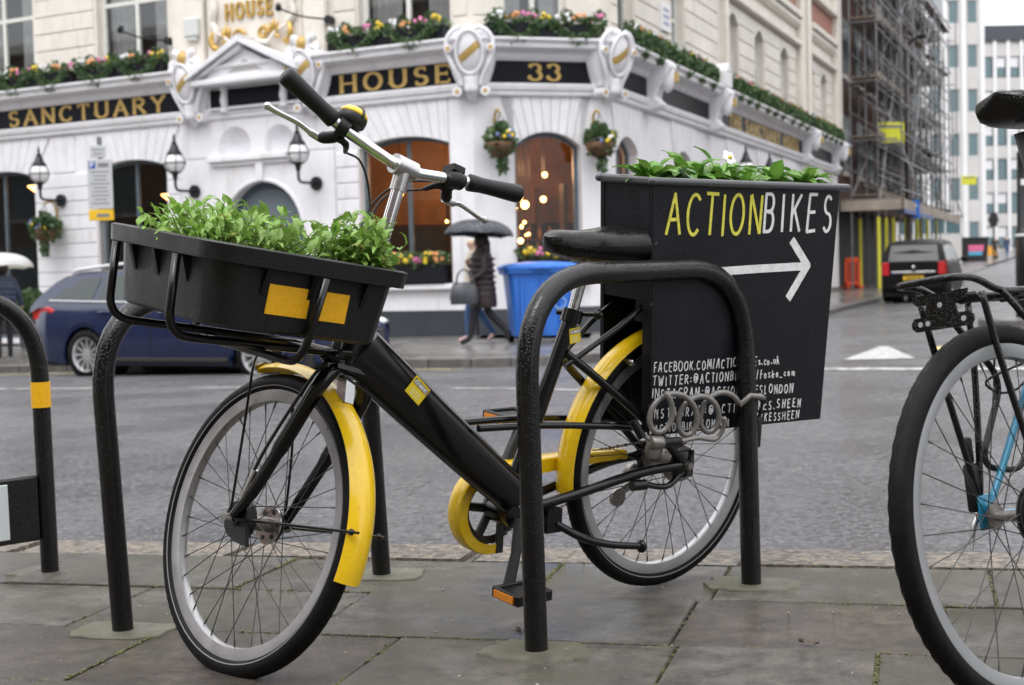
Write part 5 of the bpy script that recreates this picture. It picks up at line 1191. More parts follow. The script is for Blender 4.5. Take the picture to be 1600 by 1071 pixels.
obj('jacket', mb, m_navyj, l, ML, smooth=180, fix=False)
mb = MB(); mb.ball((-.0, 0, 1.56), .115, 12, 8, sz=(1, 1, 1.1)); obj('hair', mb, m_hair, l, ML, smooth=180)
umbrella(frame((lp.x+.02, lp.y-.05, zl+1.52), (-.35, .93, 0)), 'plain white umbrella over the person at the left edge', m_umw, r=.5, tilt=(.02, .05), shaft=.6)
# small figures far up the side street
for k, (x, Y, m1, m2, lab) in enumerate(((32.7, 96, m_blk, m_blk, 'dark clothed person walking far up the side street'), (36.3, 104, m_jean, m_navyj, 'person in blue, right of the dark figure far up the street'), (38.5, 108, m_blk, mat('olive_cloth', (.09,.09,.06), .7), 'rightmost small person far up the side street'))):
    z = road_z(x, Y)
    J = pose(knl=(.16, .09, .49, .06, 1), anl=(.25, .09, .1, .042, 1), tol=(.38, .09, .05, .036, 4), anr=(-.25, -.09, .14, .042, 1), tor=(-.15, -.09, .05, .036, 4))
    person('person', T((x, Y, z+.02)) @ Rz(rnd.uniform(-2, 2)), J, EDG, [m_skin, m1, m2, m_hair, m_blk], lab)
# ================================================================== SIDE STREET: scaffolded building, offices
m_brown = mat('brown_brick', (.16,.075,.055), .8, var=.35, vscale=1.5, alt=(.09,.06,.05), alt_t=(.45,.6), altscale=.8)
m_tubeg = mat('galvanised_tube', (.25,.25,.26), .45, .5, var=.25, vscale=3)
m_board = mat('scaffold_board', (.22,.18,.14), .75, var=.3, vscale=2)
m_yp = mat('yellow_sleeve', (.72,.68,.06), .45, var=.1)
BR = empty('brick_building', FR @ T((24.5, 0, .1)), 'brown brick building behind the scaffolding on the side street', 'building')
mb = MB(); mb.box(24.45, 46, .15, 8, 3.1, 21); obj('wall', mb, m_brown, BR, FR)
mb = MB(); mb.box(24.45, 46, 1.2, 8, -.2, 3.1); obj('dark_void_block', mb, m_dark, BR, FR)  # near-black block paints the darkness of the open ground floor
for fl in range(5):
    for k in range(7):
        u = 26+k*2.9; z = 4.3+fl*3.4
        mb = MB(); mb.box(u, u+1.3, .10, .14, z, z+2.0); w_ = obj('window', mb, mat('dull_glass', (.09,.13,.14), .2) if 'dull_glass' not in MATS else MATS['dull_glass'], BR, FR)
        mb = MB(); mb.box(u-.1, u+1.4, .02, .12, z-.16, z-.02); obj('sill', mb, m_pubc, w_, FR)
SCF = empty('scaffolding', FR @ T((24.7, -1, .15)), 'dense grey tube scaffolding with yellow sleeved legs along the side street', 'scaffolding')
def tubeobj(name, m, r):
    mb = MB(); mb.tube([(0, 0, 0), (0, 0, 1)], r, 7); me = obj(name, mb, m, SCF, FR, smooth=60); return me
unit = MB().tube([(0, 0, 0), (0, 0, 1)], .028, 7).mesh('scaffold_tube'); unit.materials.append(m_tubeg)
for pgn in unit.polygons: pgn.use_smooth = True
def rod(name, a, b, me=unit, m=None):
    a = FR @ V(a); b = FR @ V(b); d = b-a; q = d.to_track_quat('Z', 'Y').to_matrix().to_4x4()
    o = bpy.data.objects.new(name, me); COL.objects.link(o); return place(o, SCF, T(a) @ q @ Sc(1, 1, d.length))
unity = MB().tube([(0, 0, 0), (0, 0, 1)], .06, 9).mesh('yellow_sleeve'); unity.materials.append(m_yp)
us_ = [24.75+1.75*k for k in range(12)]
for k, u in enumerate(us_):
    zg = -.18+.014*min(u, 26)+.0235*max(0, u-26)
    for y in (-1.25, -.35):
        rod('standard', (u+rnd.uniform(-.05, .05), y, zg), (u+rnd.uniform(-.06, .06), y, 20.5))
        if y < -1 and k % 2 == 0 or (y < -1 and k < 2) or (y > -1 and k % 5 == 1): rod('yellow_leg', (u, y-.001, zg+.02), (u, y-.001, zg+2.45), unity)
    rod('standard', (u+.8, -1.95, 3.2), (u+.8, -1.95, rnd.uniform(8, 13)))
    if k % 2 == 0: rod('brace', (u, -1.3, 3.2+(k % 3)*2), (us_[min(k+2, 11)], -1.3, 7.2+(k % 3)*2))
    if k % 3 == 0: rod('brace', (u, -1.3, 9.2), (us_[min(k+3, 11)], -1.3, 15.2))
    rod('standard', (u+.45, -.8, 3.2), (u+.45, -.8, rnd.uniform(12, 20)))
    rod('brace', (u, -.4, 3.4+(k % 5)*3), (u+1.75, -1.3, 6.4+(k % 5)*3))
    if k % 4 == 1: rod('raker', (u, -2.6, 3.0), (u+.3, -1.3, 6.4))
for k, z in enumerate([3.25, 4.25, 5.2, 6.2, 7.2, 8.2, 9.2, 10.2, 11.2, 12.2, 13.2, 14.2, 15.2, 16.2, 17.2, 18.2, 19.2]):
    for y in (-1.29, -.39): rod('ledger', (24.6, y, z+rnd.uniform(-.05, .05)), (44.6, y, z+rnd.uniform(-.05, .05)))
    rod('ledger', (24.6, -.8, z+.45), (44.6, -.8, z+.45)); rod('guard_rail', (24.6, -1.32, z+.75), (44.6, -1.32, z+.7))
    if z < 13: rod('ledger', (24.9, -1.99, z+.3), (42, -1.99, z+.3))
for k in range(110):
    u = rnd.uniform(24.8, 41); y = rnd.choice((-2.0, -1.7, -1.34, -.9, -.3)); z = rnd.uniform(3.3, 18); a = rnd.choice((0, 0, .5, .9, 1.57, 1.57, 2.3))+rnd.uniform(-.1, .1); L = rnd.uniform(1.2, 4.2)
    rod('loose_tube', (u, y, z), (u+L*math.cos(a), y+rnd.uniform(-.4, .4), z+L*math.sin(a)))
for k in range(26):
    u = rnd.uniform(25, 41); z = 3.4+2*rnd.randint(0, 7); mb = MB(); mb.box(u, u+rnd.uniform(1.5, 3.6), -1.9, -1.62, z, z+.05); obj('scaffold_board', mb, m_board, SCF, FR)
mb = MB()
for z in [3.3+2*k for k in range(9)]:
    for k in range(23): u = 24.75+.87*k; mb.tube([(u, -1.5-rnd.uniform(0, .5), z-.06), (u, .0, z-.06)], .026, 5)
obj('transom', mb, m_tubeg, SCF, FR, kind='stuff')
for k in range(9):
    z = 3.36+2*k
    for j in range(4):
        mb = MB(); mb.box(24.7, 44.5, -1.22+j*.22, -1.02+j*.22, z, z+.04); obj('scaffold_board', mb, m_board, SCF, FR)
    mb = MB(); mb.box(24.7, 44.5, -1.30, -1.26, z, z+.2); obj('toe_board', mb, m_board, SCF, FR)
mb = MB(); mb.box(24.65, 44.5, -2.1, -2.02, 2.85, 3.2); mb.box(24.65, 24.72, -2.1, 0, 2.85, 3.2); obj('gantry_beam', mb, mat('gantry_timber', (.34,.29,.24), .7, var=.25, vscale=1.5), SCF, FR)
mb = MB(); mb.box(24.66, 33, -2.14, -2.103, 2.72, 2.86); obj('blue_tarpaulin', mb, mat('blue_tarpaulin', (.05,.09,.3), .5), SCF, FR)
mb = MB(); rows_ = [[(u, -1.42+.06*math.sin(u*2.1+z), z) for u in [36+.5*i for i in range(18)]] for z in (11.6, 14, 17, 20.4)]; mb.grid(rows_); obj('debris_sheeting', mb, mat('pale_sheeting', (.55,.58,.62), .5, trans=.3), SCF, FR, smooth=180, fix=False)
mb = MB(); mb.box(24.7, 44, .9, 1.0, .0, 3.0); obj('hoarding', mb, m_dark, SCF, FR)
def plate(name, M, w, h, m, label, cat='sign', marks=True, mk=None):
    root = empty(name, M, label, cat); mb = MB(); mb.box(-w/2, w/2, -.02, .02, -h/2, h/2); obj('board', mb, m, root, M, bevel=.01)
    if marks: mb = MB(); mb.box(-w*.38, w*.38, -.025, -.02, h*.22, h*.36); obj('lettering', mb, mk or MATS['print_grey'], root, M)
    return root
m_ysign = mat('yellow_sign_board', (.70,.70,.05), .4)
plate('yellow_sign', frame(FR @ V((26.5, -1.45, 5.6)), (.97, .25, 0)), 1.05, .72, m_ysign, 'large yellow board hanging on the scaffolding')
plate('yellow_sign', frame((26.0, 80.5, 5.75), (.99, .1, 0)), .85, .5, m_ysign, 'small far yellow board in front of the pale office windows')
# red plastic barrier at the pub end
MB_ = frame(FR @ V((25.3, -.25, .2)), (.95, .3, 0)); root = empty('barrier', MB_, 'orange red plastic barrier standing in the scaffold passage', 'barrier'); m_red = mat('orange_plastic', (.72,.09,.03), .4)
mb = MB(); mb.box(-.3, .3, -.04, .04, .12, .22); mb.box(-.3, .3, -.04, .04, .9, 1.06); mb.box(-.3, -.2, -.04, .04, .12, 1.06); mb.box(.2, .3, -.04, .04, .12, 1.06)
for x in (-.1, 0, .1): mb.box(x-.03, x+.03, -.03, .03, .2, .95)
obj('panel', mb, m_red, root, MB_, bevel=.015)
mb = MB(); mb.box(-.32, -.18, -.22, .22, 0, .1); mb.box(.18, .32, -.22, .22, 0, .1); obj('feet', mb, m_red, root, MB_, bevel=.015)
# dark street post with signs
qp = FR @ V((27.5, -1.9, 0)); zg = pave_z(qp.x, qp.y); MPo = frame((qp.x, qp.y, zg), (.95, .3, 0))
root = empty('lamp_post', MPo, 'tall dark lamp post standing before the scaffolding', 'lamp post')
mb = MB(); mb.lathe([(.13, 0), (.13, .9), (.10, 1.0), (.09, 5.6), (.12, 5.65), (.12, 5.8), (.07, 5.85), (.06, 8.3)], 12); obj('column', mb, mat('dark_brown_paint', (.05,.04,.035), .5), root, MPo, smooth=40)
mb = MB(); mb.tube(catmull([(0, 0, 8.2), (0, -.1, 8.5), (.0, -.8, 8.7)], 5), .035, 6); mb.ball((0, -.95, 8.66), .2, sz=(.7, 1.4, .4)); obj('lamp_head', mb, m_iron, root, MPo, smooth=180)
Msg = frame(FR @ V((27.8, -2.05, 2.95)), (.95, .3, 0)); root = empty('arrow_sign', Msg, 'blue and white direction sign low on the lamp post', 'sign'); mb = MB(); mb.box(-.22, .22, -.015, .015, -.33, .33); obj('board', mb, mat('sign_blue', (.03,.16,.55), .4), root, Msg)
mb = MB(); mb.box(-.05, .05, -.02, -.015, -.2, .12); mb.prism([(-.14, .1), (.14, .1), (0, .26)], -.02, -.015); obj('arrow', mb, m_white, root, Msg)
# pale office block closing the street, two bays in view
m_conc = mat('pale_concrete', (.56,.545,.53), .7, var=.08, vscale=.4); m_conc2 = mat('white_pier', (.74,.74,.75), .6, var=.05, vscale=.5); m_og = mat('teal_office_glass', (.10,.17,.19), .12, spec=.8)
def offices(name, M, label, cols, rows, w, h, wd, top, m_wall, m_pier, frame_m, dark=None, zb=1.2):
    root = empty(name, M, label, 'building'); W = cols*w
    mb = MB(); mb.box(0, W, .25, 14, 0, top); obj('core_wall', mb, m_wall, root, M)
    for c in range(cols+1):
        mb = MB(); mb.box(c*w-.16, c*w+.16, -.12, .26, 0, top); obj('pier', mb, m_pier, root, M)
    for r in range(rows):
        z = zb+r*h
        for c in range(cols):
            a, b = c*w+.16, (c+1)*w-.16
            mb = MB(); mb.box(a, b, .05, .26, z+wd[1], z+h); obj('spandrel', mb, m_wall, root, M)
            cx = (a+b)/2; mb = MB(); x0, x1 = max(a, cx-wd[0]/2), min(b, cx+wd[0]/2)
            mb.box(x0, x0+.07, .10, .25, z, z+wd[1]); mb.box(x1-.07, x1, .10, .25, z, z+wd[1]); mb.box(x0, x1, .11, .25, z, z+.07); mb.box(x0, x1, .11, .25, z+wd[1]-.07, z+wd[1])
            wn = obj('window', mb, frame_m, root, M)
            mb = MB(); mb.box(x0+.07, x1-.07, .17, .2, z+.07, z+wd[1]-.07); obj('pane', mb, m_og, wn, M)
            if dark and rnd.random() < .5: mb = MB(); mb.box(x0+.08, x1-.08, .165, .168, z+wd[1]*.5, z+wd[1]-.08); obj('pane_reflection', mb, m_conc2, wn, M)  # pale plate stands in for a white reflection in the glass
            for s0, s1 in ((a, x0), (x1, b)):
                if s1-s0 > .03: mb = MB(); mb.box(s0, s1, .06, .25, z, z+wd[1]); obj('infill', mb, m_wall, root, M)
    return root
zo = 1.4
o1 = offices('office_block', frame((27.05, 106, zo), (.998, .05, 0)), 'tall pale concrete office block with tall teal windows beyond the scaffolding', 6, 8, 1.4, 3.28, (.78, 1.72), 29, m_conc, m_conc2, mat('grey_frame', (.4,.42,.42), .5), zb=1.15)
o2 = offices('far_office_block', frame((45.2, 136, zo), (.998, .03, 0)), 'far grey office block with dark parapet at the right edge', 14, 6, 1.285, 3.22, (.98, 2.0), 21.0, m_conc, m_conc2, mat('black_frame', (.04,.04,.045), .4), dark=True, zb=1.3)
Mo = frame((45.2, 136, zo), (.998, .03, 0)); mb = MB(); mb.box(-.2, 18.2, -.2, 12, 20.9, 22.3); obj('parapet', mb, mat('dark_parapet', (.06,.065,.08), .6), o2, Mo)
# low entrance building, bin, far pole
Ml = frame((25.9, 88, 1.1), (.99, .1, 0)); root = empty('site_cabin', Ml, 'pale low cabin with a glazed strip beyond the dark car', 'cabin')
mb = MB(); mb.box(-3.2, 2.1, 0, 5, 0, 3.0); obj('wall', mb, m_conc, root, Ml); mb = MB(); mb.box(-3.4, 2.3, -.3, 5, 3.0, 3.2); obj('roof', mb, m_conc2, root, Ml); mb = MB(); mb.box(-1.9, 2.0, -.03, 0, 1.9, 2.8); obj('window_strip', mb, m_og, root, Ml)
for k in range(5): mb = MB(); mb.box(-2.0+k*1.0, -1.92+k*1.0, -.05, -.03, 1.85, 2.85); obj('mullion', mb, m_conc2, root, Ml)
Mk = frame((29.4, 90.5, road_z(29.4, 90.5)+.05), (.99, .1, 0)); root = empty('litter_bin', Mk, 'black bin with pink and blue panel far up the street', 'bin')
mb = MB(); mb.prism([(-.75, 0), (.75, 0), (.85, 1.5), (-.85, 1.5)], -.5, .5); obj('body', mb, m_ink, root, Mk, bevel=.03); mb = MB(); mb.box(-.5, .5, -.53, -.5, .7, 1.1); obj('panel', mb, mat('pink_panel', (.7,.15,.3), .4), root, Mk); mb = MB(); mb.box(-.5, .4, -.54, -.5, .45, .69); obj('panel', mb, mat('cyan_panel', (.1,.4,.6), .4), root, Mk); mb = MB(); mb.box(-.9, .9, -.56, .56, 1.5, 1.6); obj('lid', mb, m_ink, root, Mk, bevel=.03)
Mt = frame((31.6, 93, road_z(31.6, 93)), (1, 0, 0)); root = empty('traffic_signal', Mt, 'dark signal head on a pole above the far walkers', 'traffic signal'); mb = MB(); mb.tube([(0, 0, 0), (0, 0, 3.0)], .06, 8); obj('pole', mb, m_ink, root, Mt); mb = MB(); mb.box(-.2, .2, -.18, .18, 2.3, 3.2); mb.ball((0, 0, 2.75), .36, sz=(1, .3, 1)); obj('head', mb, m_ink, root, Mt, bevel=.03)
Mq = frame((33.2, 99, road_z(33.2, 99)), (1, 0, 0)); root = empty('work_barrier', Mq, 'small orange and yellow roadwork barrier between far walkers', 'barrier'); mb = MB(); mb.box(-.7, .7, -.05, .05, .3, 1.0); obj('board', mb, mat('work_orange', (.75,.35,.04), .5), root, Mq); mb = MB(); mb.box(-.65, -.5, -.3, .3, 0, .3); mb.box(.5, .65, -.3, .3, 0, .3); obj('feet', mb, m_ink, root, Mq)
# ================================================================== BICYCLE STANDS
def stand(name, a, b, h, label, r=.0255, bend=.21, band=False, leanx=0.):
    a = V((a[0], a[1], pz(a[0], a[1]))); b = V((b[0], b[1], pz(b[0], b[1]))); d = (b-a); L = d.length; M = frame(a, d)
    root = empty(name, M, label, 'bike stand', 'tubular bike stands')
    mb = MB(); P = fillet([(0, 0, -.05), (leanx, 0, h), (L+leanx, 0, h), (L, 0, -.05)], bend, 10)
    Q = []
    for i in range(len(P)-1):
        n = max(1, int((P[i+1]-P[i]).length/.04)); Q += [P[i].lerp(P[i+1], k/n) for k in range(n)]
    Q.append(P[-1]); mb.tube(Q, r, 20); obj('tube', mb, m_black, root, M, smooth=180)
    for x in (0, L):
        mb = MB(); vs = []; n = 22; rr = [rnd.uniform(.88, 1.12) for _ in range(n)]
        poly = [(x+(.115*rr[i])*math.copysign(abs(math.cos(2*math.pi*i/n))**.5, math.cos(2*math.pi*i/n)), (.075*rr[i])*math.copysign(abs(math.sin(2*math.pi*i/n))**.5, math.sin(2*math.pi*i/n))) for i in range(n)]
        mb.prism(poly, -.02, .0035, axis='z'); obj('mortar_collar', mb, m_patch, root, M @ T((x, 0, 0)) @ Rz(PKA-math.atan2(d.y, d.x)) @ T((-x, 0, 0)), bevel=.003)
    if band:
        mb = MB(); mb.tube([(L, 0, .486), (L, 0, .56)], r+.0025, 20); obj('reflective_band', mb, m_refl, root, M, smooth=40)
    return root, M, L
PKA = math.atan2(PK.y, PK.x)
stand('bike_stand', (.036, 3.061, 0), (.599, 3.623, 0), .815, 'black tube bike stand in front, the delivery bike leaning on it', bend=.23)
stand('bike_stand', (-.952, 3.391, 0), (-.377, 3.921, 0), .80, 'black tube bike stand behind the front wheel and plant tray', bend=.24, leanx=-.03)
r3, M3, L3 = stand('bike_stand', (-1.96, 3.62, 0), (-1.37, 4.136, 0), .82, 'black bike stand with an orange band and cross panel at the left edge', bend=.25, band=True)
mb = MB(); mb.box(.03, L3-.024, -.012, .012, .10, .29); obj('cross_panel', mb, m_black, r3, M3, bevel=.006)
mb = MB(); mb.box(.10, L3-.118, -.016, -.012, .115, .275); obj('white_notice', mb, mat('pale_notice', (.58,.62,.64), .4), r3, M3, bevel=.002)
# ================================================================== BICYCLES
def tyre_mb(R, w, n=72, knob=0., seed=1):
    mb = MB(); rows_ = []; r0 = random.Random(seed); pr = []
    for k in range(14):
        t = 2*math.pi*k/14; pr.append((R-w+w*math.cos(t), w*math.sin(t)*1.0))
    for i in range(n):
        a = 2*math.pi*i/n; row = []
        for k, (rr, y) in enumerate(pr):
            kn = knob*(1 if (i % 2 == 0) != (k % 2 == 0) else 0) if (k <= 3 or k >= 11) else 0
            row.append(((rr+kn)*math.cos(a), y, (rr+kn)*math.sin(a)))
        rows_.append(row)
    mb.grid(rows_, close_u=True, close_v=True); return mb
def ring_mb(prof, n=64):
    mb = MB(); rows_ = [[(r*math.cos(2*math.pi*i/n), y, r*math.sin(2*math.pi*i/n)) for r, y in prof] for i in range(n)]
    mb.grid(rows_, close_u=True, close_v=True); return mb
def wheel(root, E, R, tw, nsp, m_sp, hubr=.03, flange=.032, stripe=False, m_rm=None, knob=0., label=None, phase=.3):
    """wheel in its own x-z plane, axle along y"""
    rim_o = R-2*tw+.012; rim_i = rim_o-.03; m_rm = m_rm or m_rim
    W = obj('wheel', ring_mb([(rim_o, .014), (rim_o-.012, .0145), (rim_i, .011), (rim_i-.003, .004), (rim_i-.003, -.004), (rim_i, -.011), (rim_o-.012, -.0145), (rim_o, -.014), (rim_o-.006, 0)]), m_rm, root, E, smooth=50)
    W['label'] = label or 'wheel with alloy rim'
    obj('tyre', tyre_mb(R, tw, 120 if knob else 200, knob or .0011), m_rub, W, E, smooth=60)
    if stripe:
        for s in (-1, 1): obj('reflective_stripe', ring_mb([(R-tw*1.28, s*tw*.995), (R-tw*1.38, s*tw*.965), (R-tw*1.38, s*tw*.93), (R-tw*1.28, s*tw*.93)]), mat('tyre_stripe', (.22,.22,.215), .4) if 'tyre_stripe' not in MATS else MATS['tyre_stripe'], W, E, smooth=60)
    mb = MB(); mb.tube([(0, -.050, 0), (0, -.046, 0), (0, -.042, 0), (0, .042, 0), (0, .046, 0), (0, .050, 0)], [flange*.9, flange, hubr*.42, hubr*.42, flange, flange*.9], 18); mb.tube([(0, -.075, 0), (0, .075, 0)], .007, 8); obj('hub', mb, m_steel, W, E, smooth=30)
    L = rim_i+.004-flange*.9; sp = MB(); sp.tube([(flange*.9, 0, 0), (rim_i+.002, 0, 0)], .0011, 5); sp.tube([(rim_i-.014, 0, 0), (rim_i+.002, 0, 0)], .002, 5); sme = sp.mesh('spoke'); sme.materials.append(m_sp)
    for k in range(nsp):
        s = 1 if k % 2 else -1; a = 2*math.pi*k/nsp+phase; cr = (1 if (k//2) % 2 else -1)*1.05     # crossing offset at the flange
        p0 = V((flange*.9*math.cos(a+cr), s*.046, flange*.9*math.sin(a+cr))); p1 = V((rim_i*math.cos(a), s*.003, rim_i*math.sin(a)))
        d = p1-p0; x = d.normalized(); y = V((0, 1, 0)); y = (y-x*x.dot(y)).normalized(); F_ = frame(p0-x*flange*.9*d.length/(rim_i-flange*.9), x, y)
        o = bpy.data.objects.new('spoke', sme); COL.objects.link(o); place(o, W, E @ F_ @ Sc(d.length/(rim_i+.002-flange*.9), 1, 1))
    return W
def mudguard(R, w, a0, a1, depth=.014, n=40):
    mb = MB(); rows_ = []; th = .002
    for i in range(n+1):
        a = R_(a0+(a1-a0)*i/n); row = []
        for k in range(9):
            t = -1+2*k/8; rr = R-depth*(t*t); row.append((rr*math.cos(a), w*t, rr*math.sin(a)))
        for k in range(8, -1, -1):
            t = -1+2*k/8; rr = R-depth*(t*t)-th; row.append((rr*math.cos(a), w*t*.97, rr*math.sin(a)))
        rows_.append(row)
    mb.grid(rows_, close_u=True); c = len(rows_[0]); mb.add(rows_[0], [tuple(range(c))]); mb.add(rows_[-1], [tuple(range(c-1, -1, -1))]); return mb
def saddle_mb(L=.27, w=.105, h=.055, nose=.022):
    """x forward (nose at +), z up, top at z=0"""
    mb = MB(); rows_ = []; n = 18
    for i in range(n+1):
        t = i/n; x = -L*.42+L*t
        ww = nose+(w-nose)*max(0, (1-t/.62))**.8 if t < .62 else nose*(1-.25*((t-.62)/.38)**2)
        ww = max(.004, ww*math.sqrt(max(0, 1-((t-.5)/.5)**10))); top = -.012*math.sin(math.pi*t)+.008*(1-t)+(-.018*max(0, (t-.85)/.15)**2)
        hh = h*(.6+.4*(1-t))*max(.12, math.sqrt(max(0, 1-((t-.5)/.5)**8)))
        row = []
        for k in range(16):
            a = 2*math.pi*k/16; c, s = math.cos(a), math.sin(a)
            row.append((x, ww*math.copysign(abs(c)**.7, c), top-hh*.5+hh*.5*math.copysign(abs(s)**.6, s)))
        rows_.append(row)
    mb.grid(rows_, close_u=True); mb.add(rows_[0], [tuple(range(16))]); mb.add(rows_[-1], [tuple(range(15, -1, -1))]); return mb
# ---- delivery bike: local x forward, y to its left, z up; origin at the rear tyre contact
BO = V((.3584, 3.667, 0)); BYAW = R_(-141); BLEAN = R_(7)
BM = T(BO) @ Rz(BYAW) @ Rx(-BLEAN)
BIKE = empty('delivery_bicycle', BM, 'black delivery bicycle with yellow mudguards, plant tray and blackboard box', 'bicycle')
def B(name, mb, m, parent=None, smooth=50, **k): return obj(name, mb, m, parent or BIKE, BM, smooth=smooth, **k)
RR, RF = .333, .330
HT0 = V((.969, 0, .648)); SA = V((-math.sin(R_(18)), 0, math.cos(R_(18)))); HT1 = V((.848, 0, 1.05)); SA = (HT1-HT0).normalized()      # steering axis
STEER = T(HT0) @ Matrix.Rotation(R_(-85), 4, SA) @ T(-HT0); SM = BM @ STEER
def S(name, mb, m, parent=None, smooth=50, **k): return obj(name, mb, m, parent or BIKE, SM, smooth=smooth, **k)
rw_ = wheel(BIKE, BM @ T((0, 0, RR)), RR, .021, 36, m_spoke, .034, .036, stripe=True, label='rear wheel')
fw_ = wheel(BIKE, SM @ T((1.222, 0, .310)), RF, .0215, 36, m_spoke, .04, .036, stripe=True, label='front wheel, steered sharply to the right', phase=.1)
# frame: deep pressed main beam, head tube, seat tube, stays
mb = MB(); top = [(.905, .705), (.80, .612), (.70, .525), (.60, .44), (.52, .372), (.455, .318)]; low = [(1.0, .622), (.93, .575), (.83, .495), (.72, .408), (.61, .322), (.53, .262)]
rows_ = []
for (a, b), (c, d) in zip(top, low):
    ax = V((a, 0, b)); cx = V((c, 0, d)); m_ = (ax+cx)/2; hgt = (ax-cx)/2; row = []; wd = .030 if a > .85 else .036
    for k in range(16):
        t = 2*math.pi*k/16; cc, ss = math.cos(t), math.sin(t); q = m_+hgt*math.copysign(abs(cc)**.75, cc); row.append((q.x, wd*math.copysign(abs(ss)**.7, ss), q.z))
    rows_.append(row)
mb.grid(rows_, close_u=True); mb.add(rows_[0], [tuple(range(16))]); mb.add(rows_[-1], [tuple(range(15, -1, -1))])
beam = B('main_beam', mb, m_bframe, smooth=60)
mb = MB(); pr_ = [V((x, .0, z)) for x, z in low]; mb.tube(catmull([p+V((0, .028, -.004)) for p in pr_], 4), .003, 6); B('brake_cable', mb, m_ink)
mb = MB(); mb.tube([HT0-SA*.02, HT0+SA*.02, HT0+SA*.19, HT0+SA*.21], [.026, .024, .024, .027], 18); B('head_tube', mb, m_bframe)
mb = MB(); mb.tube([(.525, 0, .262), (.348, 0, .715)], .0185, 16); st_ = B('seat_tube', mb, m_bframe)
mb = MB(); mb.tube([(.352, 0, .70), (.343, 0, .73)], .026, 16); mb.tube([(.365, -.035, .722), (.30, .035, .722)], .007, 8); mb.ball((.298, .04, .722), .013); B('seat_clamp', mb, m_bframe, st_)
mb = MB(); mb.tube([(.525, -.042, .256), (.525, .042, .256)], .026, 18); B('bottom_bracket', mb, m_bframe)
for s in (-1, 1):
    mb = MB(); mb.tube(catmull([(.48, s*.03, .268), (.35, s*.042, .288), (.15, s*.062, .325), (-.0, s*.07, RR)], 5), .0125, 10); B('chain_stay', mb, m_bframe)
    mb = MB(); mb.tube(catmull([(.64, s*.035, .475), (.45, s*.045, .468), (.2, s*.06, .445), (.07, s*.07, .425)], 5), .0085, 10); B('cross_stay', mb, m_bframe)
    mb = MB(); mb.tube(catmull([(.372, s*.015, .63), (.30, s*.04, .575), (.14, s*.065, .455), (.0, s*.072, RR)], 5), .0105, 10); B('seat_stay', mb, m_bframe)
    mb = MB(); mb.box(-.035, .03, s*.068-.004, s*.068+.004, RR-.035, RR+.035); B('dropout', mb, m_bframe, bevel=.003)
    mb = MB(); mb.tube([(0, s*.076, RR), (0, s*.094, RR)], [.013, .009], 8); B('axle_nut', mb, m_steel)
    mb = MB(); mb.tube([(.376, s*.02, .60), (.24, s*.05, .69), (.08, s*.052, .79)], .0075, 8); B('rack_stay', mb, m_bframe)
# hub brake, kickstand
mb = MB(); mb.tube([(0, .04, RR), (0, .062, RR)], [.05, .046], 20); B('drum_brake', mb, m_steel); mb = MB(); mb.tube(catmull([(.0, .066, RR-.02), (.06, .07, RR-.05), (.16, .072, RR-.03)], 5), .008, 8); mb.tube([(.18, .07, RR-.035), (.14, .075, RR-.035)], .014, 10); B('brake_arm', mb, m_bframe)
mb = MB(); mb.tube(catmull([(.40, .045, .225), (.34, .075, .19), (.26, .085, .165), (.165, .095, .150)], 5), .0095, 8); mb.ball((.16, .096, .149), .017, sz=(.6, 1, 1)); mb.box(.385, .43, .012, .05, .205, .262); B('kickstand', mb, m_bframe)
# cranks, pedals, chainring, guard
cr = MB()
rows_ = []
for i in range(48):
    a = 2*math.pi*i/48; tr = .004 if i % 2 else 0; rows_.append([((.084+tr)*math.cos(a)+.525, y, (.084+tr)*math.sin(a)+.256) for y in (-.051, -.047)]+[(.066*math.cos(a)+.525, y, .066*math.sin(a)+.256) for y in (-.047, -.051)])
cr.grid(rows_, close_u=True, close_v=True)
for k in range(5):
    a = 2*math.pi*k/5+.2; cr.tube([(.525+.018*math.cos(a), -.049, .256+.018*math.sin(a)), (.525+.07*math.cos(a), -.049, .256+.07*math.sin(a))], .011, 8)
B('chainring', cr, m_ink)
gd = MB(); rows_ = []; sec = [(.107, -.075), (.109, -.07), (.109, -.036), (.106, -.031), (.083, -.029), (.083, -.032), (.104, -.036), (.105, -.07), (.100, -.073)]
path = [((.525, .256), R_(-100+190*i/28), 1.) for i in range(29)]
for c, a, k in path: rows_.append([(c[0]+r*math.cos(a), y, c[1]+r*math.sin(a)) for r, y in sec])
for i in range(1, 13):
    t = i/12; xx = .525-.42*t; zz = .256+.022*math.sin(math.pi*.5*t); k = 1-.25*t; rows_.append([(xx, y, zz+.109*k-(.109-r)*(1.7-.9*t)) for r, y in sec])
gd.grid(rows_, close_u=True); gd.add(rows_[0], [tuple(range(len(sec)))]); gd.add(rows_[-1], [tuple(range(len(sec)))]); B('chain_guard', gd, m_yel, smooth=40)
mb = MB(); mb.box(.498, .518, -.034, -.028, .15, .25); B('guard_bracket', mb, m_ink)
ch = MB()
for z0, z1 in ((.35, .372), (.18, .30)):
    a, b = V((.525, -.05, z0)), V((.01, -.05, z1)); n = 38
    for k in range(n): p = a.lerp(b, (k+.5)/n); q = a.lerp(b, (k+1.1)/n); ch.tube([p, q], .0042 if k % 2 else .003, 6)
B('chain', ch, m_steel)
mb = MB(); mb.tube([(.115, -.05, .235), (.115, -.04, .235)], .024, 14); mb.tube(catmull([(0, -.07, .30), (.05, -.065, .26), (.115, -.06, .235)], 4), .011, 8); mb.ball((.03, -.085, .285), .025); B('derailleur', mb, m_steel)
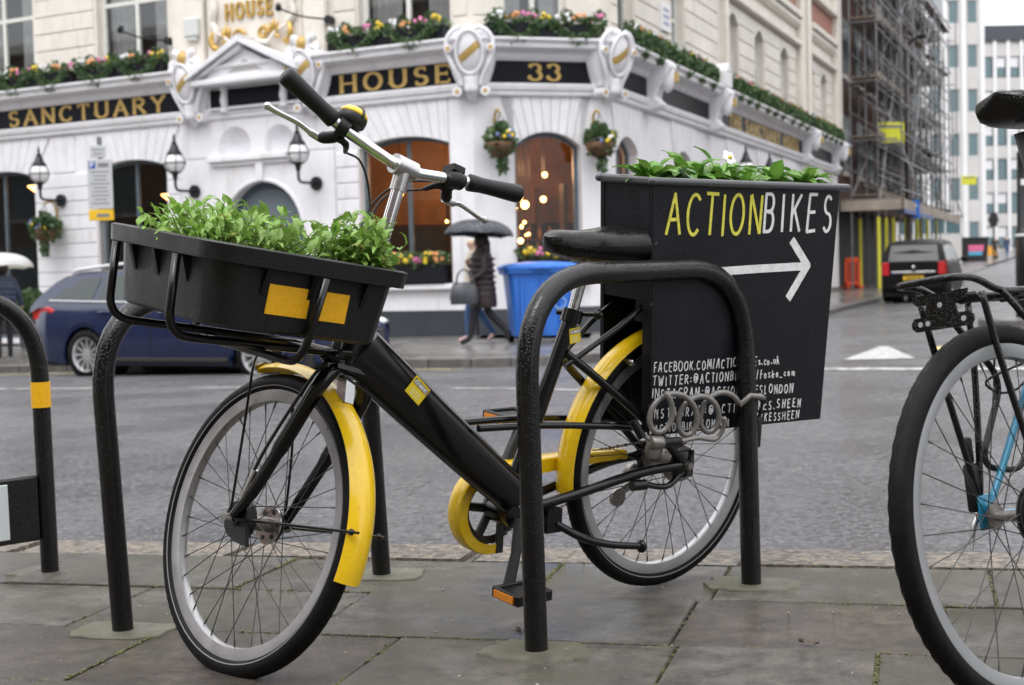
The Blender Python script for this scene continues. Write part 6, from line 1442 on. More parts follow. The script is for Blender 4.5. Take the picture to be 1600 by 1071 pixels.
def pedal(c, sgn):
    E = BM @ T(c); mb = MB(); mb.box(-.052, .052, -.045, .045, -.006, .006); mb.box(-.052, .052, -.047, -.036, -.013, .013); mb.box(-.052, .052, .036, .047, -.013, .013); mb.box(-.052, -.04, -.04, .04, -.013, .013); mb.box(.04, .052, -.04, .04, -.013, .013); mb.tube([(0, -sgn*.06, 0), (0, sgn*.03, 0)], .008, 8)
    p = obj('pedal', mb, m_plast, BIKE, E, bevel=.003)
    for s in (-1, 1): mb = MB(); mb.box(s*.052, s*.056, -.034, .034, -.008, .008); obj('pedal_reflector', mb, m_amberl, p, E)
cl = V((.525, .065, .256)); pe = V((.578, .095, .112))
mb = MB(); mb.tube([cl, cl.lerp(pe, .5)+V((0, .004, 0)), pe], [.017, .012, .014], 10); B('crank', mb, m_ink); pedal((.578, .145, .112), 1)
pe2 = V((.405, -.09, .452)); mb = MB(); mb.tube([(.525, -.06, .256), pe2], [.017, .013], 10); B('crank', mb, m_ink); pedal((.404, -.14, .452), -1)
# saddle and post
mb = MB(); mb.tube([(.345, 0, .725), (.305, 0, .865)], .0135, 14); B('seat_post', mb, m_alu)
mb = saddle_mb(.305, .112, .098, .04); E = BM @ T((.268, 0, .930)) @ Ry(R_(2)); sd_ = obj('saddle', mb, m_black, BIKE, E, smooth=70)
mb = MB()
for s in (-1, 1): mb.tube(catmull([(.12, s*.012, -.07), (.05, s*.022, -.075), (-.05, s*.022, -.072), (-.1, s*.03, -.05)], 5), .0038, 6)
mb.box(-.0, .07, -.028, .028, -.085, -.06); obj('saddle_rails', mb, m_steel, sd_, E)
# mudguards
mg_ = obj('rear_mudguard', mudguard(RR+.022, .032, -8, 128), m_yel, BIKE, BM @ T((0, 0, RR)), smooth=60)
mf_ = obj('front_mudguard', mudguard(RF+.026, .034, 88, 122, .017), m_yel, BIKE, SM @ T((1.222, 0, .310)), smooth=60)
mf2 = obj('front_mudguard', mudguard(RF+.027, .035, 124, 203, .018), m_yel, BIKE, SM @ T((1.222, 0, .310)), smooth=60)
tip = MB(); rows_ = []
for i in range(7):
    t = i/6; a = R_(88-9*t); r = RF+.030+.004*t; w = .036*(1-.75*t*t); rows_.append([(r*math.cos(a), w*k, r*math.sin(a)-.013*k*k) for k in (-1, -.5, 0, .5, 1)])
tip.grid(rows_); obj('mudguard_tip', tip, m_yel, mf_, SM @ T((1.222, 0, .310)), smooth=180, fix=False)
for s in (-1, 1):
    h = V((1.222, s*.074, .310)); e = V((1.222+(RF+.026)*math.cos(R_(186)), s*.037, .310+(RF+.026)*math.sin(R_(186))))
    mb = MB(); mb.tube([h, e, e+(e-h).normalized()*.02], .003, 6); mb.ball(e, .007); S('mudguard_stay', mb, m_bframe)
    mb = MB(); mb.tube(catmull([h, V((1.215, s*.068, .5)), V((1.225, s*.052, .662)), V((1.215, s*.028, .682)), V((1.205, 0, .68))], 5), .003, 6); S('mudguard_stay', mb, m_bframe)
mb = MB(); mb.box(.02, .05, -.034, .034, .705, .72); mb.tube([(.175, -.04, .60), (.175, .045, .60)], .009, 8); B('mudguard_clip', mb, m_alu, bevel=.003)
# fork, front brake (steering frame)
for s in (-1, 1):
    mb = MB(); mb.tube(catmull([(.972, s*.03, .625), (.985, s*.062, .575), (1.07, s*.064, .472), (1.155, s*.064, .375), (1.222, s*.068, .310)], 6), [.018]*8+[.017]*6+[.014]*6+[.012]*5, 12); S('fork_blade', mb, m_bframe)
    mb = MB(); mb.tube([(1.222, s*.062, .310), (1.222, s*.09, .310)], [.014, .009], 8); S('axle_nut', mb, m_steel)
mb = MB(); mb.box(.945, 1.0, -.062, .062, .60, .64); S('fork_crown', mb, m_bframe, bevel=.015, seg=2)
mb = MB(); mb.tube([HT0-SA*.03, HT0-SA*.005], .028, 16); S('headset', mb, m_bframe)
mb = MB(); mb.tube([(1.222, .036, .310), (1.222, .058, .310)], [.046, .040], 20); mb.prism([(1.187, .310), (1.237, .310), (1.225, .265), (1.175, .25)], .050, .060); S('front_drum_brake', mb, m_plast)
mb = MB(); mb.tube([(1.222, -.030, .310), (1.222, -.033, .310)], .043, 22); S('disc_flange', mb, m_alu)
for k in range(6): mb = MB(); aa = k*math.pi/3; mb.tube([(1.222+.031*math.cos(aa), -.0285, .310+.031*math.sin(aa)), (1.222+.031*math.cos(aa), -.0345, .310+.031*math.sin(aa))], .006, 8); S('flange_hole', mb, m_ink)
mb = MB(); mb.tube(catmull([(1.185, .072, .36), (1.12, .078, .45), (1.01, .072, .58), (.97, .05, .64)], 5), .0038, 6); S('brake_cable', mb, m_ink)
mb = MB(); mb.tube([(1.192, .07, .352), (1.15, .074, .41)], .0065, 8); S('cable_adjuster', mb, m_alu)
mb = MB(); mb.tube([(.985, .0, .59), (.975, 0, .55)], .008, 8); mb.box(.955, .985, -.012, .012, .55, .60); S('mudguard_bracket', mb, m_alu)
# stem and handlebar
mb = MB(); mb.tube([HT0+SA*.2, HT1-SA*.01, HT1+SA*.012], [.0135, .0135, .012], 16); S('stem', mb, m_chrome)
mb = MB(); mb.tube([V((.848, -.028, 1.050)), V((.849, .028, 1.053))], .022, 16); mb.tube([HT1-SA*.05, HT1-SA*.0], .018, 14); S('stem_clamp', mb, m_alu)
bar = catmull([(.899, .285, 1.160), (.883, .17, 1.105), (.870, .09, 1.077), (.851, .035, 1.054), (.848, 0, 1.051), (.846, -.035, 1.050), (.838, -.09, 1.058), (.824, -.165, 1.068), (.786, -.285, 1.073)], 6)
mb = MB(); mb.tube(bar, .0125, 14); hb_ = S('handlebar', mb, m_chrome, smooth=180)
def grip(p, q, n=16):
    p, q = V(p), V(q); mb = MB(); P = [p.lerp(q, t) for t in (0, .02, .1, .25, .45, .7, .9, .97, 1)]; mb.tube(P, [.0165, .0195, .019, .0172, .0178, .0195, .0205, .0195, .015], n); return mb
S('grip', grip((.884, .17, 1.107), (.900, .298, 1.166)), m_grip, hb_, smooth=70)
S('grip', grip((.823, -.168, 1.068), (.784, -.298, 1.073)), m_grip, hb_, smooth=70)
def lever(c, piv, mid, tip, end):
    c, piv, mid, tip, end = V(c), V(piv), V(mid), V(tip), V(end); t = (tip-piv).normalized()
    mb = MB(); mb.tube([c-t*.012, c+t*.012], .019, 14); mb.tube(catmull([c+(piv-c)*.2-t*.005, c.lerp(piv, .6)-t*.012, piv], 4), [.011]*4+[.013]*4+[.010], 8); mb.tube(catmull([c.lerp(piv, .55)-t*.01, c.lerp(piv, .6)-t*.04, end], 3), [.009, .009, .008, .008, .007, .006, .005], 8); S('brake_lever_body', mb, m_plast, hb_)
    mb = MB(); mb.tube(catmull([piv-t*.008, piv+t*.02, mid, tip-t*.02, tip], 5), [.0085]*6+[.0060]*10+[.0068]*5, 8); mb.ball(tip, .0085); S('brake_lever', mb, m_alu, hb_)
lever((.880, .148, 1.098), (.935, .165, 1.082), (.955, .21, 1.105), (.985, .268, 1.128), (.94, .088, 1.078))
lever((.829, -.142, 1.065), (.868, -.15, 1.030), (.872, -.20, 1.035), (.866, -.272, 1.020), (.872, -.085, 1.035))
mb = MB(); mb.tube([(.834, -.112, 1.061), (.829, -.142, 1.065)], .021, 16); mb.box(.815, .85, -.15, -.115, 1.080, 1.094); S('gear_shifter', mb, m_plast, hb_)
E2 = SM @ T((.880, .128, 1.122)) @ Matrix.Rotation(R_(-12), 4, 'Y') @ Matrix.Rotation(R_(14), 4, 'X')
mb = MB(); mb.lathe([(.024, -.014), (.031, -.008), (.032, .004), (.0315, .008)], 20); obj('bell', mb, m_ink, hb_, E2, smooth=50)
mb = MB(); mb.lathe([(.0315, .008), (.031, .014), (.025, .022), (.014, .027), (.001, .0285)], 20); obj('bell_dome', mb, m_yel, hb_, E2, smooth=180)
mb = MB(); mb.tube([(.033*math.cos(t), 0, .006+.0245*math.sin(t)) for t in [math.pi*i/10 for i in range(11)]], .0035, 6); mb.tube([(0, 0, -.012), (0, 0, -.03)], .008, 8); obj('bell_strap', mb, m_ink, hb_, E2)
# cables from bar to frame
for pts in ([(.94, .088, 1.078), (.935, .045, 1.066), (.95, .0, 1.0), (.95, -.012, .84), (.955, -.01, .70)], [(.872, -.085, 1.035), (.915, -.02, 1.01), (.935, .012, .93), (.95, .014, .80), (.955, .01, .70)], [(.842, -.095, 1.052), (.91, -.04, 1.04), (.955, .0, .97), (.96, .02, .85), (.955, .022, .72)]):
    mb = MB(); mb.tube(catmull(pts, 7), .0027, 6); S('cable', mb, m_ink, smooth=180)
# front rack and tray (fixed to the frame, tipped up at the front)
TILT = math.atan(.152); FT = BM @ T((1.19, 0, .885)) @ Ry(-TILT)       # tray frame: x forward, y left, z up at the rim
def rr_rect(hx, hy, z, r, n=4, cx=0.):
    out = []
    for sx, sy, a in ((1, 1, 0), (-1, 1, 90), (-1, -1, 180), (1, -1, 270)):
        for k in range(n+1): t = R_(a+90*k/n); out.append((cx+sx*(hx-r)+r*math.cos(t), sy*(hy-r)+r*math.sin(t), z))
    return out
hx, hy = .222, .242
mb = MB(); rg = [rr_rect(hx-.045, hy-.045, -.155, .045), rr_rect(hx-.038, hy-.038, -.165, .05) if False else rr_rect(hx-.034, hy-.034, -.148, .05), rr_rect(hx-.022, hy-.022, -.036, .05), rr_rect(hx-.016, hy-.016, -.034, .055), rr_rect(hx, hy, -.034, .06), rr_rect(hx+.003, hy+.003, -.003, .06), rr_rect(hx-.003, hy-.003, .0, .06), rr_rect(hx-.02, hy-.02, .0, .05), rr_rect(hx-.024, hy-.024, -.004, .05), rr_rect(hx-.03, hy-.03, -.04, .05)]
mb.grid(rg, close_u=True); mb.add(rg[0], [tuple(range(len(rg[0])-1, -1, -1))])
tray = obj('plant_tray', mb, m_plast, BIKE, FT, smooth=38)
mb = MB(); n = 22; mb.grid([[((-1+2*i/n)*(hx-.03), (-1+2*j/n)*(hy-.03), -.014+.016*mnoise.noise(V((i*.6, j*.6, 3)))+.008*rnd.uniform(-1, 1)) for j in range(n+1)] for i in range(n+1)]); obj('soil', mb, m_soil, tray, FT, smooth=180, fix=False)
for s in (-1, 1):       # gusset ribs under the rim on front and sides
    for y in (-.12, -.02, .10): mb = MB(); mb.prism([(hx-.034, -.036), (hx-.008, -.036), (hx-.026, -.085)], y-.006, y+.006); obj('rib', mb, m_plast, tray, FT) if s > 0 else None
    for x in (-.12, .0, .1): mb = MB(); q = T((x, 0, 0)) @ Rz(math.pi/2*s); mb.prism([(hy-.034, -.036), (hy-.008, -.036), (hy-.026, -.085)], -.005, .005, q); obj('rib', mb, m_plast, tray, FT)
for x0, x1 in ((.088, -.002), (-.022, -.088)):
    mb = MB(); y = hy-.018; sl = .012/.11
    mb.add([(x0, hy-.0228, -.062), (x1, hy-.0228, -.062), (x1-.001, hy-.0288, -.118), (x0-.001, hy-.0288, -.118)], [(0, 1, 2, 3)]); mb.add([(x0, hy-.0238, -.062), (x1, hy-.0238, -.062), (x1-.001, hy-.0298, -.118), (x0-.001, hy-.0298, -.118)], [(3, 2, 1, 0)]); obj('amber_reflector', mb, m_refl, tray, FT, fix=False)
rk = BM @ T((1.19, 0, .885)) @ Ry(-TILT)
for y in (-.165, .10):
    mb = MB(); mb.tube(fillet([(.222, y, -.036), (.216, y, -.188), (-.22, y*.55, -.188)], .05, 7), .0085, 10); obj('rack_rail', mb, m_bframe, BIKE, rk, smooth=180)
mb = MB(); mb.tube(fillet([(-.012, .248, -.036), (-.012, .205, -.205), (.0, -.205, -.205), (.0, -.248, -.036)], .05, 7), .0085, 10); obj('rack_hoop', mb, m_bframe, BIKE, rk, smooth=180)
mb = MB(); mb.tube([(-.18, -.11, -.188), (-.18, .085, -.188)], .008, 8); mb.box(-.25, -.12, -.035, .035, -.199, -.183); obj('rack_cross_bar', mb, m_bframe, BIKE, rk)
mb = MB(); mb.tube([(-.2, .0, -.19), (-.235, 0, -.22)], .022, 12); mb.tube([(-.20, .03, -.185), (-.2, .03, -.11)], .01, 8); obj('rack_mount', mb, m_bframe, BIKE, rk)
# rear box: tall plywood planter over the rear wheel, open underneath for the wheel
th = .012; yN = .095; yF = -.075
P = [(-.498, .414), (.153, .425), (.20, 1.035), (-.50, 1.043)]
bx = empty('rear_box', BM, parent=BIKE)
mb = MB(); mb.prism(list(reversed(P)), yN, yN-th); side = B('box_panel', mb, m_chalk, bx, smooth=None, bevel=.0015)
mb = MB(); mb.prism(list(reversed(P)), yF, yF-th); B('box_panel', mb, m_chalk, bx, smooth=None)
mb = MB(); mb.prism([(-.499, .416), (-.487, .416), (-.488, 1.04), (-.4995, 1.04)], yF+.001, yN-th-.001); B('box_panel', mb, m_chalk, bx, smooth=None)
def fxx(z): return .153+.047*(z-.425)/.61
def fpan(y0, y1, z0, z1, o=0., t=.012):
    mb = MB(); mb.add([(fxx(z)+o-d, y, z) for d in (0, t) for z in (z0, z1) for y in (y0, y1)], [(0, 1, 3, 2), (4, 6, 7, 5), (0, 4, 5, 1), (2, 3, 7, 6), (0, 2, 6, 4), (1, 5, 7, 3)]); return B('box_panel', mb, m_chalk, bx, smooth=None)
fpan(yF+.001, yN-th-.001, .755, 1.034, -.0015); fpan(.062, yN-th-.001, .43, .754, -.002)
mb = MB(); mb.box(fxx(.73)-.03, fxx(.73)-.018, .02, .062, .70, .754); B('box_batten', mb, m_chalk, bx)
mb = MB(); mb.box(-.486, .165, yF+.001, yN-th-.001, .93, .942); B('box_shelf', mb, m_ink, bx)
mb = MB(); c_ = [(-.525, yF-.012), (-.525, yN+.004), (.206, yN+.004), (.206, yF-.012)]; mb.tube([(x, y, 1.043) for x, y in c_], .0098, 10, closed=True)
for x, y in c_: mb.ball((x, y, 1.043), .0098)
B('box_rim', mb, mat('grey_rubber_edge', (.055,.058,.065), .35, drops=.3, bump=.2, coat=.2), bx, smooth=60)
mb = MB(); n = 20; mb.grid([[(-.487+.675*i/n, yF+(yN-th-yF)*j/6, 1.026+.006*rnd.uniform(-1, 1)) for j in range(7)] for i in range(n+1)]); B('box_soil', mb, m_soil, bx, smooth=180, fix=False)
for x, z in ((.165, .5), (.18, .75), (-.485, .7), (-.48, .46), (-.2, .56), (-.36, .77), (-.42, .84), (.16, .98), (-.48, .98)):
    mb = MB(); mb.tube([(x, yN-.002, z), (x, yN+.0012, z)], .0035, 8); B('screw', mb, m_ink, bx)
# lettering on the near panel: text plane with x' running toward the rear, z up
TP = BM @ frame((0, yN, 0), (-1, 0, 0), (0, -1, 0))      # x toward the bike's rear, y into the panel
def tl(x): return -x
def brush(s, x0, x1, z, h, w, m, wide=1., jit=.02, slope=0., name='lettering', parent=None, hs=None):
    tw = sum(GL[c][0]*h*wide for c in s); gap = (x1-x0-tw)/max(1, len(s)-1); x = x0; mb = MB()
    for i, c in enumerate(s):
        if c != ' ': letter(mb, c, x, z+slope*(x-x0)+rnd.uniform(-jit, jit)*h, h*rnd.uniform(1-jit, 1+jit), w, -.0012-.00003*i, -.0001, wide, 0., None, jit)
        x += GL[c][0]*h*wide+gap
    return obj(name, mb, m, parent or side, TP, fix=False)
brush('ACTION', -.144, .189, .918, .097, .0042, m_lety, wide=.62)
brush('BIKES', .206, .470, .926, .094, .0042, m_letw, wide=.60)
mb = MB(); ribbon(mb, [(.02, .824), (.20, .830), (.384, .834)], .0105, -.0012, -.0001); ribbon(mb, [(.322, .899), (.389, .835)], .0115, -.0014, -.0001); ribbon(mb, [(.389, .836), (.324, .753)], .0115, -.0016, -.0001); obj('painted_arrow', mb, m_letw, side, TP, fix=False)
for s_, x1, z, sl in (('FACEBOOK.COM/ACTIONBIKEs.co.uk', .303, .582, -.008), ('TWITTER:@ACTIONBIKES /foska_com', .37, .549, -.015), ('INSTAGRAM:@ACTIONBIKESLONDON', .368, .519, -.044), ('INSTAGRAM:@ACTIONBIKES.SHEEN', .405, .468, -.022), ):
    brush(s_, -.156, x1, z, .0225, .0011, m_letw, wide=.68, jit=.06, slope=sl)
brush('#ACTIONBIKESLONDON', -.156, .125, .432, .0205, .0011, m_letw, wide=.66, jit=.06, slope=-.02)
brush('BIKESSHEEN', .235, .402, .428, .0205, .0011, m_letw, wide=.66, jit=.06, slope=-.02)
# stickers
def sticker(M, w, h, lab):
    mb = MB(); mb.box(-w/2, w/2, -.0006, 0, -h/2, h/2); st = obj('sticker', mb, m_label, beam, M)
    mb = MB(); mb.box(-w*.44, w*.46, -.0009, -.0006, h*.12, h*.40); obj('sticker_strip', mb, m_ink, st, M)
    mb = MB(); x = -w*.40
    for c in 'ACTION BIKES':
        if c != ' ': letter(mb, c, x, h*.16, h*.19, h*.018, -.0012, -.0009, .75)
        x += w*.068
    for k in range(3): mb.box(-w*.3, w*.3, -.0008, -.0006, -h*(.08+.13*k)-h*.025, -h*(.08+.13*k))
    obj('sticker_print', mb, [m_white], st, M, fix=False); return st
sticker(BM @ T((.815, .0385, .575)) @ frame((0, 0, 0), (-.72, 0, -.69), (0, -1, 0)) , .052, .044, '')
sticker(BM @ T((.3505, .0192, .672)) @ frame((0, 0, 0), (-1, 0, .0), (0, -1, 0)) @ Ry(R_(-8)), .034, .036, '')
# ---- spiral cable lock round the stand and seat stay
LK = empty('cable_lock', BM @ T((.18, .14, .42)), 'grey coiled cable lock hanging between bike and stand', 'lock')
pts = []
path = [(.20, .10, .50), (.225, .12, .455), (.185, .15, .425)]
c0_, c1_ = V((.185, .128, .505)), V((-.085, .128, .478)); n = 78
for i in range(n+1):
    t = i/n; a = t*3.05*2*math.pi+2.4+.35*math.sin(t*9); c = c0_.lerp(c1_, t); r = .052-.006*t+.006*math.sin(t*17); pts.append((c.x+r*.80*math.cos(a), c.y-r*.25*math.cos(a), c.z+r*math.sin(a)-.012*math.sin(math.pi*t)))
pts += [(-.135, .155, .515), (-.165, .164, .512), (-.192, .15, .503)]
mb = MB(); mb.tube(pts, .0074, 10); obj('coiled_cable', mb, m_cable, LK, BM, smooth=180)
mb = MB(); mb.tube(catmull([(.205, .09, .45), (.17, .13, .418), (.10, .14, .415), (.04, .145, .420), (-.02, .15, .412), (-.035, .16, .44), (-.03, .165, .47)], 6), .0062, 10); obj('cable_tail', mb, m_cable, LK, BM, smooth=180)
mb = MB(); mb.tube([(.155, .135, .416), (.095, .14, .416)], [.013, .011], 14); mb.tube([(.22, .10, .47), (.20, .115, .43)], .011, 12); obj('lock_sleeve', mb, m_plast, LK, BM, smooth=60)
mb = MB(); mb.tube([(.185, .128, .418), (.15, .133, .416)], .0175, 14); mb.box(.14, .185, .112, .128, .375, .412); obj('lock_barrel', mb, m_steel, LK, BM, bevel=.002, smooth=50)
mb = MB(); mb.tube([(-.186, .153, .505), (-.204, .14, .492)], [.008, .010], 10); mb.box(-.212, -.194, .112, .135, .37, .45); mb.tube(catmull([(-.203, .138, .49), (-.207, .13, .47), (-.203, .124, .44)], 4), .004, 6); obj('lock_clip', mb, m_plast, LK, BM, bevel=.004, smooth=50)
# ---- plants
def leafmesh(name, L, W, m, curl=.25, fold=.2, wav=.0, n=7, notch=0.):
    mb = MB(); rows_ = []
    for i in range(n+1):
        t = i/n; w = W*(math.sin(math.pi*(t**.75))**.8+.03)*(1-notch*(i % 2)); x = L*t; z = L*curl*(t-1.5*t*t)
        rows_.append([(x, -w, z+fold*w+wav*W*math.sin(t*11)), (x, -w*.5, z+fold*w*.3), (x, 0, z), (x, w*.5, z+fold*w*.3), (x, w, z+fold*w+wav*W*math.sin(t*9+1))])
    mb.grid(rows_); me = mb.mesh(name); me.materials.append(m)
    for pg in me.polygons: pg.use_smooth = True
    return me
herb_leaf = [leafmesh('herb_leaf', .026, .0068, m_leaf1, .45, .35, .2, 8, .16), leafmesh('herb_leaf', .019, .0062, m_leaf1, .2, .45, .2, 7, .16), leafmesh('herb_leaf', .032, .0080, m_leaf1, .65, .3, .25, 9, .16)]
m_yleaf = mat('yellowing_leaf', (.34,.33,.07), .45, var=.2, trans=.25); herb_leaf.append(leafmesh('herb_leaf', .022, .008, m_yleaf, .5, .3))
def herb(Mw, label, spread, nst, hmin, hmax, maxobj, rr, fallback=False):
    root = empty('herb_plant', Mw, label, 'plant', 'leafy herbs in the front tray')
    stems = MB(); mass = MB(); leaves = []
    for k in range(nst):
        a = rr.uniform(0, 2*math.pi); q = math.sqrt(rr.random()); bx_, by_ = spread[0]*q*math.cos(a), spread[1]*q*math.sin(a)
        h = rr.uniform(hmin, hmax)*(1-.45*q*q); lean = V((bx_*.45+rr.uniform(-.02, .02), by_*.45+rr.uniform(-.02, .02), h))
        base = V((bx_, by_, -.01)); P_ = [base+lean*t+V((0, 0, 0)) for t in (0, .35, .7, 1)]; stems.tube(P_, [.0017, .0014, .0012, .0008], 5, caps=False)
        nl = max(4, int(h/.0105))
        for j in range(nl):
            t = .12+.88*j/(nl-1); p = base+lean*t; az = j*2.4+rr.uniform(-.4, .4)+k; el = rr.uniform(-.15, .55)+.9*(t > .9)
            leaves.append((p, az, el, rr.uniform(.75, 1.25)*(1 if t > .4 else .85)))
    obj('stem', stems, m_stem, root, Mw, smooth=180, kind='stuff')
    leaves.sort(key=lambda l: -(l[0].z+.35*l[0].y))
    for i, (p, az, el, s) in enumerate(leaves):
        F_ = T(p) @ Rz(az) @ Ry(-el) @ Rx(rr.uniform(-.5, .5)) @ Sc(s, s, s); me = herb_leaf[3] if rr.random() < .05 else rr.choice(herb_leaf[:3])
        if i < maxobj:
            o = bpy.data.objects.new('leaf', me); COL.objects.link(o); place(o, root, Mw @ F_)
        else: mass.add([v.co[:] for v in me.vertices], [tuple(pg.vertices) for pg in me.polygons], F_)
    if mass.v: obj('lower_foliage', mass, m_leaf1, root, Mw, smooth=180, fix=False, kind='stuff')
rr = random.Random(11)
herb(FT @ T((.07, .02, -.005)), 'wide leafy herb clump filling the front of the tray', (.112, .13), 200, .025, .095, 290, rr)
herb(FT @ T((-.155, .105, -.005)), 'rounder herb clump at the handlebar end of the tray', (.052, .08), 125, .03, .108, 290, rr)
pl_leaf = [leafmesh('primrose_leaf', .062, .0165, m_leaf2, .55, .22, .25, 9), leafmesh('primrose_leaf', .052, .017, m_leaf2, .8, .15, .3, 9), leafmesh('primrose_leaf', .07, .016, m_leaf2, .35, .28, .2, 9), leafmesh('primrose_leaf', .056, .018, m_leaf3, .6, .2, .35, 9)]
for k, (x, y, nlf, sc_, lab, fl) in enumerate(((.135, .03, 15, .95, 'primrose at the saddle end of the blackboard box', 0), (.055, .02, 16, .95, 'grey leaved primrose second from the saddle end of the box', 0), (-.03, .01, 18, 1.1, 'tall primrose left of the white bloom in the box', 0), (-.125, .02, 18, 1.1, 'primrose with a single white bloom in the blackboard box', 1), (-.235, .01, 9, .75, 'small sparse primrose between the bloom and the far clumps', 0), (-.335, .02, 13, 1.0, 'broad leaved primrose near the far end of the box', 0), (-.435, .03, 13, 1.05, 'last primrose whose leaves hang over the far end of the box', 2))):
    Mp = BM @ T((x, y-.012, 1.028)); root = empty('primrose', Mp, lab, 'plant', 'primroses in the blackboard box')
    for j in range(nlf):
        az = j*2.399+k*.7; ring_ = j/nlf; el = .25+.85*ring_+rr.uniform(-.15, .15); s = 1.25*sc_*rr.uniform(.8, 1.15)
        o = bpy.data.objects.new('leaf', pl_leaf[(j+k) % 3 if k != 1 else (3 if j % 2 else 1)]); COL.objects.link(o)
        place(o, root, Mp @ Rz(az) @ T((.008, 0, .004+.012*ring_)) @ Ry(-el) @ Rx(rr.uniform(-.4, .4)) @ Sc(s, s*rr.uniform(.9, 1.15), s))
    if fl == 1:
        mb = MB()
        for q in range(5):
            a = 2*math.pi*q/5; mb.ball((.012*math.cos(a), .012*math.sin(a), 0), .011, 8, 5, sz=(1, 1, .25))
        E = Mp @ T((.005, .03, .078)) @ Rx(-1.0); f_ = obj('bloom', mb, m_fl['white'], root, E, smooth=180); mb = MB(); mb.ball((0, 0, .003), .006, 8, 5); obj('bloom_eye', mb, m_fl['yellow'], f_, E, smooth=180)
        mb = MB(); mb.tube([(0, 0, 0), (.0, .015, .04), (.005, .03, .076)], .0015, 5); obj('bloom_stalk', mb, m_stem, root, Mp)
    if fl == 2:
        for az, el, s in ((math.pi*.97, .35, 1.35), (math.pi*1.08, .15, 1.2), (math.pi*.8, .5, 1.2)):
            o = bpy.data.objects.new('leaf', pl_leaf[2]); COL.objects.link(o); place(o, root, Mp @ Rz(az) @ T((.01, 0, .018)) @ Ry(-el) @ Sc(s, s, s))
# ================================================================== TEAL BICYCLE AT THE RIGHT EDGE
M2 = T((.944, 2.541, 0)) @ Rz(R_(37)) @ Rx(-R_(8)); m_teal = mat('teal_frame_paint', (.01,.20,.34), .28, .2, coat=.5)
TB = empty('bicycle', M2, 'teal framed bicycle with fat black tyre and black rear rack at right edge', 'bicycle')
def D(name, mb, m, parent=None, smooth=50, **k): return obj(name, mb, m, parent or TB, M2, smooth=smooth, **k)
R2 = .35; m_rimd = mat('dull_rim', (.30,.31,.32), .35, .6, var=.1)
wheel(TB, M2 @ T((0, 0, R2)), R2, .0205, 32, m_spoke, .024, .026, label='rear wheel', knob=.003, phase=.2, m_rm=m_rimd)
wheel(TB, M2 @ T((1.07, 0, R2)), R2, .0245, 32, m_spoke2, .03, .03, label='front wheel', knob=.0028)
def tb(name, pts, r, m, n=12, parent=None): mb = MB(); mb.tube(pts, r, n); return D(name, mb, m, parent, smooth=180)
for s in (-1, 1):
    tb('seat_stay', catmull([(.0, s*.068, .352), (.06, s*.062, .43), (.22, s*.03, .70), (.26, s*.015, .76)], 5), .0072, m_teal)
    tb('chain_stay', catmull([(.0, s*.068, .35), (.15, s*.055, .34), (.42, s*.03, .30)], 5), .009, m_teal)
    tb('fork_blade', catmull([(1.07, s*.06, .35), (1.02, s*.06, .50), (.95, s*.05, .70)], 5), .014, m_bframe)
    mb = MB(); mb.box(-.022, .03, s*.066-.004, s*.066+.004, .325, .39); mb.tube([(.0, s*.064, .352), (.0, s*.072, .352)], .02, 14); D('dropout', mb, m_teal, bevel=.003)
tb('seat_tube', [(.43, 0, .29), (.25, 0, .80)], .0165, m_teal); tb('top_tube', [(.27, 0, .76), (.88, 0, .86)], .016, m_teal); tb('down_tube', [(.44, 0, .30), (.90, 0, .76)], .02, m_teal); tb('head_tube', [(.945, 0, .70), (.885, 0, .90)], .02, m_teal)
tb('seat_post', [(.252, 0, .79), (.175, 0, 1.07)], .0135, m_ink); tb('stem', [(.885, 0, .9), (.87, 0, .98), (.95, 0, 1.0)], .014, m_ink); tb('handlebar', [(.93, -.3, 1.02), (.95, -.05, 1.0), (.95, .05, 1.0), (.93, .3, 1.02)], .0125, m_ink)
obj('saddle', saddle_mb(.27, .075, .056, .024), m_black, TB, M2 @ T((.222, 0, 1.136)) @ Ry(R_(1)), smooth=70)
mb = MB(); mb.tube([(.43, -.06, .29), (.43, .06, .29)], .022, 14); mb.tube([(.43, -.06, .29), (.43, -.064, .29)], .08, 36); D('crankset', mb, m_ink)
for s, dx in ((1, .12), (-1, -.12)): tb('crank', [(.43, s*.06, .29), (.43+dx, s*.085, .29-.11*s)], .012, m_ink); mb = MB(); mb.box(.38+dx, .48+dx, s*.09-.0, s*.19, .275-.11*s, .30-.11*s); D('pedal', mb, m_plast, bevel=.004)
mb = MB()
for k in range(7): r = .028+.005*k; mb.tube([(0, -.036-.0045*(6-k), R2), (0, -.038-.0045*(6-k), R2)], r, 24)
D('cassette', mb, m_ink)
mb = MB(); mb.tube([(0, .07, .352), (0, .082, .352)], .011, 10); mb.tube(catmull([(0, .083, .352), (-.012, .088, .33), (-.022, .09, .29)], 4), [.006]*5+[.0045]*4, 8, flat=1.); D('quick_release', mb, m_alu)
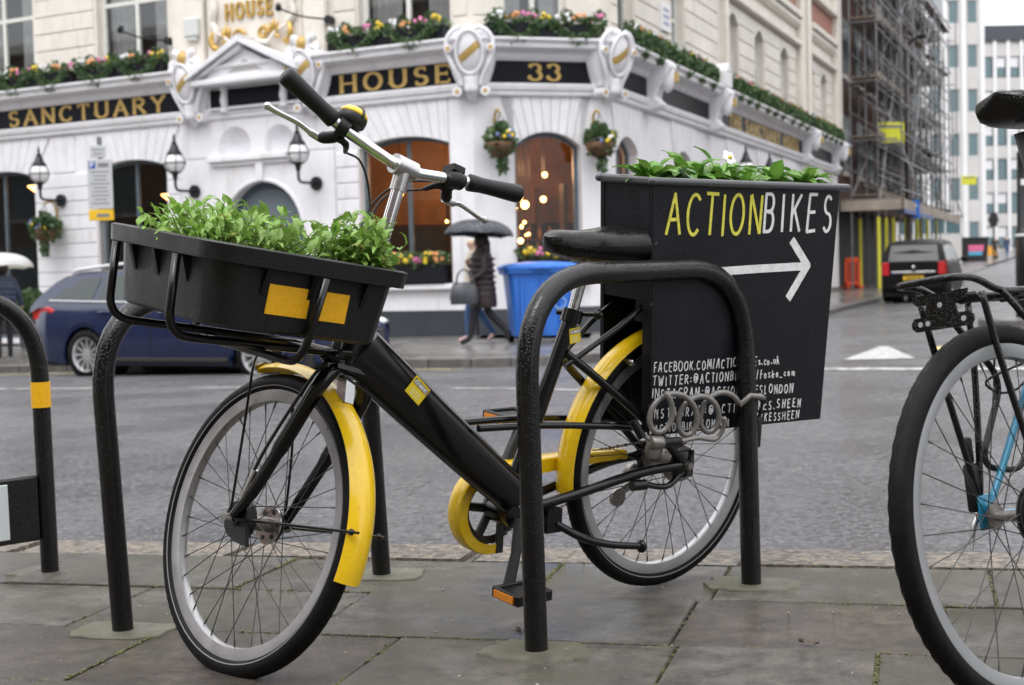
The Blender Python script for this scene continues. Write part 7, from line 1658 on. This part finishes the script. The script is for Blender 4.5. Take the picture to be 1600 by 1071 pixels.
# rack
zR = .757
tb('rack_rail', fillet([(.26, .06, zR), (-.06, .062, zR), (-.12, .062, zR+.026), (-.19, .062, zR+.028), (-.19, -.062, zR+.028), (-.12, -.062, zR+.026), (-.06, -.062, zR), (.26, -.06, zR)], .03, 5), .0068, m_black, 10)
tb('rack_rail', [(.26, .02, zR-.002), (-.13, .02, zR-.002)], .005, m_black, 8); tb('rack_rail', [(.26, -.02, zR-.002), (-.13, -.02, zR-.002)], .005, m_black, 8)
for x in (-.13, .0, .13): tb('rack_cross_tube', [(x, .062, zR-.004), (x, -.062, zR-.004)], .0055, m_black, 8)
mb = MB(); E = M2 @ T((-.145, 0, .735)) @ Rz(math.pi/2)
def plate_outline(): return [(-.058, -.035), (.058, -.035), (.066, -.027), (.066, -.018), (.058, -.01), (.034, -.01), (.03, .012), (.056, .016), (.06, .03), (-.06, .03), (-.056, .016), (-.03, .012), (-.034, -.01), (-.058, -.01), (-.066, -.018), (-.066, -.027)]
mb.prism(plate_outline(), -.002, .002); lp_ = obj('light_bracket', mb, m_black, TB, E, smooth=None)
for x, z in ((-.046, -.022), (.046, -.022), (.03, -.022), (0, .008)): mb = MB(); mb.tube([(x, -.0035, z), (x, .0035, z)], .005, 10); obj('bolt_hole', mb, mat('pale_hole', (.45,.45,.46), .5) if 'pale_hole' not in MATS else MATS['pale_hole'], lp_, E)
for s in (1, -1):
    y = s*.066
    tb('rack_leg', catmull([(-.115, y, zR), (-.08, y, .62), (-.02, y*1.05, .42), (-.005, y*1.1, .385)], 5), .0065, m_black, 10)
    tb('rack_leg', catmull([(.03, y, zR), (.02, y, .6), (-.0, y*1.05, .42), (-.005, y*1.1, .385)], 5), .0065, m_black, 10)
    tb('pannier_hoop', fillet([(-.06, y*1.08, zR-.002), (.12, y*1.16, .60), (.02, y*1.2, .44), (.16, y*1.2, .42), (.26, y*1.1, zR-.01)], .05, 6), .0065, m_black, 10)
mb = MB(); mb.box(-.03, .0, .066, .085, .36, .45); mb.box(-.02, -.005, .07, .083, .45, .50); D('stay_block', mb, m_plast, bevel=.004)
tb('brake_cable', catmull([(.3, .02, .72), (.16, .07, .58), (.06, .07, .60), (.2, .03, .64)], 6), .0025, m_ink, 6)
# ================================================================== BLACK POST ON ITS ISLAND
qx = V((8.66, 24, 0)); zq = road_z(qx.x, qx.y); MQ = T((qx.x, qx.y, zq)); root = empty('street_post', MQ, 'thick black street post with a small sticker at the right edge', 'post')
mb = MB(); mb.lathe([(.135, .0), (.135, 1.55), (.12, 1.6), (.105, 1.62), (.10, 2.9), (.03, 2.98)], 16); obj('column', mb, m_bframe, root, MQ, smooth=40)
mb = MB(); mb.lathe([(.138, 1.50), (.138, 1.54)], 16); obj('pale_band', mb, m_white, root, MQ, smooth=40); mb = MB(); mb.box(-.07, .0, -.106, -.08, 2.35, 2.45); obj('sticker', mb, m_white, root, MQ)
mb = MB(); mb.lathe([(.75, -.1), (.75, .1), (.68, .13), (.01, .14)], 20); obj('island_kerb', mb, m_farkerb, root, MQ, smooth=40)
# ================================================================== UNSEEN TERRACES ADDED TO DARKEN REFLECTIONS AND BLOCK LOW SKY
m_tb = mat('terrace_brick', (.17,.10,.075), .75, var=.3, vscale=2)
def terrace(o, d, L, H, label):
    """plain brick terrace; its front looks to the left of direction d"""
    MT = frame(o, d); TR = empty('terrace', MT, label, 'building')
    mb = MB(); mb.box(0, L, -8, 0, -.5, H); obj('wall', mb, m_tb, TR, MT)
    for k in range(int(L/3.05)-1):
        for fl in range(int(H/3.3)):
            u = 1.2+k*3.05; z = .9+fl*3.2; mb = MB(); mb.box(u, u+1.5, .0, .05, z, z+1.9); w_ = obj('window', mb, m_og, TR, MT); mb = MB(); mb.box(u-.1, u+1.6, 0, .15, z-.15, z-.02); obj('sill', mb, m_pubc, w_, MT)
    mb = MB(); mb.box(-.2, L+.2, -8, .4, H, H+.4); obj('cornice', mb, m_pubc, TR, MT)
terrace(PK0+PN*15-PK*14, PK, 34, 10.5, 'unseen brick terrace added behind the viewer to darken reflections')
terrace(V((-55, 27, 0)), -V((-.8813, .4726, 0)), 44, 11.5, 'unseen brick terrace added along the left street to darken window reflections')
terrace(V((17, 13, 0)), dR, 62, 11.5, 'unseen brick terrace added right of the side street to block low sky')
